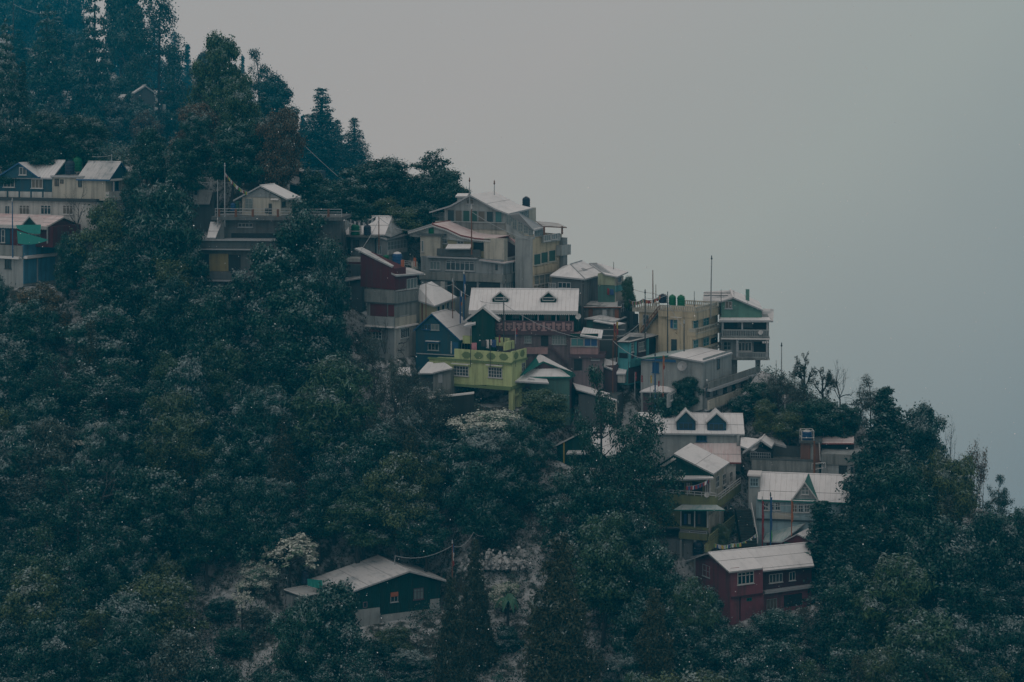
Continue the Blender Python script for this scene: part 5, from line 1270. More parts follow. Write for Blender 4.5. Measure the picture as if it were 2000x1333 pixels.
def ground_z(X, Y, pads=True):
    X, Y = np.asarray(X, float), np.asarray(Y, float)
    px = 1000 + X / np.maximum(Y, 1) * F
    Yr = depth_np(ridge_row(px))
    z = slope_z(np.minimum(Y, Yr)) - 0.6 * np.maximum(0, Y - Yr) + bumps(X, Y)
    k = np.clip((-45 - X) / 60, 0, 1)      # the misty shoulder behind the crest
    z2 = -18.5 + .035 * np.maximum(0, Y - 350) * k - .1 * np.maximum(0, Y - 372) * (1 - k) - 1.6 * np.maximum(0, X + 24) - 1.5 * np.maximum(0, 245 - Y) + .5 * bumps(X, Y)
    z = np.maximum(z, z2)
    if pads:
        for o, a, e, m in PADS:
            c, s = math.cos(a), math.sin(a)
            dx, dy = X - o.x, Y - o.y
            lx, ly = c * dx + s * dy, -s * dx + c * dy
            ex = np.maximum(np.maximum(e[0] - m - lx, lx - e[1] - m), 0); ey = np.maximum(np.maximum(e[2] - m - ly, ly - e[3] - m), 0)
            d = np.hypot(ex, ey)
            z = np.minimum(z, o.z - 0.05 + np.maximum(d - .3, 0) * 1.6)
    return z
ys = np.concatenate([np.linspace(70, 140, 40, endpoint=False), np.linspace(140, 215, 150, endpoint=False), np.linspace(215, 640, 100)])
us = np.linspace(-1, 1, 300)
GX = us[None, :] * (np.maximum(ys[:, None] * .40, 60)); GY = np.repeat(ys[:, None], 300, 1)
GZ = ground_z(GX, GY)
m, ns, ls, b = new_mat('hillside_soil')
v = stretched(ns, ls, (1, 1, 1))
g1 = noise(ns, ls, v, .35, 5); g2 = noise(ns, ls, v, 1.6, 5, .7)
c1 = mixc(ns, ls, maprange(ns, ls, g1, .4, .6), (.028, .030, .022), (.020, .035, .020))
cov = mathn(ns, ls, 'ADD', mathn(ns, ls, 'MULTIPLY', g1, .9), mathn(ns, ls, 'MULTIPLY', g2, .9))
c2 = mixc(ns, ls, maprange(ns, ls, cov, .82, 1.02, 0, .85), c1, (.48, .51, .53))
ls.new(c2, b.inputs['Base Color']); b.inputs['Roughness'].default_value = .95
me = bpy.data.meshes.new('ground')
nv = GX.size; nr, nc = GX.shape
me.vertices.add(nv); me.vertices.foreach_set('co', np.stack([GX, GY, GZ], -1).astype(np.float32).ravel())
ii = (np.arange(nr - 1)[:, None] * nc + np.arange(nc - 1)[None, :]).ravel()
q = np.stack([ii, ii + 1, ii + nc + 1, ii + nc], -1)
me.loops.add(q.size); me.loops.foreach_set('vertex_index', q.ravel().astype(np.int32))
me.polygons.add(len(q)); me.polygons.foreach_set('loop_start', np.arange(0, q.size, 4, dtype=np.int32)); me.polygons.foreach_set('use_smooth', np.ones(len(q), bool))
me.update(calc_edges=True); me.materials.append(m)
g = add_obj('ground', me); g['kind'] = 'structure'; g['label'] = 'steep wooded hillside dusted with snow'; g['category'] = 'ground'

# ================================================================== LEAVES AND TREES
def leaf_mesh(name, P, N, S, mat, wide=.30, seed=0, lie=None):
    r = np.random.default_rng(seed); n = len(P)
    N = N / np.maximum(np.linalg.norm(N, axis=1, keepdims=True), 1e-6)
    T = np.cross(N, r.normal(size=(n, 3))); T /= np.maximum(np.linalg.norm(T, axis=1, keepdims=True), 1e-6)
    Bt = np.cross(N, T)
    S = S[:, None]
    V = np.stack([P - T * S * .5, P + Bt * S * wide + T * S * .05, P + T * S * .5 - np.array([[0, 0, 1]]) * S * .12, P - Bt * S * wide + T * S * .05], 1)
    me = bpy.data.meshes.new(name)
    me.vertices.add(n * 4); me.vertices.foreach_set('co', V.astype(np.float32).ravel())
    me.loops.add(n * 4); me.loops.foreach_set('vertex_index', np.arange(n * 4, dtype=np.int32))
    me.polygons.add(n); me.polygons.foreach_set('loop_start', np.arange(0, n * 4, 4, dtype=np.int32))
    me.update(calc_edges=True); me.materials.append(MATS[mat])
    if lie is None: lie = r.uniform(-.2, .9, n)
    at = me.attributes.new('lie', 'FLOAT', 'FACE'); at.data.foreach_set('value', np.asarray(lie, np.float32))
    return me
def sphere_dirs(r, n):
    d = r.normal(size=(n, 3)); return d / np.linalg.norm(d, axis=1, keepdims=True)
def blobs_to_leaves(r, cs, rs, per, size, low=-.45, outc=None, upw=.55, jit=.55):
    Ps, Ns, Ls = [], [], []
    for c, rb in zip(cs, rs):
        n = int(per * (rb / np.mean(rs)) ** 2)
        d = sphere_dirs(r, n * 2); d = d[d[:, 2] > low + r.uniform(-.35, .25, len(d))][:n]
        k = r.uniform(.45, 1.08, len(d))[:, None] ** .6
        k = np.where(r.uniform(0, 1, (len(d), 1)) < .22, r.uniform(1.0, 1.65, (len(d), 1)), k)      # loose sprays break the outline
        Ps.append(c + d * rb * k * np.array([[1, 1, .8]])); Ns.append(d * .7 + np.array([[0, 0, upw]]) + r.normal(size=d.shape) * jit); Ls.append(d[:, 2] * np.minimum(k[:, 0], 1))
    P = np.concatenate(Ps); N = np.concatenate(Ns)
    return P, N, size * r.uniform(.6, 1.4, len(P)), np.concatenate(Ls)

leafmat('leaf_dark', (0.0047, 0.0400, 0.0270), (0.0103, 0.0645, 0.0377), -0.06)
leafmat('leaf_snowy', (0.0054, 0.0444, 0.0324), (0.0119, 0.0689, 0.0451), 0.17)
leafmat('leaf_heavy', (0.0078, 0.0511, 0.0377), (0.0156, 0.0777, 0.0522), .52)
leafmat('leaf_green', (0.0246, 0.0750, 0.0316), (0.0590, 0.1124, 0.0475), 0.04)
leafmat('leaf_olive', (0.0518, 0.0856, 0.0274), (0.0907, 0.1300, 0.0447), -0.02)
leafmat('leaf_brown', (.075, .046, .020), (.14, .080, .036), -0.10)
leafmat('leaf_rust', (.095, .068, .022), (.15, .10, .036), -0.10)
leafmat('leaf_twig', (0.0362, 0.0490, 0.0373), (0.0713, 0.0887, 0.0670), 0.10)
leafmat('leaf_conifer', (0.0038, 0.0377, 0.0270), (0.0086, 0.0555, 0.0360), -0.10)
leafmat('leaf_black', (0.0259, 0.0352, 0.0174), (0.0467, 0.0551, 0.0274), -.20, frost_glint=.22)
leafmat('leaf_pale', (0.0800, 0.1521, 0.0994), (0.1600, 0.2574, 0.1755), 1.0, (.70, .72, .66))
leafmat('leaf_banana', (0.0400, 0.1170, 0.0585), (0.0800, 0.1755, 0.1053), .30)
CROWNS, TRUNKS = {}, {}
def trunk_mb(r, H, top, r0, limbs, spread, bend=.25):
    mb = MB(); pts = []; x = y = 0
    for i in range(6):
        t = i / 5; pts.append((x, y, -1.6 + (H * top + 1.6) * t)); x += r.uniform(-bend, bend); y += r.uniform(-bend, bend)
    mb.tube(pts, [r0 * (1.25 - .85 * i / 5) for i in range(6)], 7)
    for k in range(limbs):
        i = int(r.integers(2, 5)); p = Vector(pts[i]); a = r.uniform(0, 6.28); L = spread * r.uniform(.5, 1)
        q = p + Vector((math.cos(a) * L * .5, math.sin(a) * L * .5, L * .45)); e = p + Vector((math.cos(a) * L, math.sin(a) * L, L * .75))
        mb.tube([p, q, e], [r0 * .45, r0 * .3, r0 * .12], 5)
    return mb
REF = {}
def make_broad(key, seed, nb=46, R_=3.0, H=8.0, z0=1.2, per=400, size=.2, heads=7, wide=.30):
    """crown of several uneven heads, each a cluster of leaf clumps"""
    r = np.random.default_rng(seed); cs, rs = [], []
    hs = [(0, 0, H - R_ * .42, R_ * .42)]
    for k in range(heads):
        u = (k + .3) / heads; a = 2.4 * k + r.uniform(-.6, .6); q = R_ * r.uniform(.30, .60) * math.sin(math.pi * (.22 + .62 * u)) ** .6
        hs.append((math.cos(a) * q, math.sin(a) * q, z0 + (H - z0) * (.12 + .70 * u) + r.uniform(-.3, .3), R_ * r.uniform(.38, .60)))
    for j in range(14): cs.append((r.normal() * R_ * .32, r.normal() * R_ * .32, z0 + (H - z0) * r.uniform(.1, .8))); rs.append(R_ * .26)
    for hx, hy, hz, hr in hs:
        for j in range(max(5, int(nb / (heads + 1) * 1.5 * (hr / (R_ * .4)) ** 2))):
            d = sphere_dirs(r, 1)[0]; d[2] = d[2] * .8 + .12
            k = r.uniform(.45, 1.0)
            cs.append((hx + d[0] * hr * k, hy + d[1] * hr * k, hz + d[2] * hr * k * .85)); rs.append(r.uniform(.32, .72) * R_ / 3)
    P, N, S, Lz = blobs_to_leaves(r, np.array(cs), np.array(rs), per * .72, size, upw=.6, jit=.6)
    CROWNS[key] = leaf_mesh(key, P, N, S, 'leaf_dark', lie=Lz, wide=wide, seed=seed); TRUNKS[key] = trunk_mb(r, H, .72, .17, 6, R_ * .8).mesh('trunk', 'bark'); REF[key] = (R_ * 1.1, H)
def make_conifer(key, seed, H=12.0, R_=2.0, z0=.8, tiers=30, size=.20, power=.72, tip=.13, per=120, stiff=.62):
    r = np.random.default_rng(seed); cs, rs = [], []
    for i in range(tiers):
        u = i / tiers; rr = R_ * ((1 - u) ** power * (1 - tip) + tip) * r.uniform(.8, 1.1)
        nb = max(4, int(9 * rr / R_ + 4))
        for k in range(nb):
            a = 6.28 * (k + r.uniform(0, 1)) / nb; q = rr * r.uniform(.25, .92)
            cs.append((math.cos(a) * q, math.sin(a) * q, z0 + (H - z0) * u - q * .18 + r.uniform(-.15, .15))); rs.append(max(.26, rr * .38) * r.uniform(.7, 1.15))
    cs.append((0, 0, H - .25)); rs.append(.24)
    P, N, S, Lz = blobs_to_leaves(r, np.array(cs), np.array(rs), per, size, upw=.3, jit=.7)
    CROWNS[key] = leaf_mesh(key, P, N, S, 'leaf_conifer', lie=Lz, wide=.2, seed=seed); TRUNKS[key] = trunk_mb(r, H, .9, .2, 0, 1, .05).mesh('trunk', 'bark'); REF[key] = (R_ * 1.08, H)
def branch(mb, r, p, d, L, rad, depth, ends, spread=.6, up=.15):
    pts = [p]; q = p.copy(); dd = d.copy()
    for i in range(3):
        dd = (dd + Vector(r.normal(size=3)) * .16 + Vector((0, 0, up * .3))).normalized(); q = q + dd * (L / 3); pts.append(q.copy())
    mb.tube(pts, [rad, rad * .85, rad * .7, rad * .5], 5 if rad > .05 else 4)
    if depth == 0: ends.append(q.copy()); return
    for k in range(int(r.integers(2, 4))):
        s = pts[2 + (k % 2)] ; nd = (dd + Vector(r.normal(size=3)) * spread + Vector((0, 0, up))).normalized()
        branch(mb, r, s, nd, L * r.uniform(.58, .8), rad * .55, depth - 1, ends, spread, up)
    ends.append(q.copy())
def make_open(key, seed, H=9.0, depth=4, leaves=60, cl=.55, size=.24, trunk=.36, spread=.55, up=.12, r0=.15, tm='bark', lean=0.0, limbs=0):
    """branching tree; leaves = number of leaves per twig end, 0 for a bare tree"""
    r = np.random.default_rng(seed); mb = MB(); ends = []
    base = Vector((0, 0, -1.5)); tp = Vector((lean, 0, H * trunk))
    mb.tube([base, Vector((lean * .4, .1, H * trunk * .5)), tp], [r0 * 1.2, r0, r0 * .8], 7)
    for k in range(limbs):       # tiers of limbs up a tall straight stem
        a = 2.4 * k + r.uniform(-.5, .5); f = .30 + .66 * (k + .5) / limbs
        branch(mb, r, Vector((lean * f, 0, H * trunk * f)), Vector((math.cos(a), math.sin(a), r.uniform(.15, .6))).normalized(), H * .15 * (1.25 - .7 * abs(f - .55)), r0 * .42, depth - 1, ends, spread, up)
    n = 0 if limbs else 4
    for k in range(n):
        a = 6.28 * (k + r.uniform(0, .7)) / n
        branch(mb, r, tp - Vector((0, 0, r.uniform(0, H * trunk * .35))), Vector((math.cos(a) * .8, math.sin(a) * .8, r.uniform(.5, 1.1))).normalized(), H * .27, r0 * .6, depth - 1, ends, spread, up)
    branch(mb, r, tp, Vector((0, 0, 1)), H * (.14 if limbs else .3), r0 * .7, depth - 1, ends, spread, up)
    E = np.array([tuple(e) for e in ends]); zmax = E[:, 2].max(); sc = H / zmax
    mb.v = [(x * sc, y * sc, z * sc if z > 0 else z) for x, y, z in mb.v]; E *= sc
    rad = np.percentile(np.hypot(E[:, 0], E[:, 1]), 94)
    TRUNKS[key] = mb.mesh('trunk', tm); REF[key] = (float(rad) + .3, H + .2)
    if leaves:
        P, N, S, Lz = blobs_to_leaves(r, E, np.full(len(E), cl) * r.uniform(.6, 1.3, len(E)), leaves, size, low=-.8, jit=.9)
        CROWNS[key] = leaf_mesh(key, P, N, S, 'leaf_dark', lie=Lz, seed=seed)
    else: CROWNS[key] = None
for i in range(5): make_broad('broad%d' % i, 20 + i, nb=44 + 4 * i, **(dict(size=.34, wide=.12, per=330) if i in (2, 4) else {}))
make_broad('round0', 31, nb=60, R_=3.0, H=6.2, z0=.2, per=360, size=.19); make_broad('round1', 32, nb=60, R_=3.0, H=6.2, z0=.2, per=360, size=.19)
make_broad('bush0', 41, nb=34, R_=2.2, H=3.2, z0=-.5, per=260, size=.16); make_broad('bush1', 42, nb=34, R_=2.2, H=3.2, z0=-.5, per=260, size=.16)
make_conifer('conifer0', 51); make_conifer('conifer1', 52, R_=2.2, tiers=28); make_conifer('conifer2', 53, R_=1.7, power=1.0, tip=.05)
make_conifer('cypress0', 54, H=11, R_=2.6, power=.72, tip=.10, tiers=30, per=300, size=.24, z0=.3); make_conifer('cypress1', 55, H=11, R_=2.5, power=.78, tip=.08, tiers=30, per=300, size=.24, z0=.3)
make_conifer('snowfir0', 56, H=12, R_=2.6, tiers=15, power=.7, size=.26, per=150); make_conifer('snowfir1', 57, H=12, R_=2.5, tiers=14, power=.75, size=.26, per=150)
for i in range(3): make_open('sparse%d' % i, 61 + i, H=13, depth=3, leaves=62, cl=.60, size=.21, trunk=.86, limbs=15, spread=.6, up=.1)
make_open('umbrella0', 66, H=6, depth=4, leaves=16, cl=.4, size=.26, trunk=.5, up=-.05, spread=.7)
for i in range(3): make_open('bare%d' % i, 71 + i, H=8, depth=5, leaves=0, trunk=.25, spread=.5, tm='bark')
make_open('twiggy0', 75, H=7, depth=5, leaves=15, cl=.42, size=.15, trunk=.15, tm='bark'); make_open('twiggy1', 76, H=7, depth=5, leaves=15, cl=.42, size=.15, trunk=.15, tm='bark')
make_open('snowtwig0', 78, H=5, depth=4, leaves=0, trunk=.2, spread=.8, up=0, tm='bark_pale', r0=.10)
make_open('pollard0', 79, H=6, depth=3, leaves=60, cl=.42, size=.2, trunk=.35, spread=.8, r0=.26, lean=.3)
def make_tuft(key, seed, n=55):      # tree whose leaves stand in separate snow capped rosettes
    r = np.random.default_rng(seed); make_open(key, seed, H=5, depth=3, leaves=0, trunk=.4, spread=.6, r0=.09)
    a = r.uniform(0, 6.28, n); q = np.sqrt(r.uniform(0, 1, n)) * 1.9
    E = np.stack([np.cos(a) * q, np.sin(a) * q, 4.6 - q * q * .35 + r.uniform(-1.3, .3, n)], 1)
    P, N, S, Lz = blobs_to_leaves(r, E, np.full(n, .28), 42, .24, low=-.3, upw=1.0, jit=.35)
    CROWNS[key] = leaf_mesh(key, P, N, S, 'leaf_pale', lie=Lz, seed=seed); REF[key] = (2.1, 5.1)
make_tuft('tuft0', 81, 34); make_tuft('tuft1', 82, 130)
def make_banana(key, seed):
    r = np.random.default_rng(seed); mb = MB(); n = 9
    for k in range(n):
        a = 6.28 * k / n + r.uniform(-.3, .3); L = r.uniform(1.7, 2.5); w = .27; prev = None
        for i in range(9):
            t = i / 8; x = L * .62 * t; z = 1.6 + L * (.85 * t - .95 * t * t) ; ww = w * math.sin(math.pi * min(1, .1 + .9 * t)) + .02
            c, s = math.cos(a), math.sin(a); A = Vector((c * x - s * ww, s * x + c * ww, z - .06)); M = Vector((c * x, s * x, z)); Bp = Vector((c * x + s * ww, s * x - c * ww, z - .06))
            if prev: mb.quad([prev[0], A, M, prev[1]]); mb.quad([prev[1], M, Bp, prev[2]])
            prev = (A, M, Bp)
    CROWNS[key] = mb.mesh(key, 'leaf_banana'); t = MB(); t.tube([(0, 0, -1), (0, 0, 1.7)], [.16, .10], 7); TRUNKS[key] = t.mesh('trunk', 'leaf_olive'.replace('leaf_olive', 'bark')); REF[key] = (1.7, 2.4)
make_banana('banana0', 91); make_banana('banana1', 92)

CLEAR_TREES = []
TREE_N = [0]
rt = random.Random(5)
def tree(key, px, top, base, width, mat, label, Y=None, name='tree', cat='tree', group=None):
    Y = Y or depth_at(base); w = world(px, base, Y); s = Y / F
    root = add_obj(name, None, loc=w); tag(root, label, cat, group)
    r0, h0 = REF[key]; sx = width / 2 * s / r0; sz = (base - top) * s / h0
    root.scale = (sx, sx, sz); root.rotation_euler = (0, 0, rt.uniform(0, 6.28))
    add_obj('trunk', TRUNKS[key], root)
    if CROWNS[key] is not None:
        c = add_obj('crown', CROWNS[key], root)
        if mat: c.material_slots[0].link = 'OBJECT'; c.material_slots[0].material = MATS[mat]
    return root

def T(name, cat, rows):
    for r in rows:
        key, px, top, base, width, mat, label = r[:7]
        tree(key, px, top, base, width, mat, label, r[7] if len(r) > 7 else None, name, cat)
# ---- misty crest, upper left
T('conifer', 'tree', [
    ('snowfir0', 92, 8, 300, 125, 'leaf_snowy', 'big snow flecked fir, second from the upper left edge'),
    ('snowfir1', 185, -25, 300, 118, 'leaf_snowy', 'big snow flecked fir cut by the top edge above the dim hut'),
    ('snowfir0', 12, 35, 330, 95, 'leaf_heavy', 'snow laden fir standing at the very left edge near the top'),
    ('conifer1', 300, 38, 260, 90, 'leaf_conifer', 'tall faded cone shaped conifer right behind the dim hut', 520),
    ('conifer2', 366, 86, 250, 52, 'leaf_conifer', 'small pale misty conifer behind the leafless forked tree', 600),
    ('conifer2', 474, 108, 260, 34, 'leaf_conifer', 'slim pale conifer tip between the rounded green cypress and the open branched tree', 560),
    ('conifer1', 340, 60, 260, 80, 'leaf_conifer', 'faded conifer behind the tall bare trunked tree', 540),
    ('conifer0', 627, 172, 365, 125, 'leaf_conifer', 'tallest of the three dark conifers on the misty crest', 350),
    ('conifer1', 658, 233, 370, 80, 'leaf_conifer', 'middle and smaller of the three dark conifers on the crest', 365),
    ('conifer1', 692, 229, 365, 88, 'leaf_conifer', 'dark pointed conifer farthest right on the misty crest', 345),
    ('conifer0', 235, 10, 240, 120, 'leaf_conifer', 'pale misty conifer behind the snowy firs and the dim hut', 560),
    ('conifer1', 145, -20, 240, 120, 'leaf_conifer', 'pale misty conifer between the two big snow flecked firs', 580),
    ('conifer0', 55, -20, 240, 110, 'leaf_conifer', 'pale misty conifer in the top left corner behind the dark pole', 590),
    ('cypress0', 270, 70, 240, 90, 'leaf_conifer', 'pale rounded misty tree just over the dim hut roof', 500),
    ('cypress1', 592, 225, 360, 60, 'leaf_conifer', 'pale rounded conifer left of the tallest crest conifer', 430),
    ('broad1', 425, 66, 330, 140, 'leaf_green', 'large rounded green cypress above the white cottage'),
    ('broad3', 468, 145, 340, 110, 'leaf_green', 'olive green conifer leaning against the large rounded cypress'),
    ('conifer2', 45, 120, 330, 60, 'leaf_conifer', 'dark narrow conifer between the two left snowy firs'),
])
T('broadleaf_tree', 'tree', [
    ('sparse1', 312, -40, 285, 150, 'leaf_dark', 'tall open topped tree with bare straight trunk by the dim hut'),
    ('broad1', 240, -80, 200, 120, 'leaf_dark', 'dark leafy tree cut by the top edge left of the tall bare trunk'),
    ('broad3', 120, -90, 220, 150, 'leaf_dark', 'faded leafy tree behind the big firs at the top edge', 520),
    ('broad2', 30, -60, 230, 140, 'leaf_dark', 'faded leafy tree in the top left corner', 540),
    ('sparse0', 505, 98, 300, 90, 'leaf_dark', 'open branched tree seen against the grey sky above the brown tree'),
    ('broad0', 540, 148, 300, 104, 'leaf_dark', 'dark leafy tree on the skyline right of the open branched tree'),
    ('round0', 548, 210, 375, 110, 'leaf_brown', 'russet brown leafed tree on the crest above the blue grey hut'),
    ('round1', 392, 192, 335, 120, 'leaf_brown', 'brownish tree beneath the large rounded cypress'),
    ('broad3', 455, 240, 390, 120, 'leaf_dark', 'dark leafy tree behind the prayer flag string'),
    ('broad1', 360, 270, 400, 120, 'leaf_dark', 'dark tree with snowy tips left of the white prayer pole'),
    ('broad0', 236, 192, 330, 100, 'leaf_twig', 'greyish tree left of the dim hut hiding its lower floor', 320),
    ('broad3', 285, 214, 348, 76, 'leaf_brown', 'brownish tree hiding the lower floor of the dim hut', 314),
    ('broad4', 165, 225, 345, 120, 'leaf_snowy', 'snow flecked tree just above the green tank'),
    ('broad2', 75, 215, 345, 130, 'leaf_dark', 'dark tree rising behind the blue timbered roof'),
    ('broad0', 0, 235, 345, 110, 'leaf_dark', 'dark tree at the left edge above the blue timbered roof'),
    ('broad1', 290, 250, 390, 110, 'leaf_dark', 'dark tree right of the pale corrugated wing'),
    ('round0', 745, 308, 432, 175, 'leaf_snowy', 'broad frosted round tree on the crest below the three conifers', 200),
    ('round1', 855, 322, 432, 130, 'leaf_dark', 'dark round tree on the skyline left of the hilltop hotel', 199),
    ('round1', 800, 345, 440, 90, 'leaf_snowy', 'frosted round bush tree between the two round crest trees', 199.5),
    ('round0', 885, 352, 445, 80, 'leaf_dark', 'dark bushy tree touching the left porch of the hilltop hotel', 197),
    ('broad2', 262, 206, 335, 90, 'leaf_snowy', 'leafy snow flecked tree right below the gable of the dim hut', 318),
    ('broad4', 335, 215, 345, 90, 'leaf_dark', 'dark leafy tree right of the dim hut balcony', 316),
    ('round1', 826, 392, 462, 92, 'leaf_dark', 'dark low tree by the wires left of the hilltop hotel porch', 195.5),
    ('round0', 645, 372, 432, 80, 'leaf_snowy', 'frosted low bush tree beside the heap of snow by the blue grey hut', 194.5),
    ('bush0', 705, 392, 436, 84, 'leaf_dark', 'dark bush below the two pale poles', 195),
    ('bush1', 790, 405, 452, 90, 'leaf_olive', 'olive bush at the left end of the wire by the hotel porch', 194),
    ('broad2', 332, 176, 268, 66, 'leaf_dark', 'dark tree behind the right balcony of the dim hut', 350),
    ('round1', 232, 146, 222, 66, 'leaf_snowy', 'snow flecked tree left behind the dim hut', 356),
    ('broad1', 262, 120, 205, 60, 'leaf_dark', 'dim tree standing just behind the gable of the dim hut', 362),
    ('bush1', 278, 192, 258, 62, 'leaf_dark', 'dark bush covering the wall of the dim hut', 326),
    ('umbrella0', 842, 291, 365, 100, 'leaf_dark', 'flat topped airy tree rising above the dark round tree', 203),
    ('round0', 668, 348, 445, 120, 'leaf_snowy', 'frosted bushy tree behind the terrace railing', 196),
    ('broad3', 610, 330, 440, 90, 'leaf_dark', 'dark tree right beside the blue grey hut', 199),
    ('broad2', 762, 385, 470, 90, 'leaf_olive', 'olive green tree between the wide white roof and the hilltop hotel', 196),
    ('round1', 700, 395, 450, 70, 'leaf_snowy', 'small frosted tree behind the two rooftop tanks', 195.5),
])
T('bare_tree', 'bare tree', [
    ('bare0', 348, 78, 260, 60, None, 'leafless forked tree against the sky right of the tall bare trunk'),
    ('snowtwig0', 215, 95, 230, 130, None, 'leafless snow lined branches left of the dim hut'),
    ('snowtwig0', 20, 120, 300, 130, None, 'leafless snow lined branches at the upper left edge'),
    ('bare1', 152, 345, 470, 60, None, 'thin leafless sapling before the cream wall of the timbered house', 187),
])
# ---- left slope
T('broadleaf_tree', 'tree', [
    ('broad1', 262, 330, 480, 74, 'leaf_dark', 'dark upright tree hiding the porch of the pale corrugated wing', 189.5),
    ('broad0', 205, 390, 600, 130, 'leaf_olive', 'olive tinted leafy tree in front of the white lower storey'),
    ('broad2', 318, 355, 640, 190, 'leaf_snowy', 'large frosted tree left of the grey concrete block'),
    ('broad4', 133, 455, 600, 70, 'leaf_dark', 'dark small tree at the right corner of the blue metal wall'),
    ('broad3', 225, 480, 660, 150, 'leaf_dark', 'dark leafy tree below the olive tinted one'),
    ('broad3', 372, 455, 650, 100, 'leaf_dark', 'dark tree at the left corner of the grey concrete block', 184.5),
    ('round1', 470, 548, 640, 90, 'leaf_dark', 'dark low tree under the ochre panel of the grey concrete block', 183.5),
    ('broad0', 600, 392, 660, 165, 'leaf_dark', 'very large dark tree covering the right half of the grey concrete block'),
    ('broad1', 520, 480, 740, 190, 'leaf_snowy', 'large frosted tree below the yellow ochre wall panel'),
    ('broad2', 640, 470, 740, 110, 'leaf_snowy', 'frosted tree reaching up beside the tall red house'),
    ('broad3', 580, 540, 800, 190, 'leaf_snowy', 'broad frosted tree in the middle of the slope left of the tall red house'),
    ('broad4', 330, 540, 760, 150, 'leaf_dark', 'dark tree under the openings of the grey concrete block'),
    ('broad1', 420, 575, 790, 140, 'leaf_dark', 'dark tree right under the little snow awning'),
    ('broad0', 88, 555, 700, 125, 'leaf_rust', 'rusty golden tree below the red house terrace'),
    ('broad3', 205, 595, 800, 165, 'leaf_heavy', 'snow tipped tree right of the rusty golden tree'),
    ('broad2', 645, 695, 960, 200, 'leaf_green', 'big fresh green tree below the tall red house'),
    ('broad4', 520, 760, 980, 140, 'leaf_heavy', 'drooping snow tipped tree left of the big fresh green tree'),
    ('broad1', 370, 700, 930, 130, 'leaf_heavy', 'dark tree with a snowy crown in the middle of the left slope'),
    ('broad0', 5, 540, 700, 70, 'leaf_snowy', 'frosted tree at the left edge below the beige wall'),
    ('round0', 960, 800, 905, 190, 'leaf_pale', 'pale frosted spreading tree below the lime green house'),
    ('broad2', 905, 815, 910, 70, 'leaf_dark', 'small dark teal tree by the pale frosted spreading one'),
    ('round1', 1062, 755, 850, 120, 'leaf_olive', 'olive bushy tree right of the lime green posts'),
    ('broad1', 845, 860, 1000, 120, 'leaf_snowy', 'frosted tree under the dark retaining wall'),
    ('broad3', 780, 880, 1080, 150, 'leaf_olive', 'drooping olive tree below the bare twig thicket'),
    ('broad0', 1020, 870, 1010, 90, 'leaf_heavy', 'snow tipped layered tree left of the bright green wall'),
    ('broad4', 935, 900, 1090, 130, 'leaf_snowy', 'frosted tree centred above the hanging wire'),
    ('broad2', 700, 945, 1082, 165, 'leaf_green', 'green leafy tree directly above the dark green house roof'),
    ('broad0', 830, 985, 1100, 120, 'leaf_snowy', 'frosted tree above the right gable of the dark green house'),
    ('broad1', 655, 1140, 1400, 200, 'leaf_dark', 'dark tree in front of the dark green house corner'),
    ('broad4', 590, 1170, 1420, 150, 'leaf_snowy', 'frosted tree below the flat annexe'),
])
T('snowy_shrub', 'shrub', [
    ('bush1', 430, 1165, 1205, 80, 'leaf_snowy', 'frosted low shrub at the left end of the snowy bank'),
    ('bush0', 505, 1185, 1230, 90, 'leaf_twig', 'grey brushwood on the snowy bank left of the flat annexe'),
    ('bush1', 455, 1225, 1275, 100, 'leaf_dark', 'dark shrub at the lower edge of the snowy bank'),
    ('bush0', 770, 1225, 1270, 90, 'leaf_olive', 'olive shrub before the grey plinth of the dark green house'),
    ('bush1', 990, 1225, 1270, 80, 'leaf_snowy', 'frosted shrub between the two bottom cypresses'),
    ('bush0', 800, 1270, 1325, 120, 'leaf_heavy', 'snow tipped shrub at the bottom below the dark green house'),
    ('bush0', 985, 850, 905, 105, 'leaf_pale', 'pale snow dusted shrub centred below the lime green posts'),
    ('bush1', 925, 868, 925, 95, 'leaf_pale', 'pale snow dusted shrub left of the snowy banana plant'),
    ('bush0', 1045, 852, 900, 90, 'leaf_heavy', 'snow tipped shrub left of the bright green barn wall'),
    ('bush1', 965, 905, 965, 100, 'leaf_pale', 'pale shrub right at the snowy banana plant'),
    ('bush0', 893, 838, 880, 80, 'leaf_heavy', 'snow tipped shrub under the dark retaining wall'),
    ('bush1', 1055, 800, 845, 86, 'leaf_heavy', 'snow tipped shrub below the teal house'),
    ('bush0', 502, 1098, 1150, 100, 'leaf_pale', 'pale snowy shrub left of the round tufted tree'),
    ('bush1', 985, 1135, 1185, 80, 'leaf_pale', 'snow covered shrub between the rubble and the drooping banana plant'),
    ('bush0', 1500, 1225, 1285, 110, 'leaf_heavy', 'snow dusted shrub low below the crimson house')])
T('tufted_tree', 'tree', [
    ('tuft1', 567, 1032, 1150, 112, 'leaf_pale', 'pale snow tufted round tree beside the dark green house', 161.5),
    ('tuft0', 295, 980, 1120, 72, 'leaf_pale', 'little tree of snow capped leaf rosettes on the left slope'),
    ('tuft0', 60, 1195, 1340, 80, 'leaf_pale', 'little tree of snow capped rosettes near the bottom left corner'),
    ('tuft0', 472, 1135, 1235, 50, 'leaf_pale', 'slim tufted sapling on the snowy bank left of the flat annexe'),
    ('tuft0', 415, 910, 1010, 75, 'leaf_pale', 'snow tufted little tree in the dark middle of the left slope'),
    ('tuft0', 180, 820, 950, 120, 'leaf_pale', 'snow tufted crown above the pale leafless twigs'),
    ('tuft0', 530, 885, 990, 70, 'leaf_pale', 'snow tufted drooping crown left of the green leafy tree'),
])
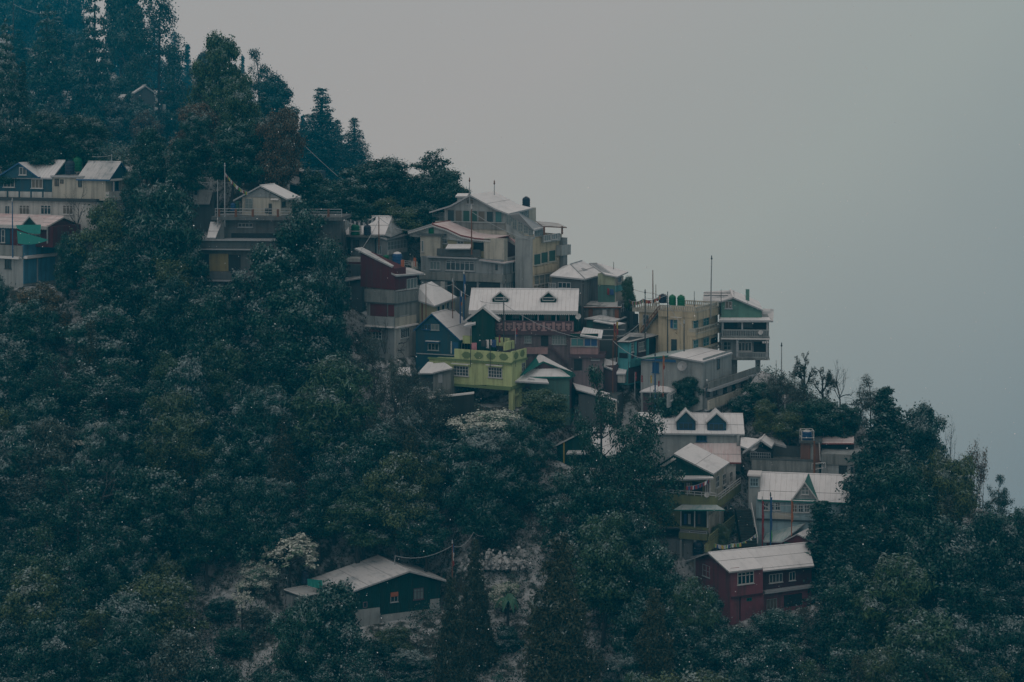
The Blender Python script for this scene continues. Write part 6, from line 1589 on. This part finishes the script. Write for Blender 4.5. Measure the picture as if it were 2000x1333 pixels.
T('banana_plant', 'banana plant', [
    ('banana0', 562, 985, 1050, 70, None, 'banana plant with upright leaves above the pale tufted tree'),
    ('banana1', 992, 1150, 1240, 80, None, 'banana plant with drooping pale leaves between the two dark cypresses'),
    ('banana0', 122, 1140, 1230, 90, None, 'banana plant in the dark lower left of the slope'),
    ('banana1', 945, 885, 970, 110, None, 'snowy banana plant in the tangle below the pale frosted tree'),
])
T('bare_tree', 'bare tree', [
    ('snowtwig0', 190, 900, 1060, 130, None, 'pale leafless twigs spread in the dark of the left slope'),
    ('twiggy0', 770, 690, 900, 130, 'leaf_twig', 'leafless twiggy tree before the little snow topped hut'),
    ('twiggy1', 820, 740, 900, 130, 'leaf_twig', 'twig thicket below the grey shed with double snow roof'),
    ('twiggy0', 730, 640, 800, 90, 'leaf_twig', 'grey twiggy tree at the foot of the tall red house'),
    ('bare1', 765, 560, 760, 80, None, 'leafless branches crossing the grey wall of the tall red house', 182.5),
    ('twiggy0', 796, 712, 850, 90, 'leaf_twig', 'leafless thicket right in front of the little snow topped hut', 174.5),
    ('twiggy1', 862, 752, 860, 90, 'leaf_twig', 'leafless bush before the dark retaining wall', 173.6),
    ('twiggy1', 710, 790, 960, 130, 'leaf_twig', 'grey twig thicket right of the fresh green tree'),
])
# ---- thin trees before the right hand houses
T('broadleaf_tree', 'tree', [
    ('sparse0', 1174, 718, 1080, 125, 'leaf_dark', 'tall thin leaved tree in front of the bright green walled house'),
    ('sparse1', 1264, 772, 1110, 165, 'leaf_dark', 'open crowned tree spreading before the blue dormer roof'),
    ('sparse2', 1225, 850, 1130, 150, 'leaf_dark', 'thin leaved tree between the two taller open trees'),
    ('broad0', 1130, 915, 1130, 150, 'leaf_dark', 'dark tree under the bright green wall'),
    ('broad2', 1226, 1000, 1190, 140, 'leaf_dark', 'dark tree hiding the left side of the olive house'),
    ('broad3', 1180, 1000, 1260, 170, 'leaf_green', 'dark green tree right of the largest cypress'),
    ('broad1', 1280, 1060, 1290, 150, 'leaf_dark', 'dark tree left of the crimson house'),
    ('broad4', 1345, 1130, 1330, 120, 'leaf_green', 'fresh green tree at the left end of the crimson house'),
    ('round1', 1310, 765, 830, 80, 'leaf_dark', 'dark bushy tree at the foot of the shrine pavilion', 176.2),
    ('round0', 1345, 735, 800, 70, 'leaf_dark', 'dark tree between the pavilion and the grey terrace house', 177.0),
    ('broad1', 1228, 540, 625, 38, 'leaf_green', 'small round ivy trunked tree between the hotel and the wooden house', 186.2),
    ('round0', 1408, 1022, 1075, 46, 'leaf_olive', 'leafy shrub tree beside the outdoor stairs', 164.6),
    ('broad0', 1390, 1150, 1290, 80, 'leaf_snowy', 'snow topped tree before the left corner of the crimson house'),
    ('round1', 1520, 1185, 1290, 150, 'leaf_snowy', 'frosted shrubby tree below the crimson house'),
])
T('cypress', 'tree', [
    ('cypress0', 1092, 1040, 1460, 190, 'leaf_black', 'largest blackish cypress in the bottom centre'),
    ('cypress1', 928, 1052, 1290, 84, 'leaf_black', 'dark cypress with a bare lower trunk right of the dark green house'),
    ('cypress1', 880, 1128, 1450, 105, 'leaf_black', 'blackish cypress at the right wall of the dark green house'),
    ('conifer2', 1604, 978, 1300, 200, 'leaf_conifer', 'dark pointed conifer at the right end of the crimson house', 163.5),
    ('conifer2', 1644, 1003, 1260, 130, 'leaf_conifer', 'dark conifer just right of the pointed one'),
    ('conifer1', 1683, 1025, 1230, 110, 'leaf_conifer', 'small dark conifer before the pale roadside shed'),
    ('cypress1', 1730, 757, 1070, 205, 'leaf_conifer', 'tall dense dark conifer right of the concrete terrace building'),
])
T('broadleaf_tree', 'tree', [
    ('round0', 1795, 790, 980, 130, 'leaf_snowy', 'round frosted dark tree behind the tall dense conifer', 172.5),
    ('sparse2', 1700, 735, 860, 70, 'leaf_twig', 'thin half bare tree left of the tall dense conifer', 176),
    ('broad2', 1765, 890, 1130, 180, 'leaf_dark', 'dark tree right of the pale roadside shed'),
    ('broad4', 1850, 880, 1130, 140, 'leaf_olive', 'olive tinted tree under the reddish twig crown'),
    ('broad1', 1930, 1000, 1250, 160, 'leaf_dark', 'dark tree on the right skyline shoulder'),
    ('broad3', 1990, 990, 1200, 110, 'leaf_snowy', 'frosted small tree at the right edge against the sky'),
    ('broad0', 1830, 1010, 1300, 210, 'leaf_dark', 'big dark tree below the olive tinted one'),
    ('broad2', 1735, 1080, 1360, 210, 'leaf_green', 'big green tree right of the small dark conifer'),
    ('round1', 1735, 1020, 1130, 90, 'leaf_green', 'light green shrubby tree under the roadside shed'),
    ('twiggy1', 1520, 722, 810, 84, 'leaf_twig', 'brown grey bushy tree right of the grey terrace house'),
    ('round0', 1605, 778, 858, 140, 'leaf_dark', 'dark bushy tree behind the caged blue tank'),
    ('round1', 1540, 800, 862, 90, 'leaf_olive', 'yellow green shrub left of the caged blue tank'),
    ('round0', 1490, 780, 850, 60, 'leaf_olive', 'olive shrub by the pale yellow shed'),
    ('broad4', 1655, 790, 870, 70, 'leaf_dark', 'dark tree behind the pinkish shed roof'),
    ('bush1', 1500, 762, 805, 66, 'leaf_olive', 'olive bush under the bottom corner of the mint gabled house', 180),
    ('twiggy0', 1562, 738, 805, 84, 'leaf_twig', 'grey twiggy bush below the left pollarded tree', 179),
    ('bush0', 1548, 785, 832, 80, 'leaf_green', 'green bush above the snow tent shelter', 177.5),
    ('bush0', 1470, 735, 790, 66, 'leaf_twig', 'grey brown bush against the post of the mint gabled house', 183.5),
    ('round1', 1488, 742, 822, 92, 'leaf_dark', 'dark bushy tree on the bank right of the grey terrace house', 178.6),
    ('bush0', 1448, 772, 812, 60, 'leaf_snowy', 'frosted bush against the valley side of the grey terrace house', 178.2),
    ('pollard0', 1572, 690, 790, 50, 'leaf_black', 'knobbly pollarded tree, the left one on the skyline', 181),
    ('pollard0', 1607, 715, 795, 56, 'leaf_black', 'knobbly pollarded tree leaning right on the skyline', 180.5),
    ('sparse0', 1950, 930, 1080, 60, 'leaf_dark', 'sparse leaning tree on the right skyline', 168),
])
T('bare_tree', 'bare tree', [
    ('bare2', 1640, 700, 800, 80, None, 'leafless fan shaped tree on the skyline right of the pollarded ones', 180),
    ('bare0', 1858, 802, 960, 70, None, 'thin leafless tree against the sky at the right', 173),
    ('twiggy0', 1905, 855, 1080, 110, 'leaf_brown', 'reddish twig crowned tree on the right skyline', 171),
    ('bare1', 1680, 730, 840, 70, None, 'leafless twigs left of the tall dense conifer', 177.5),
    ('bare2', 1985, 1040, 1180, 60, None, 'leafless twigs at the right edge', 168),
])

# ---- the rest of the wood: more trees of the same kinds wherever the slope is covered
CLEAR = [(0, 300, 110, 560), (100, 300, 260, 390), (400, 350, 560, 560), (690, 420, 1060, 700), (800, 600, 1240, 800), (1040, 480, 1520, 800), (1240, 790, 1480, 1090), (1080, 850, 1180, 900), (1440, 830, 1720, 1090), (1375, 1050, 1590, 1215), (555, 1085, 880, 1230), (1330, 1050, 1460, 1090), (1480, 690, 1700, 900), (400, 1150, 550, 1225), (1020, 1060, 1165, 1340), (893, 1065, 965, 1290), (840, 1150, 920, 1340)]
LAND = [('tall red house', 765, 600), ('lime green house', 950, 730), ('dark green house', 740, 1160), ('crimson house', 1500, 1140), ('olive house', 1390, 990), ('grey concrete block', 470, 540), ('rusty golden tree', 88, 620), ('largest cypress', 1092, 1200), ('fresh green tree', 645, 800), ('pale tufted tree', 567, 1090), ('roadside shed', 1700, 990), ('bright green wall', 1110, 880), ('banana plant', 122, 1180), ('pale leafless twigs', 190, 960), ('dim hut', 280, 200), ('blue timbered roof', 70, 320), ('grey laundry shack', 395, 395), ('blue grey hut', 590, 350), ('big snow flecked firs', 135, 150)]
DESC = {'leaf_dark': 'dark leafy tree', 'leaf_snowy': 'frosted leafy tree', 'leaf_heavy': 'snow tipped tree', 'leaf_green': 'green leafy tree', 'leaf_olive': 'olive tinted tree', 'leaf_twig': 'grey twiggy tree', 'leaf_brown': 'brownish tree'}
fill = []
rf = random.Random(77)
for row in range(16):
    base = 640 + row * 62
    for col in range(26):
        px = -60 + col * 88 + (44 if row % 2 else 0) + rf.uniform(-28, 28); pb = base + rf.uniform(-22, 22)
        if pb < ridge_row(px) + 40: continue
        kind = rf.random(); mat = rf.choices(['leaf_dark', 'leaf_snowy', 'leaf_heavy', 'leaf_green', 'leaf_olive', 'leaf_twig'], [42, 22, 8, 12, 11, 5])[0]
        h_ = rf.uniform(130, 215) * (1.15 if pb > 1100 else 1); w_ = h_ * rf.uniform(.62, .95)
        key = 'broad%d' % rf.randrange(5) if kind < .56 else 'round%d' % rf.randrange(2) if kind < .66 else 'sparse%d' % rf.randrange(3) if kind < .82 else rf.choice(['cypress0', 'cypress1', 'conifer1', 'snowfir0'])
        if key[:2] in ('cy', 'co', 'sn'): mat, h_, w_ = ('leaf_snowy' if key[0] == 's' else rf.choice(['leaf_conifer', 'leaf_black'])), h_ * 1.2, h_ * .52
        if key[0] == 'r': h_ *= .75
        top = pb - h_
        if px > 1500 and top < ridge_row(px) - 20: continue
        bx = (px - w_ * .42, top + 8, px + w_ * .42, pb)
        if any(bx[0] < c[2] and bx[2] > c[0] and bx[1] < c[3] and min(bx[3], top + h_ * .9) > c[1] for c in CLEAR): continue
        fill.append((key, px, top, pb, w_, mat))
for row in range(5):
    for col in range(11):
        px = -30 + col * 62 + rf.uniform(-22, 22); pb = 175 + row * 42 + rf.uniform(-12, 12)
        if pb < ridge_row(px) + 12 or (230 < px < 345 and 165 < pb < 300): continue
        h_ = rf.uniform(85, 140); w_ = h_ * rf.uniform(.55, .8)
        if 200 < px + w_ * .4 and px - w_ * .4 < 330 and pb > 165 and pb - h_ < 270: continue
        fill.append((rf.choice(['broad%d' % rf.randrange(5), 'cypress%d' % rf.randrange(2), 'broad%d' % rf.randrange(5)]), px, pb - h_, pb, w_, rf.choices(['leaf_dark', 'leaf_snowy', 'leaf_olive', 'leaf_twig'], [50, 30, 10, 10])[0]))
SHRUBS = []
for k in range(260):
    px = rf.uniform(-30, 2030); pb = rf.uniform(700, 1420); w_ = rf.uniform(48, 105); h_ = w_ * rf.uniform(.5, .8)
    if pb < ridge_row(px) + 60 or any(px - w_ * .45 < c[2] and px + w_ * .45 > c[0] and pb - h_ < c[3] and pb > c[1] for c in CLEAR): continue
    if any(abs(px - s_[1]) < 48 and abs(pb - s_[3]) < 40 for s_ in SHRUBS): continue
    SHRUBS.append(('bush%d' % rf.randrange(2), px, pb - h_, pb, w_, rf.choices(['leaf_dark', 'leaf_snowy', 'leaf_heavy', 'leaf_green', 'leaf_olive', 'leaf_twig'], [30, 22, 16, 12, 10, 10])[0]))
fill += SHRUBS[:95]
fill = [f for f in fill if f[2] < 1333 and -90 < f[1] < 2090]
names = {}
for f in fill:
    mid = (f[2] + f[3]) / 2
    l = min(LAND, key=lambda q: (q[1] - f[1]) ** 2 + (q[2] - mid) ** 2); dx, dy = f[1] - l[1], mid - l[2]
    rel = ('below' if dy > 0 else 'above') if abs(dy) > abs(dx) * .8 else ('right of' if dx > 0 else 'left of')
    if abs(dy) > abs(dx) * .4 and abs(dx) > abs(dy) * .4: rel = {'below': 'low on the slope below', 'above': 'up the slope above', 'right of': 'well right of', 'left of': 'well left of'}[rel]
    names.setdefault(('dark conifer' if f[0][:2] in ('cy', 'co') else 'snow flecked fir' if f[0][:2] == 'sn' else DESC[f[5]].replace('tree', 'shrub') if f[0][:4] == 'bush' else DESC[f[5]], rel, l[0]), []).append(f)
ORD = ['leftmost', 'second from the left', 'third from the left', 'fourth from the left', 'fifth from the left', 'sixth from the left', 'seventh from the left', 'eighth from the left', 'ninth from the left', 'tenth from the left']
for (d, rel, l), fs in names.items():
    fs.sort(key=lambda f: f[1])
    for i, f in enumerate(fs):
        lab = f'{d} {rel} the {l}'.replace('low on the slope below', 'low below').replace('up the slope above', 'up above') + (f', {ORD[min(i, 9)]}' if len(fs) > 1 else '')
        if f[0][:4] == 'bush': tree(*f, label=lab, name='shrub', cat='shrub', group='shrubs of the wooded slope')
        else: tree(*f, label=lab, name='woodland_tree', group='trees of the wooded slope')
print('filler trees', len(fill))

# ---- retaining walls, rubble
def wall_thing(name, label, px0, px1, t0, t1, bot, Y, mat, th=.5):
    a, b_ = world(px0, t0, Y), world(px1, t1, Y - .6); zb = world(px0, bot, Y).z - 1.5
    o = a.copy(); P = [a - o, b_ - o]; mb = MB()
    q = [P[0], P[1], P[1] + Vector((0, th, 0)), P[0] + Vector((0, th, 0))]
    mb.hexa([Vector((p.x, p.y, zb - o.z)) for p in q], q)
    root = tag(add_obj(name, None, None, o), label, 'wall'); add_obj('masonry', mb.mesh('masonry', mat), root)
    mb = MB(); q2 = [p + Vector((0, 0, .01)) for p in q]; mb.hexa(q2, [p + Vector((0, 0, .12)) for p in q2]); add_obj('snow_cap', mb.mesh('snow_cap', 'snow'), root)
wall_thing('retaining_wall', 'dark stone retaining wall under the garden sheds', 838, 926, 780, 770, 812, 174.8, 'ivy_stone')
wall_thing('retaining_wall', 'pale roadside wall glimpsed behind the dark trees below the bright green wall', 1105, 1250, 1058, 1054, 1075, 163.5, 'concrete')
mb = MB(); r = random.Random(3)
from mathutils import Euler
for k in range(300):
    w0 = world(r.gauss(975, 24), 1112 - abs(r.gauss(0, 14)), 162.2 + r.uniform(-.5, .8)); s_ = r.uniform(.04, .14); e_ = Euler((r.uniform(0, 6), r.uniform(0, 6), r.uniform(0, 6)))
    c8 = []
    for z in (-1, 1):
        for x, y in ((-1, -1), (1, -1), (1, 1), (-1, 1)):
            v_ = Vector((x + r.uniform(-.4, .4), y + r.uniform(-.4, .4), z * .7 + r.uniform(-.4, .4))) * s_; v_.rotate(e_); c8.append(w0 + v_)
    mb.hexa(c8[:4], c8[4:])
rb = add_obj('rubble', mb.mesh('rubble', 'roof_grey')); tag(rb, 'heap of snow covered rubble between the two dark cypresses', 'rubble', kind='stuff')

# ---- undergrowth and dead grass on the slope
r = np.random.default_rng(99); n = 26000
Yv = np.concatenate([r.uniform(144, 200, 19000), r.uniform(200, 340, 7000)]); pxv = np.where(Yv > 202, r.uniform(-650, 900, n), r.uniform(-160, 2160, n)); Xv = (pxv - 1000) / F * Yv
ok = Yv < depth_np(ridge_row(pxv)) + 2
_rw = row_of(Yv)
for x0_, x1_, y0_, y1_ in ((385, 560, 1130, 1240), (925, 1020, 1170, 1300), (720, 860, 1205, 1250), (985, 1060, 785, 810), (1440, 1560, 1215, 1300)): ok &= ~((pxv > x0_) & (pxv < x1_) & (_rw > y0_) & (_rw < y1_) & (r.uniform(0, 1, n) < .5))
for o, a, e, mg in PADS:
    c, s = math.cos(a), math.sin(a); dx, dy = Xv - o.x, Yv - o.y; lx, ly = c * dx + s * dy, -s * dx + c * dy
    ok &= ~((lx > e[0] - .5) & (lx < e[1] + .5) & (ly > e[2] - .8) & (ly < e[3] + .5))
Xv, Yv = Xv[ok], Yv[ok]; Zv = ground_z(Xv, Yv)
for nm, sel, mat, lab in (('undergrowth', slice(0, None, 2), 'leaf_dark', 'low dark scrub covering the slope between the trees'), ('scrub', slice(1, None, 2), 'leaf_twig', 'dry snow dusted brushwood and weeds on the slope')):
    X, Y_, Z = Xv[sel], Yv[sel], Zv[sel]; k = 26
    c = np.repeat(np.stack([X, Y_, Z + .25], 1), k, 0); P = c + r.normal(size=c.shape) * np.array([[.45, .45, .30]]); P += (P - c) * (np.clip(c[:, 1:2] - 205, 0, 60) / 60); N = r.normal(size=c.shape) * .7 + np.array([[0, 0, .8]])
    P[:, 2] = np.maximum(P[:, 2], c[:, 2] - .3)
    o = add_obj(nm, leaf_mesh(nm, P, N, r.uniform(.09, .24, len(P)) * np.where(np.repeat(Y_, k) > 205, 2.2, 1.0), mat, seed=7)); tag(o, lab, 'undergrowth', kind='stuff')
# ================================================================== POLES, FLAGS, WIRES
pole(373, 292, 402, 200, 'metal_grey', 'thin grey pole among the trees left of the white cottage')
pole(439, 327, 418, HB.Y + 1, 'trim_grey', 'pale pole with finial at the left end of the prayer flag string', r=1.3, finial='trim_grey')
pole(425, 352, 418, HB.Y + .9, 'trim_grey', 'shorter pale pole beside the flag string pole', r=1.0)
pole(25, 395, 478, 187.0, 'trim_blue', 'leaning dark pole on the terrace of the red house', r=1.4, px2=24, finial='trim_grey')
pole(218, 301, 322, 195, 'trim_grey', 'short wire post behind the pale corrugated wing', r=.9)
pole(740, 423, 463, depth_at(515) - .8, 'rust', 'dark rusty pole before the wide white roof', r=1.2)
pole(921, 409, 472, HS.Y + .4, 'rust', 'dark red pole with pale beads on the pinkish roof', r=1.3, finial='trim_white')
pole(917, 356, 381, HH.Y + .3, 'metal_grey', 'bronze finial mast on the front gable of the hilltop hotel', r=.9, finial='rust')
pole(965.5, 361, 375, HH.Y + 5.5, 'metal_grey', 'ornate ridge finial at the back of the hilltop hotel roof', r=.9, finial='rust')
pole(906, 536, 600, 184, 'trim_blue', 'blue and orange prayer flag pole by the dark shop front', r=1.6, flag=['cloth_blue', 'cloth_white', 'cloth_orange'], finial='trim_white')
pole(899, 568, 606, 183, 'cloth_blue', 'short blue flag pole left of the dormer roof', r=1.4, flag=['cloth_white', 'cloth_blue', 'cloth_orange'])
pole(832, 549, 605, 183.5, 'rust', 'thin dark pole before the cream cottage roof', r=.8); pole(884, 552, 600, 184.5, 'rust', 'dark pole at the right corner of the cream cottage roof', r=.9, finial='trim_grey')
pole(984, 588, 668, HD.Y - 1.0, 'trim_dark', 'dark lamp topped pole before the left dormer', r=1.5, finial='trim_grey')
pole(1007, 641, 668, HD.Y - 1.4, 'trim_grey', 'thin pole with a red flag before the key pattern balcony', r=.7, flag=['cloth_red', 'cloth_red', 'cloth_blue'], fl=.6)
pole(1275.5, 528, 592, HC.Y + 5.5, 'rust', 'tall gnarled mast behind the cream hotel', r=1.2, px2=1275); pole(1281, 556, 590, HC.Y + 5.5, 'rust', 'short mast beside the gnarled one', r=.8)
pole(1304, 570, 690, HC.Y - 1.2, 'trim_dark', 'long dark service pole in front of the cream hotel facade', r=1.2); pole(1336, 633, 686, HC.Y - 1.5, 'trim_dark', 'dark lamp pole before the cream hotel door', r=1.1, finial='trim_grey')
pole(1260, 574, 655, HC.Y - .5, 'trim_dark', 'dark pole with lantern head left of the cream hotel stairs', r=1.3, finial='trim_dark')
pole(1388, 508, 596, HC.Y + 3.0, 'metal_grey', 'tallest flag mast with a finial above the mint gable', r=1.3, px2=1390, finial='trim_dark')
pole(1408.5, 566, 592, HM.Y - .3, 'trim_dark', 'thin rod left of the mint gable', r=.7); pole(1356, 569, 600, HC.Y + .1, 'trim_dark', 'thin rod on the cream hotel parapet corner', r=.7)
pole(1526.5, 678, 735, 180.5, 'metal_grey', 'flag mast with finial on the skyline right of the mint house', r=1.1, finial='trim_dark'); pole(1516, 704, 735, 180.6, 'metal_grey', 'short bare rod beside the skyline flag mast', r=.7)
pole(1551, 716, 765, 180.3, 'metal_grey', 'thin rod left of the pollarded trees', r=.7)
pole(1279.5, 696, 775, HG.Y - 2.2, 'trim_blue', 'dark blue pole with finial before the grey terrace house', r=1.5, finial='trim_dark')
pole(1295, 694, 748, HG.Y - 2.6, 'orange', 'slim pole with an orange flag above the shrine pavilion', r=.8, flag=['cloth_orange', 'cloth_orange', 'cloth_red'], fl=.5)
pole(1270, 733, 752, 176.3, 'trim_grey', 'yellow flag left of the pavilion lantern roof', r=.6, flag='cloth_yellow', fl=.8); pole(1252, 733, 750, 176.6, 'trim_grey', 'red flag left of the yellow one by the pavilion', r=.6, flag='cloth_red', fl=.8)
pole(1240, 727, 750, 177, 'trim_grey', 'dark red flag farthest left by the pavilion', r=.6, flag='cloth_red', fl=.7); pole(1285, 744, 760, 176, 'trim_grey', 'small red flag on the pavilion roof edge', r=.6, flag='cloth_red', fl=.7)
pole(1199, 632, 668, 181.8, 'rust', 'red and orange flag pole before the tin shed', r=1.0, flag=['cloth_red', 'cloth_orange'], fl=.9); pole(1204, 628, 700, 181.6, 'rust', 'red pole with a yellow flag right of the tin shed', r=1.0, flag=['cloth_yellow', 'cloth_red'], fl=.35)
pole(1197, 660, 742, 179.2, 'rust', 'dark thin pole rising before the white shed', r=.9)
pole(1198.5, 512, 560, HS.Y + 1.0, 'trim_dark', 'thin dark rod in front of the pale green house', r=.8)
for x, t, c, l in ((919, 642, 'rust', 'thin rod at the back left of the lime green terrace'), (957.5, 663, 'cloth_white', 'white streamer pole on the lime green terrace'), (974, 655, 'cloth_red', 'red flag pole on the lime green terrace'), (999, 668, 'trim_dark', 'dark rod at the lime green parapet corner'), (1007, 672, 'trim_dark', 'last thin rod right of the lime green parapet corner')):
    pole(x, t, 690, HL.Y + .6, 'trim_dark', l, r=.7, flag=c if c.startswith('cloth') else None, fl=.4)
pole(1563, 785, 812, 177.5, 'trim_grey', 'small red and yellow flag in the shrubs right of the pale yellow shed', r=.7, flag=['cloth_yellow', 'cloth_red'], fl=.8)
pole(1652, 813, 882, 173.2, 'orange', 'leaning tall flag of red, green and yellow by the pinkish shed', r=1.1, px2=1645, flag=['cloth_red', 'cloth_green', 'cloth_yellow'], fl=.75)
pole(1582.5, 785, 862, 175.5, 'rust', 'thin rusty pole behind the caged blue tank', r=1.0)
pole(1590.5, 862, 922, HT.Y - .7, 'rust', 'rust orange post before the brick tower', r=2.2)
pole(1489, 978, 1066, 165.4, 'cloth_red', 'red flag pole left of the blue one before the pale blue house', r=1.4, flag=['cloth_red', 'cloth_red'], finial='trim_white', fl=.85); pole(1505, 970, 1066, 165.2, 'trim_blue', 'dark blue flag pole before the pale blue house', r=1.5, flag=['cloth_blue', 'cloth_blue', 'cloth_green'], finial='trim_dark', fl=.9)
pole(1546, 978, 1060, 165.0, 'orange', 'orange flag pole before the steep teal trimmed gable', r=1.1, flag=['cloth_orange', 'cloth_orange'], fl=.5)
pole(1689, 945, 1020, 166.4, 'trim_dark', 'dark tall pole before the pale roadside shed', r=1.4)
pole(1406, 996, 1075, 164.6, 'trim_grey', 'thin grey pole before the olive balcony corner', r=.9); pole(883.5, 1063, 1132, 161, 'rust', 'weathered pole carrying the wire above the dark green house', r=1.5, finial='trim_grey', flag=['cloth_blue', 'cloth_white', 'cloth_red'], fl=.6)
pole(770, 1086, 1100, 161.5, 'trim_grey', 'short leaning stick where the wire reaches the dark green roof', r=.7, px2=772); pole(760, 314, 345, 212, 'trim_dark', 'thin pole in the frosted round tree on the crest', r=.9)
pole(715, 370, 425, 204, 'trim_grey', 'pale pole behind the wide white roof, the left of two', r=.9, finial='trim_white'); pole(725, 372, 425, 204, 'trim_grey', 'pale pole behind the wide white roof, the right of two', r=.9, finial='trim_white')
pole(26, 3, 60, 330, 'trim_dark', 'dark pole in the mist at the top left corner', r=1.2); pole(10, 232, 345, 199, 'trim_grey', 'pale thin pole above the blue timbered roof', r=.9)
pole(1533, 780, 835, 176.8, 'trim_grey', 'grey post with a white board in the shrubs', r=1.6, finial='snow')
line('prayer_flags', 'string of small prayer flags falling from the pole to the white cottage', 'prayer flags', [(440, 338, HB.Y + 1), (484, 376, HB.Y + 1.8)], .015, 'trim_grey', .25, ['cloth_white', 'cloth_red', 'cloth_green', 'cloth_yellow', 'trim_grey'])
line('bunting', 'dark bunting sagging across the wide white roof', 'bunting', [(678, 424, depth_at(515) - 1.2), (734, 424, depth_at(515) - 1.2)], .015, 'trim_dark', .5, ['trim_dark', 'trim_dark', 'trim_grey'])
line('prayer_flags', 'line of faded flags strung beside the cream hotel terrace', 'prayer flags', [(1228, 585, 186), (1256, 584, HC.Y + 1), (1289, 578, HC.Y + 1)], .015, 'trim_grey', .25, ['cloth_white', 'cloth_red', 'trim_dark', 'cloth_green', 'cloth_orange'])
line('prayer_flags', 'red and white flags on the upper olive balcony', 'prayer flags', [(1341, 950, HO.Y - .6), (1384, 937, HO.Y - .5)], .015, 'trim_grey', .15, ['cloth_red', 'cloth_white', 'cloth_blue', 'cloth_red'])
line('prayer_flags', 'pale flags strung across the foot of the outdoor stairs', 'prayer flags', [(1385, 1056, 163), (1430, 1062, 163), (1478, 1042, 164)], .015, 'trim_grey', .25, ['cloth_white', 'cloth_yellow', 'cloth_blue', 'trim_grey', 'cloth_green'])
line('prayer_flags', 'blue flags sloping from the skyline trees to the caged tank', 'prayer flags', [(1628, 805, 177.5), (1607, 846, 172.5)], .015, 'trim_grey', .3, ['cloth_blue', 'trim_blue', 'trim_grey', 'cloth_blue'])
for pts, sag, l in (([(772, 1086, 161.5), (883.5, 1066, 161), (925, 1040, 162), (965, 1030, 163)], .5, 'pale wire looping over the dark green house'), ([(1245, 1106, 160), (1300, 1100, 160), (1383, 1080, 160)], .2, 'pale cable running to the left roof corner of the crimson house'), ([(218, 303, 195), (180, 306, 195)], .1, 'short wire at the post behind the corrugated wing'),
                    ([(594, 284, 230), (660, 345, 206), (715, 372, 204)], .05, 'thin wire dropping from the crest to the pale poles'), ([(425, 354, HB.Y + .9), (373, 352, 199)], .2, 'wire between the shorter pale pole and the thin grey pole'), ([(780, 405, 200), (838, 414, 197)], .4, 'wire running to the left porch of the hilltop hotel'),
                    ([(740, 425, 190), (815, 448, 187)], .5, 'wire from the rusty pole to the scalloped roof'), ([(1225, 560, 188), (1276, 573, HC.Y + 5.5), (1300, 575, HC.Y + 2)], .15, 'thin wire beside the gnarled mast'), ([(1204, 660, 181.6), (1260, 620, HC.Y - .5)], .3, 'thin wire between the yellow flag pole and the lantern pole'),
                    ([(1489, 985, 165.4), (1560, 1010, 165)], .3, 'thin wire between the red and orange flag poles'), ([(832, 553, 183.5), (884, 556, 184.5)], .25, 'wire between the two dark poles over the cream cottage roof'), ([(884, 556, 184.5), (984, 592, HD.Y - 1.0)], .6, 'wire from the cream cottage corner pole to the lamp topped pole'),
                    ([(984, 594, HD.Y - 1.0), (1197, 664, 179.2)], .9, 'long wire crossing before the key pattern balcony'), ([(1260, 582, HC.Y - .5), (1304, 576, HC.Y - 1.2)], .2, 'wire between the lantern pole and the long service pole'), ([(1304, 590, HC.Y - 1.2), (1336, 640, HC.Y - 1.5)], .2, 'wire from the long service pole down to the lamp pole'),
                    ([(1197, 666, 179.2), (1279.5, 702, HG.Y - 2.2)], .5, 'wire running to the dark blue finial pole'), ([(921, 414, HS.Y + .4), (1041, 470, HS.Y - .5)], .3, 'wire from the dark red beaded pole to the cream block'), ([(740, 430, depth_at(515) - .8), (700, 495, 182.5)], .2, 'wire from the rusty pole to the red mono pitch roof'),
                    ([(1505, 985, 165.2), (1689, 955, 166.4)], .6, 'wire passing before the pale blue roof'), ([(26, 8, 330), (120, 25, 320)], .8, 'faint wire in the mist at the top left')):
    line('wire', l, 'wire', pts, .022, 'trim_grey', sag)

# ================================================================== FALLING SNOW AND MIST
r = np.random.default_rng(4)
m, ns, ls, b = new_mat('snowflake'); b.inputs['Base Color'].default_value = (.75, .78, .80, 1); b.inputs['Roughness'].default_value = .9
n = 2600; Yv = r.uniform(18, 150, n); P = np.stack([(r.uniform(-40, 2040, n) - 1000) / F * Yv, Yv, -(r.uniform(-20, 1360, n) - H0) / F * Yv], 1)
S = np.minimum(r.uniform(.010, .030, n) * (Yv / 60) ** .5, .035)
o = add_obj('falling_snow', leaf_mesh('falling_snow', P, r.normal(size=(n, 3)) * .5 + np.array([[0, -1.0, 0]]), S, 'snowflake', wide=.4, seed=2)); tag(o, 'snowflakes falling in the air before the hillside', 'snowflakes', kind='stuff')

hm = bpy.data.materials.new('haze'); hm.use_nodes = True; nt = hm.node_tree
for nd in list(nt.nodes):
    if nd.type != 'OUTPUT_MATERIAL': nt.nodes.remove(nd)
pv = nt.nodes.new('ShaderNodeVolumePrincipled'); pv.inputs['Color'].default_value = HAZE_COL; pv.inputs['Density'].default_value = HAZE_DENS; pv.inputs['Anisotropy'].default_value = 0.2
nt.links.new(pv.outputs['Volume'], [x for x in nt.nodes if x.type == 'OUTPUT_MATERIAL'][0].inputs['Volume'])
zl, zt = float(GZ.min()) - 1, max(40.0, float(GZ.max()) + 25)
mb = MB(); mb.box(-360, 360, -15, 700, zl, zt); me = bpy.data.meshes.new('haze'); me.from_pydata(mb.v, [], mb.f); me.materials.append(hm)
hz = add_obj('haze', me); tag(hz, 'thin blue snow mist hanging over the whole hillside', 'mist', kind='stuff')
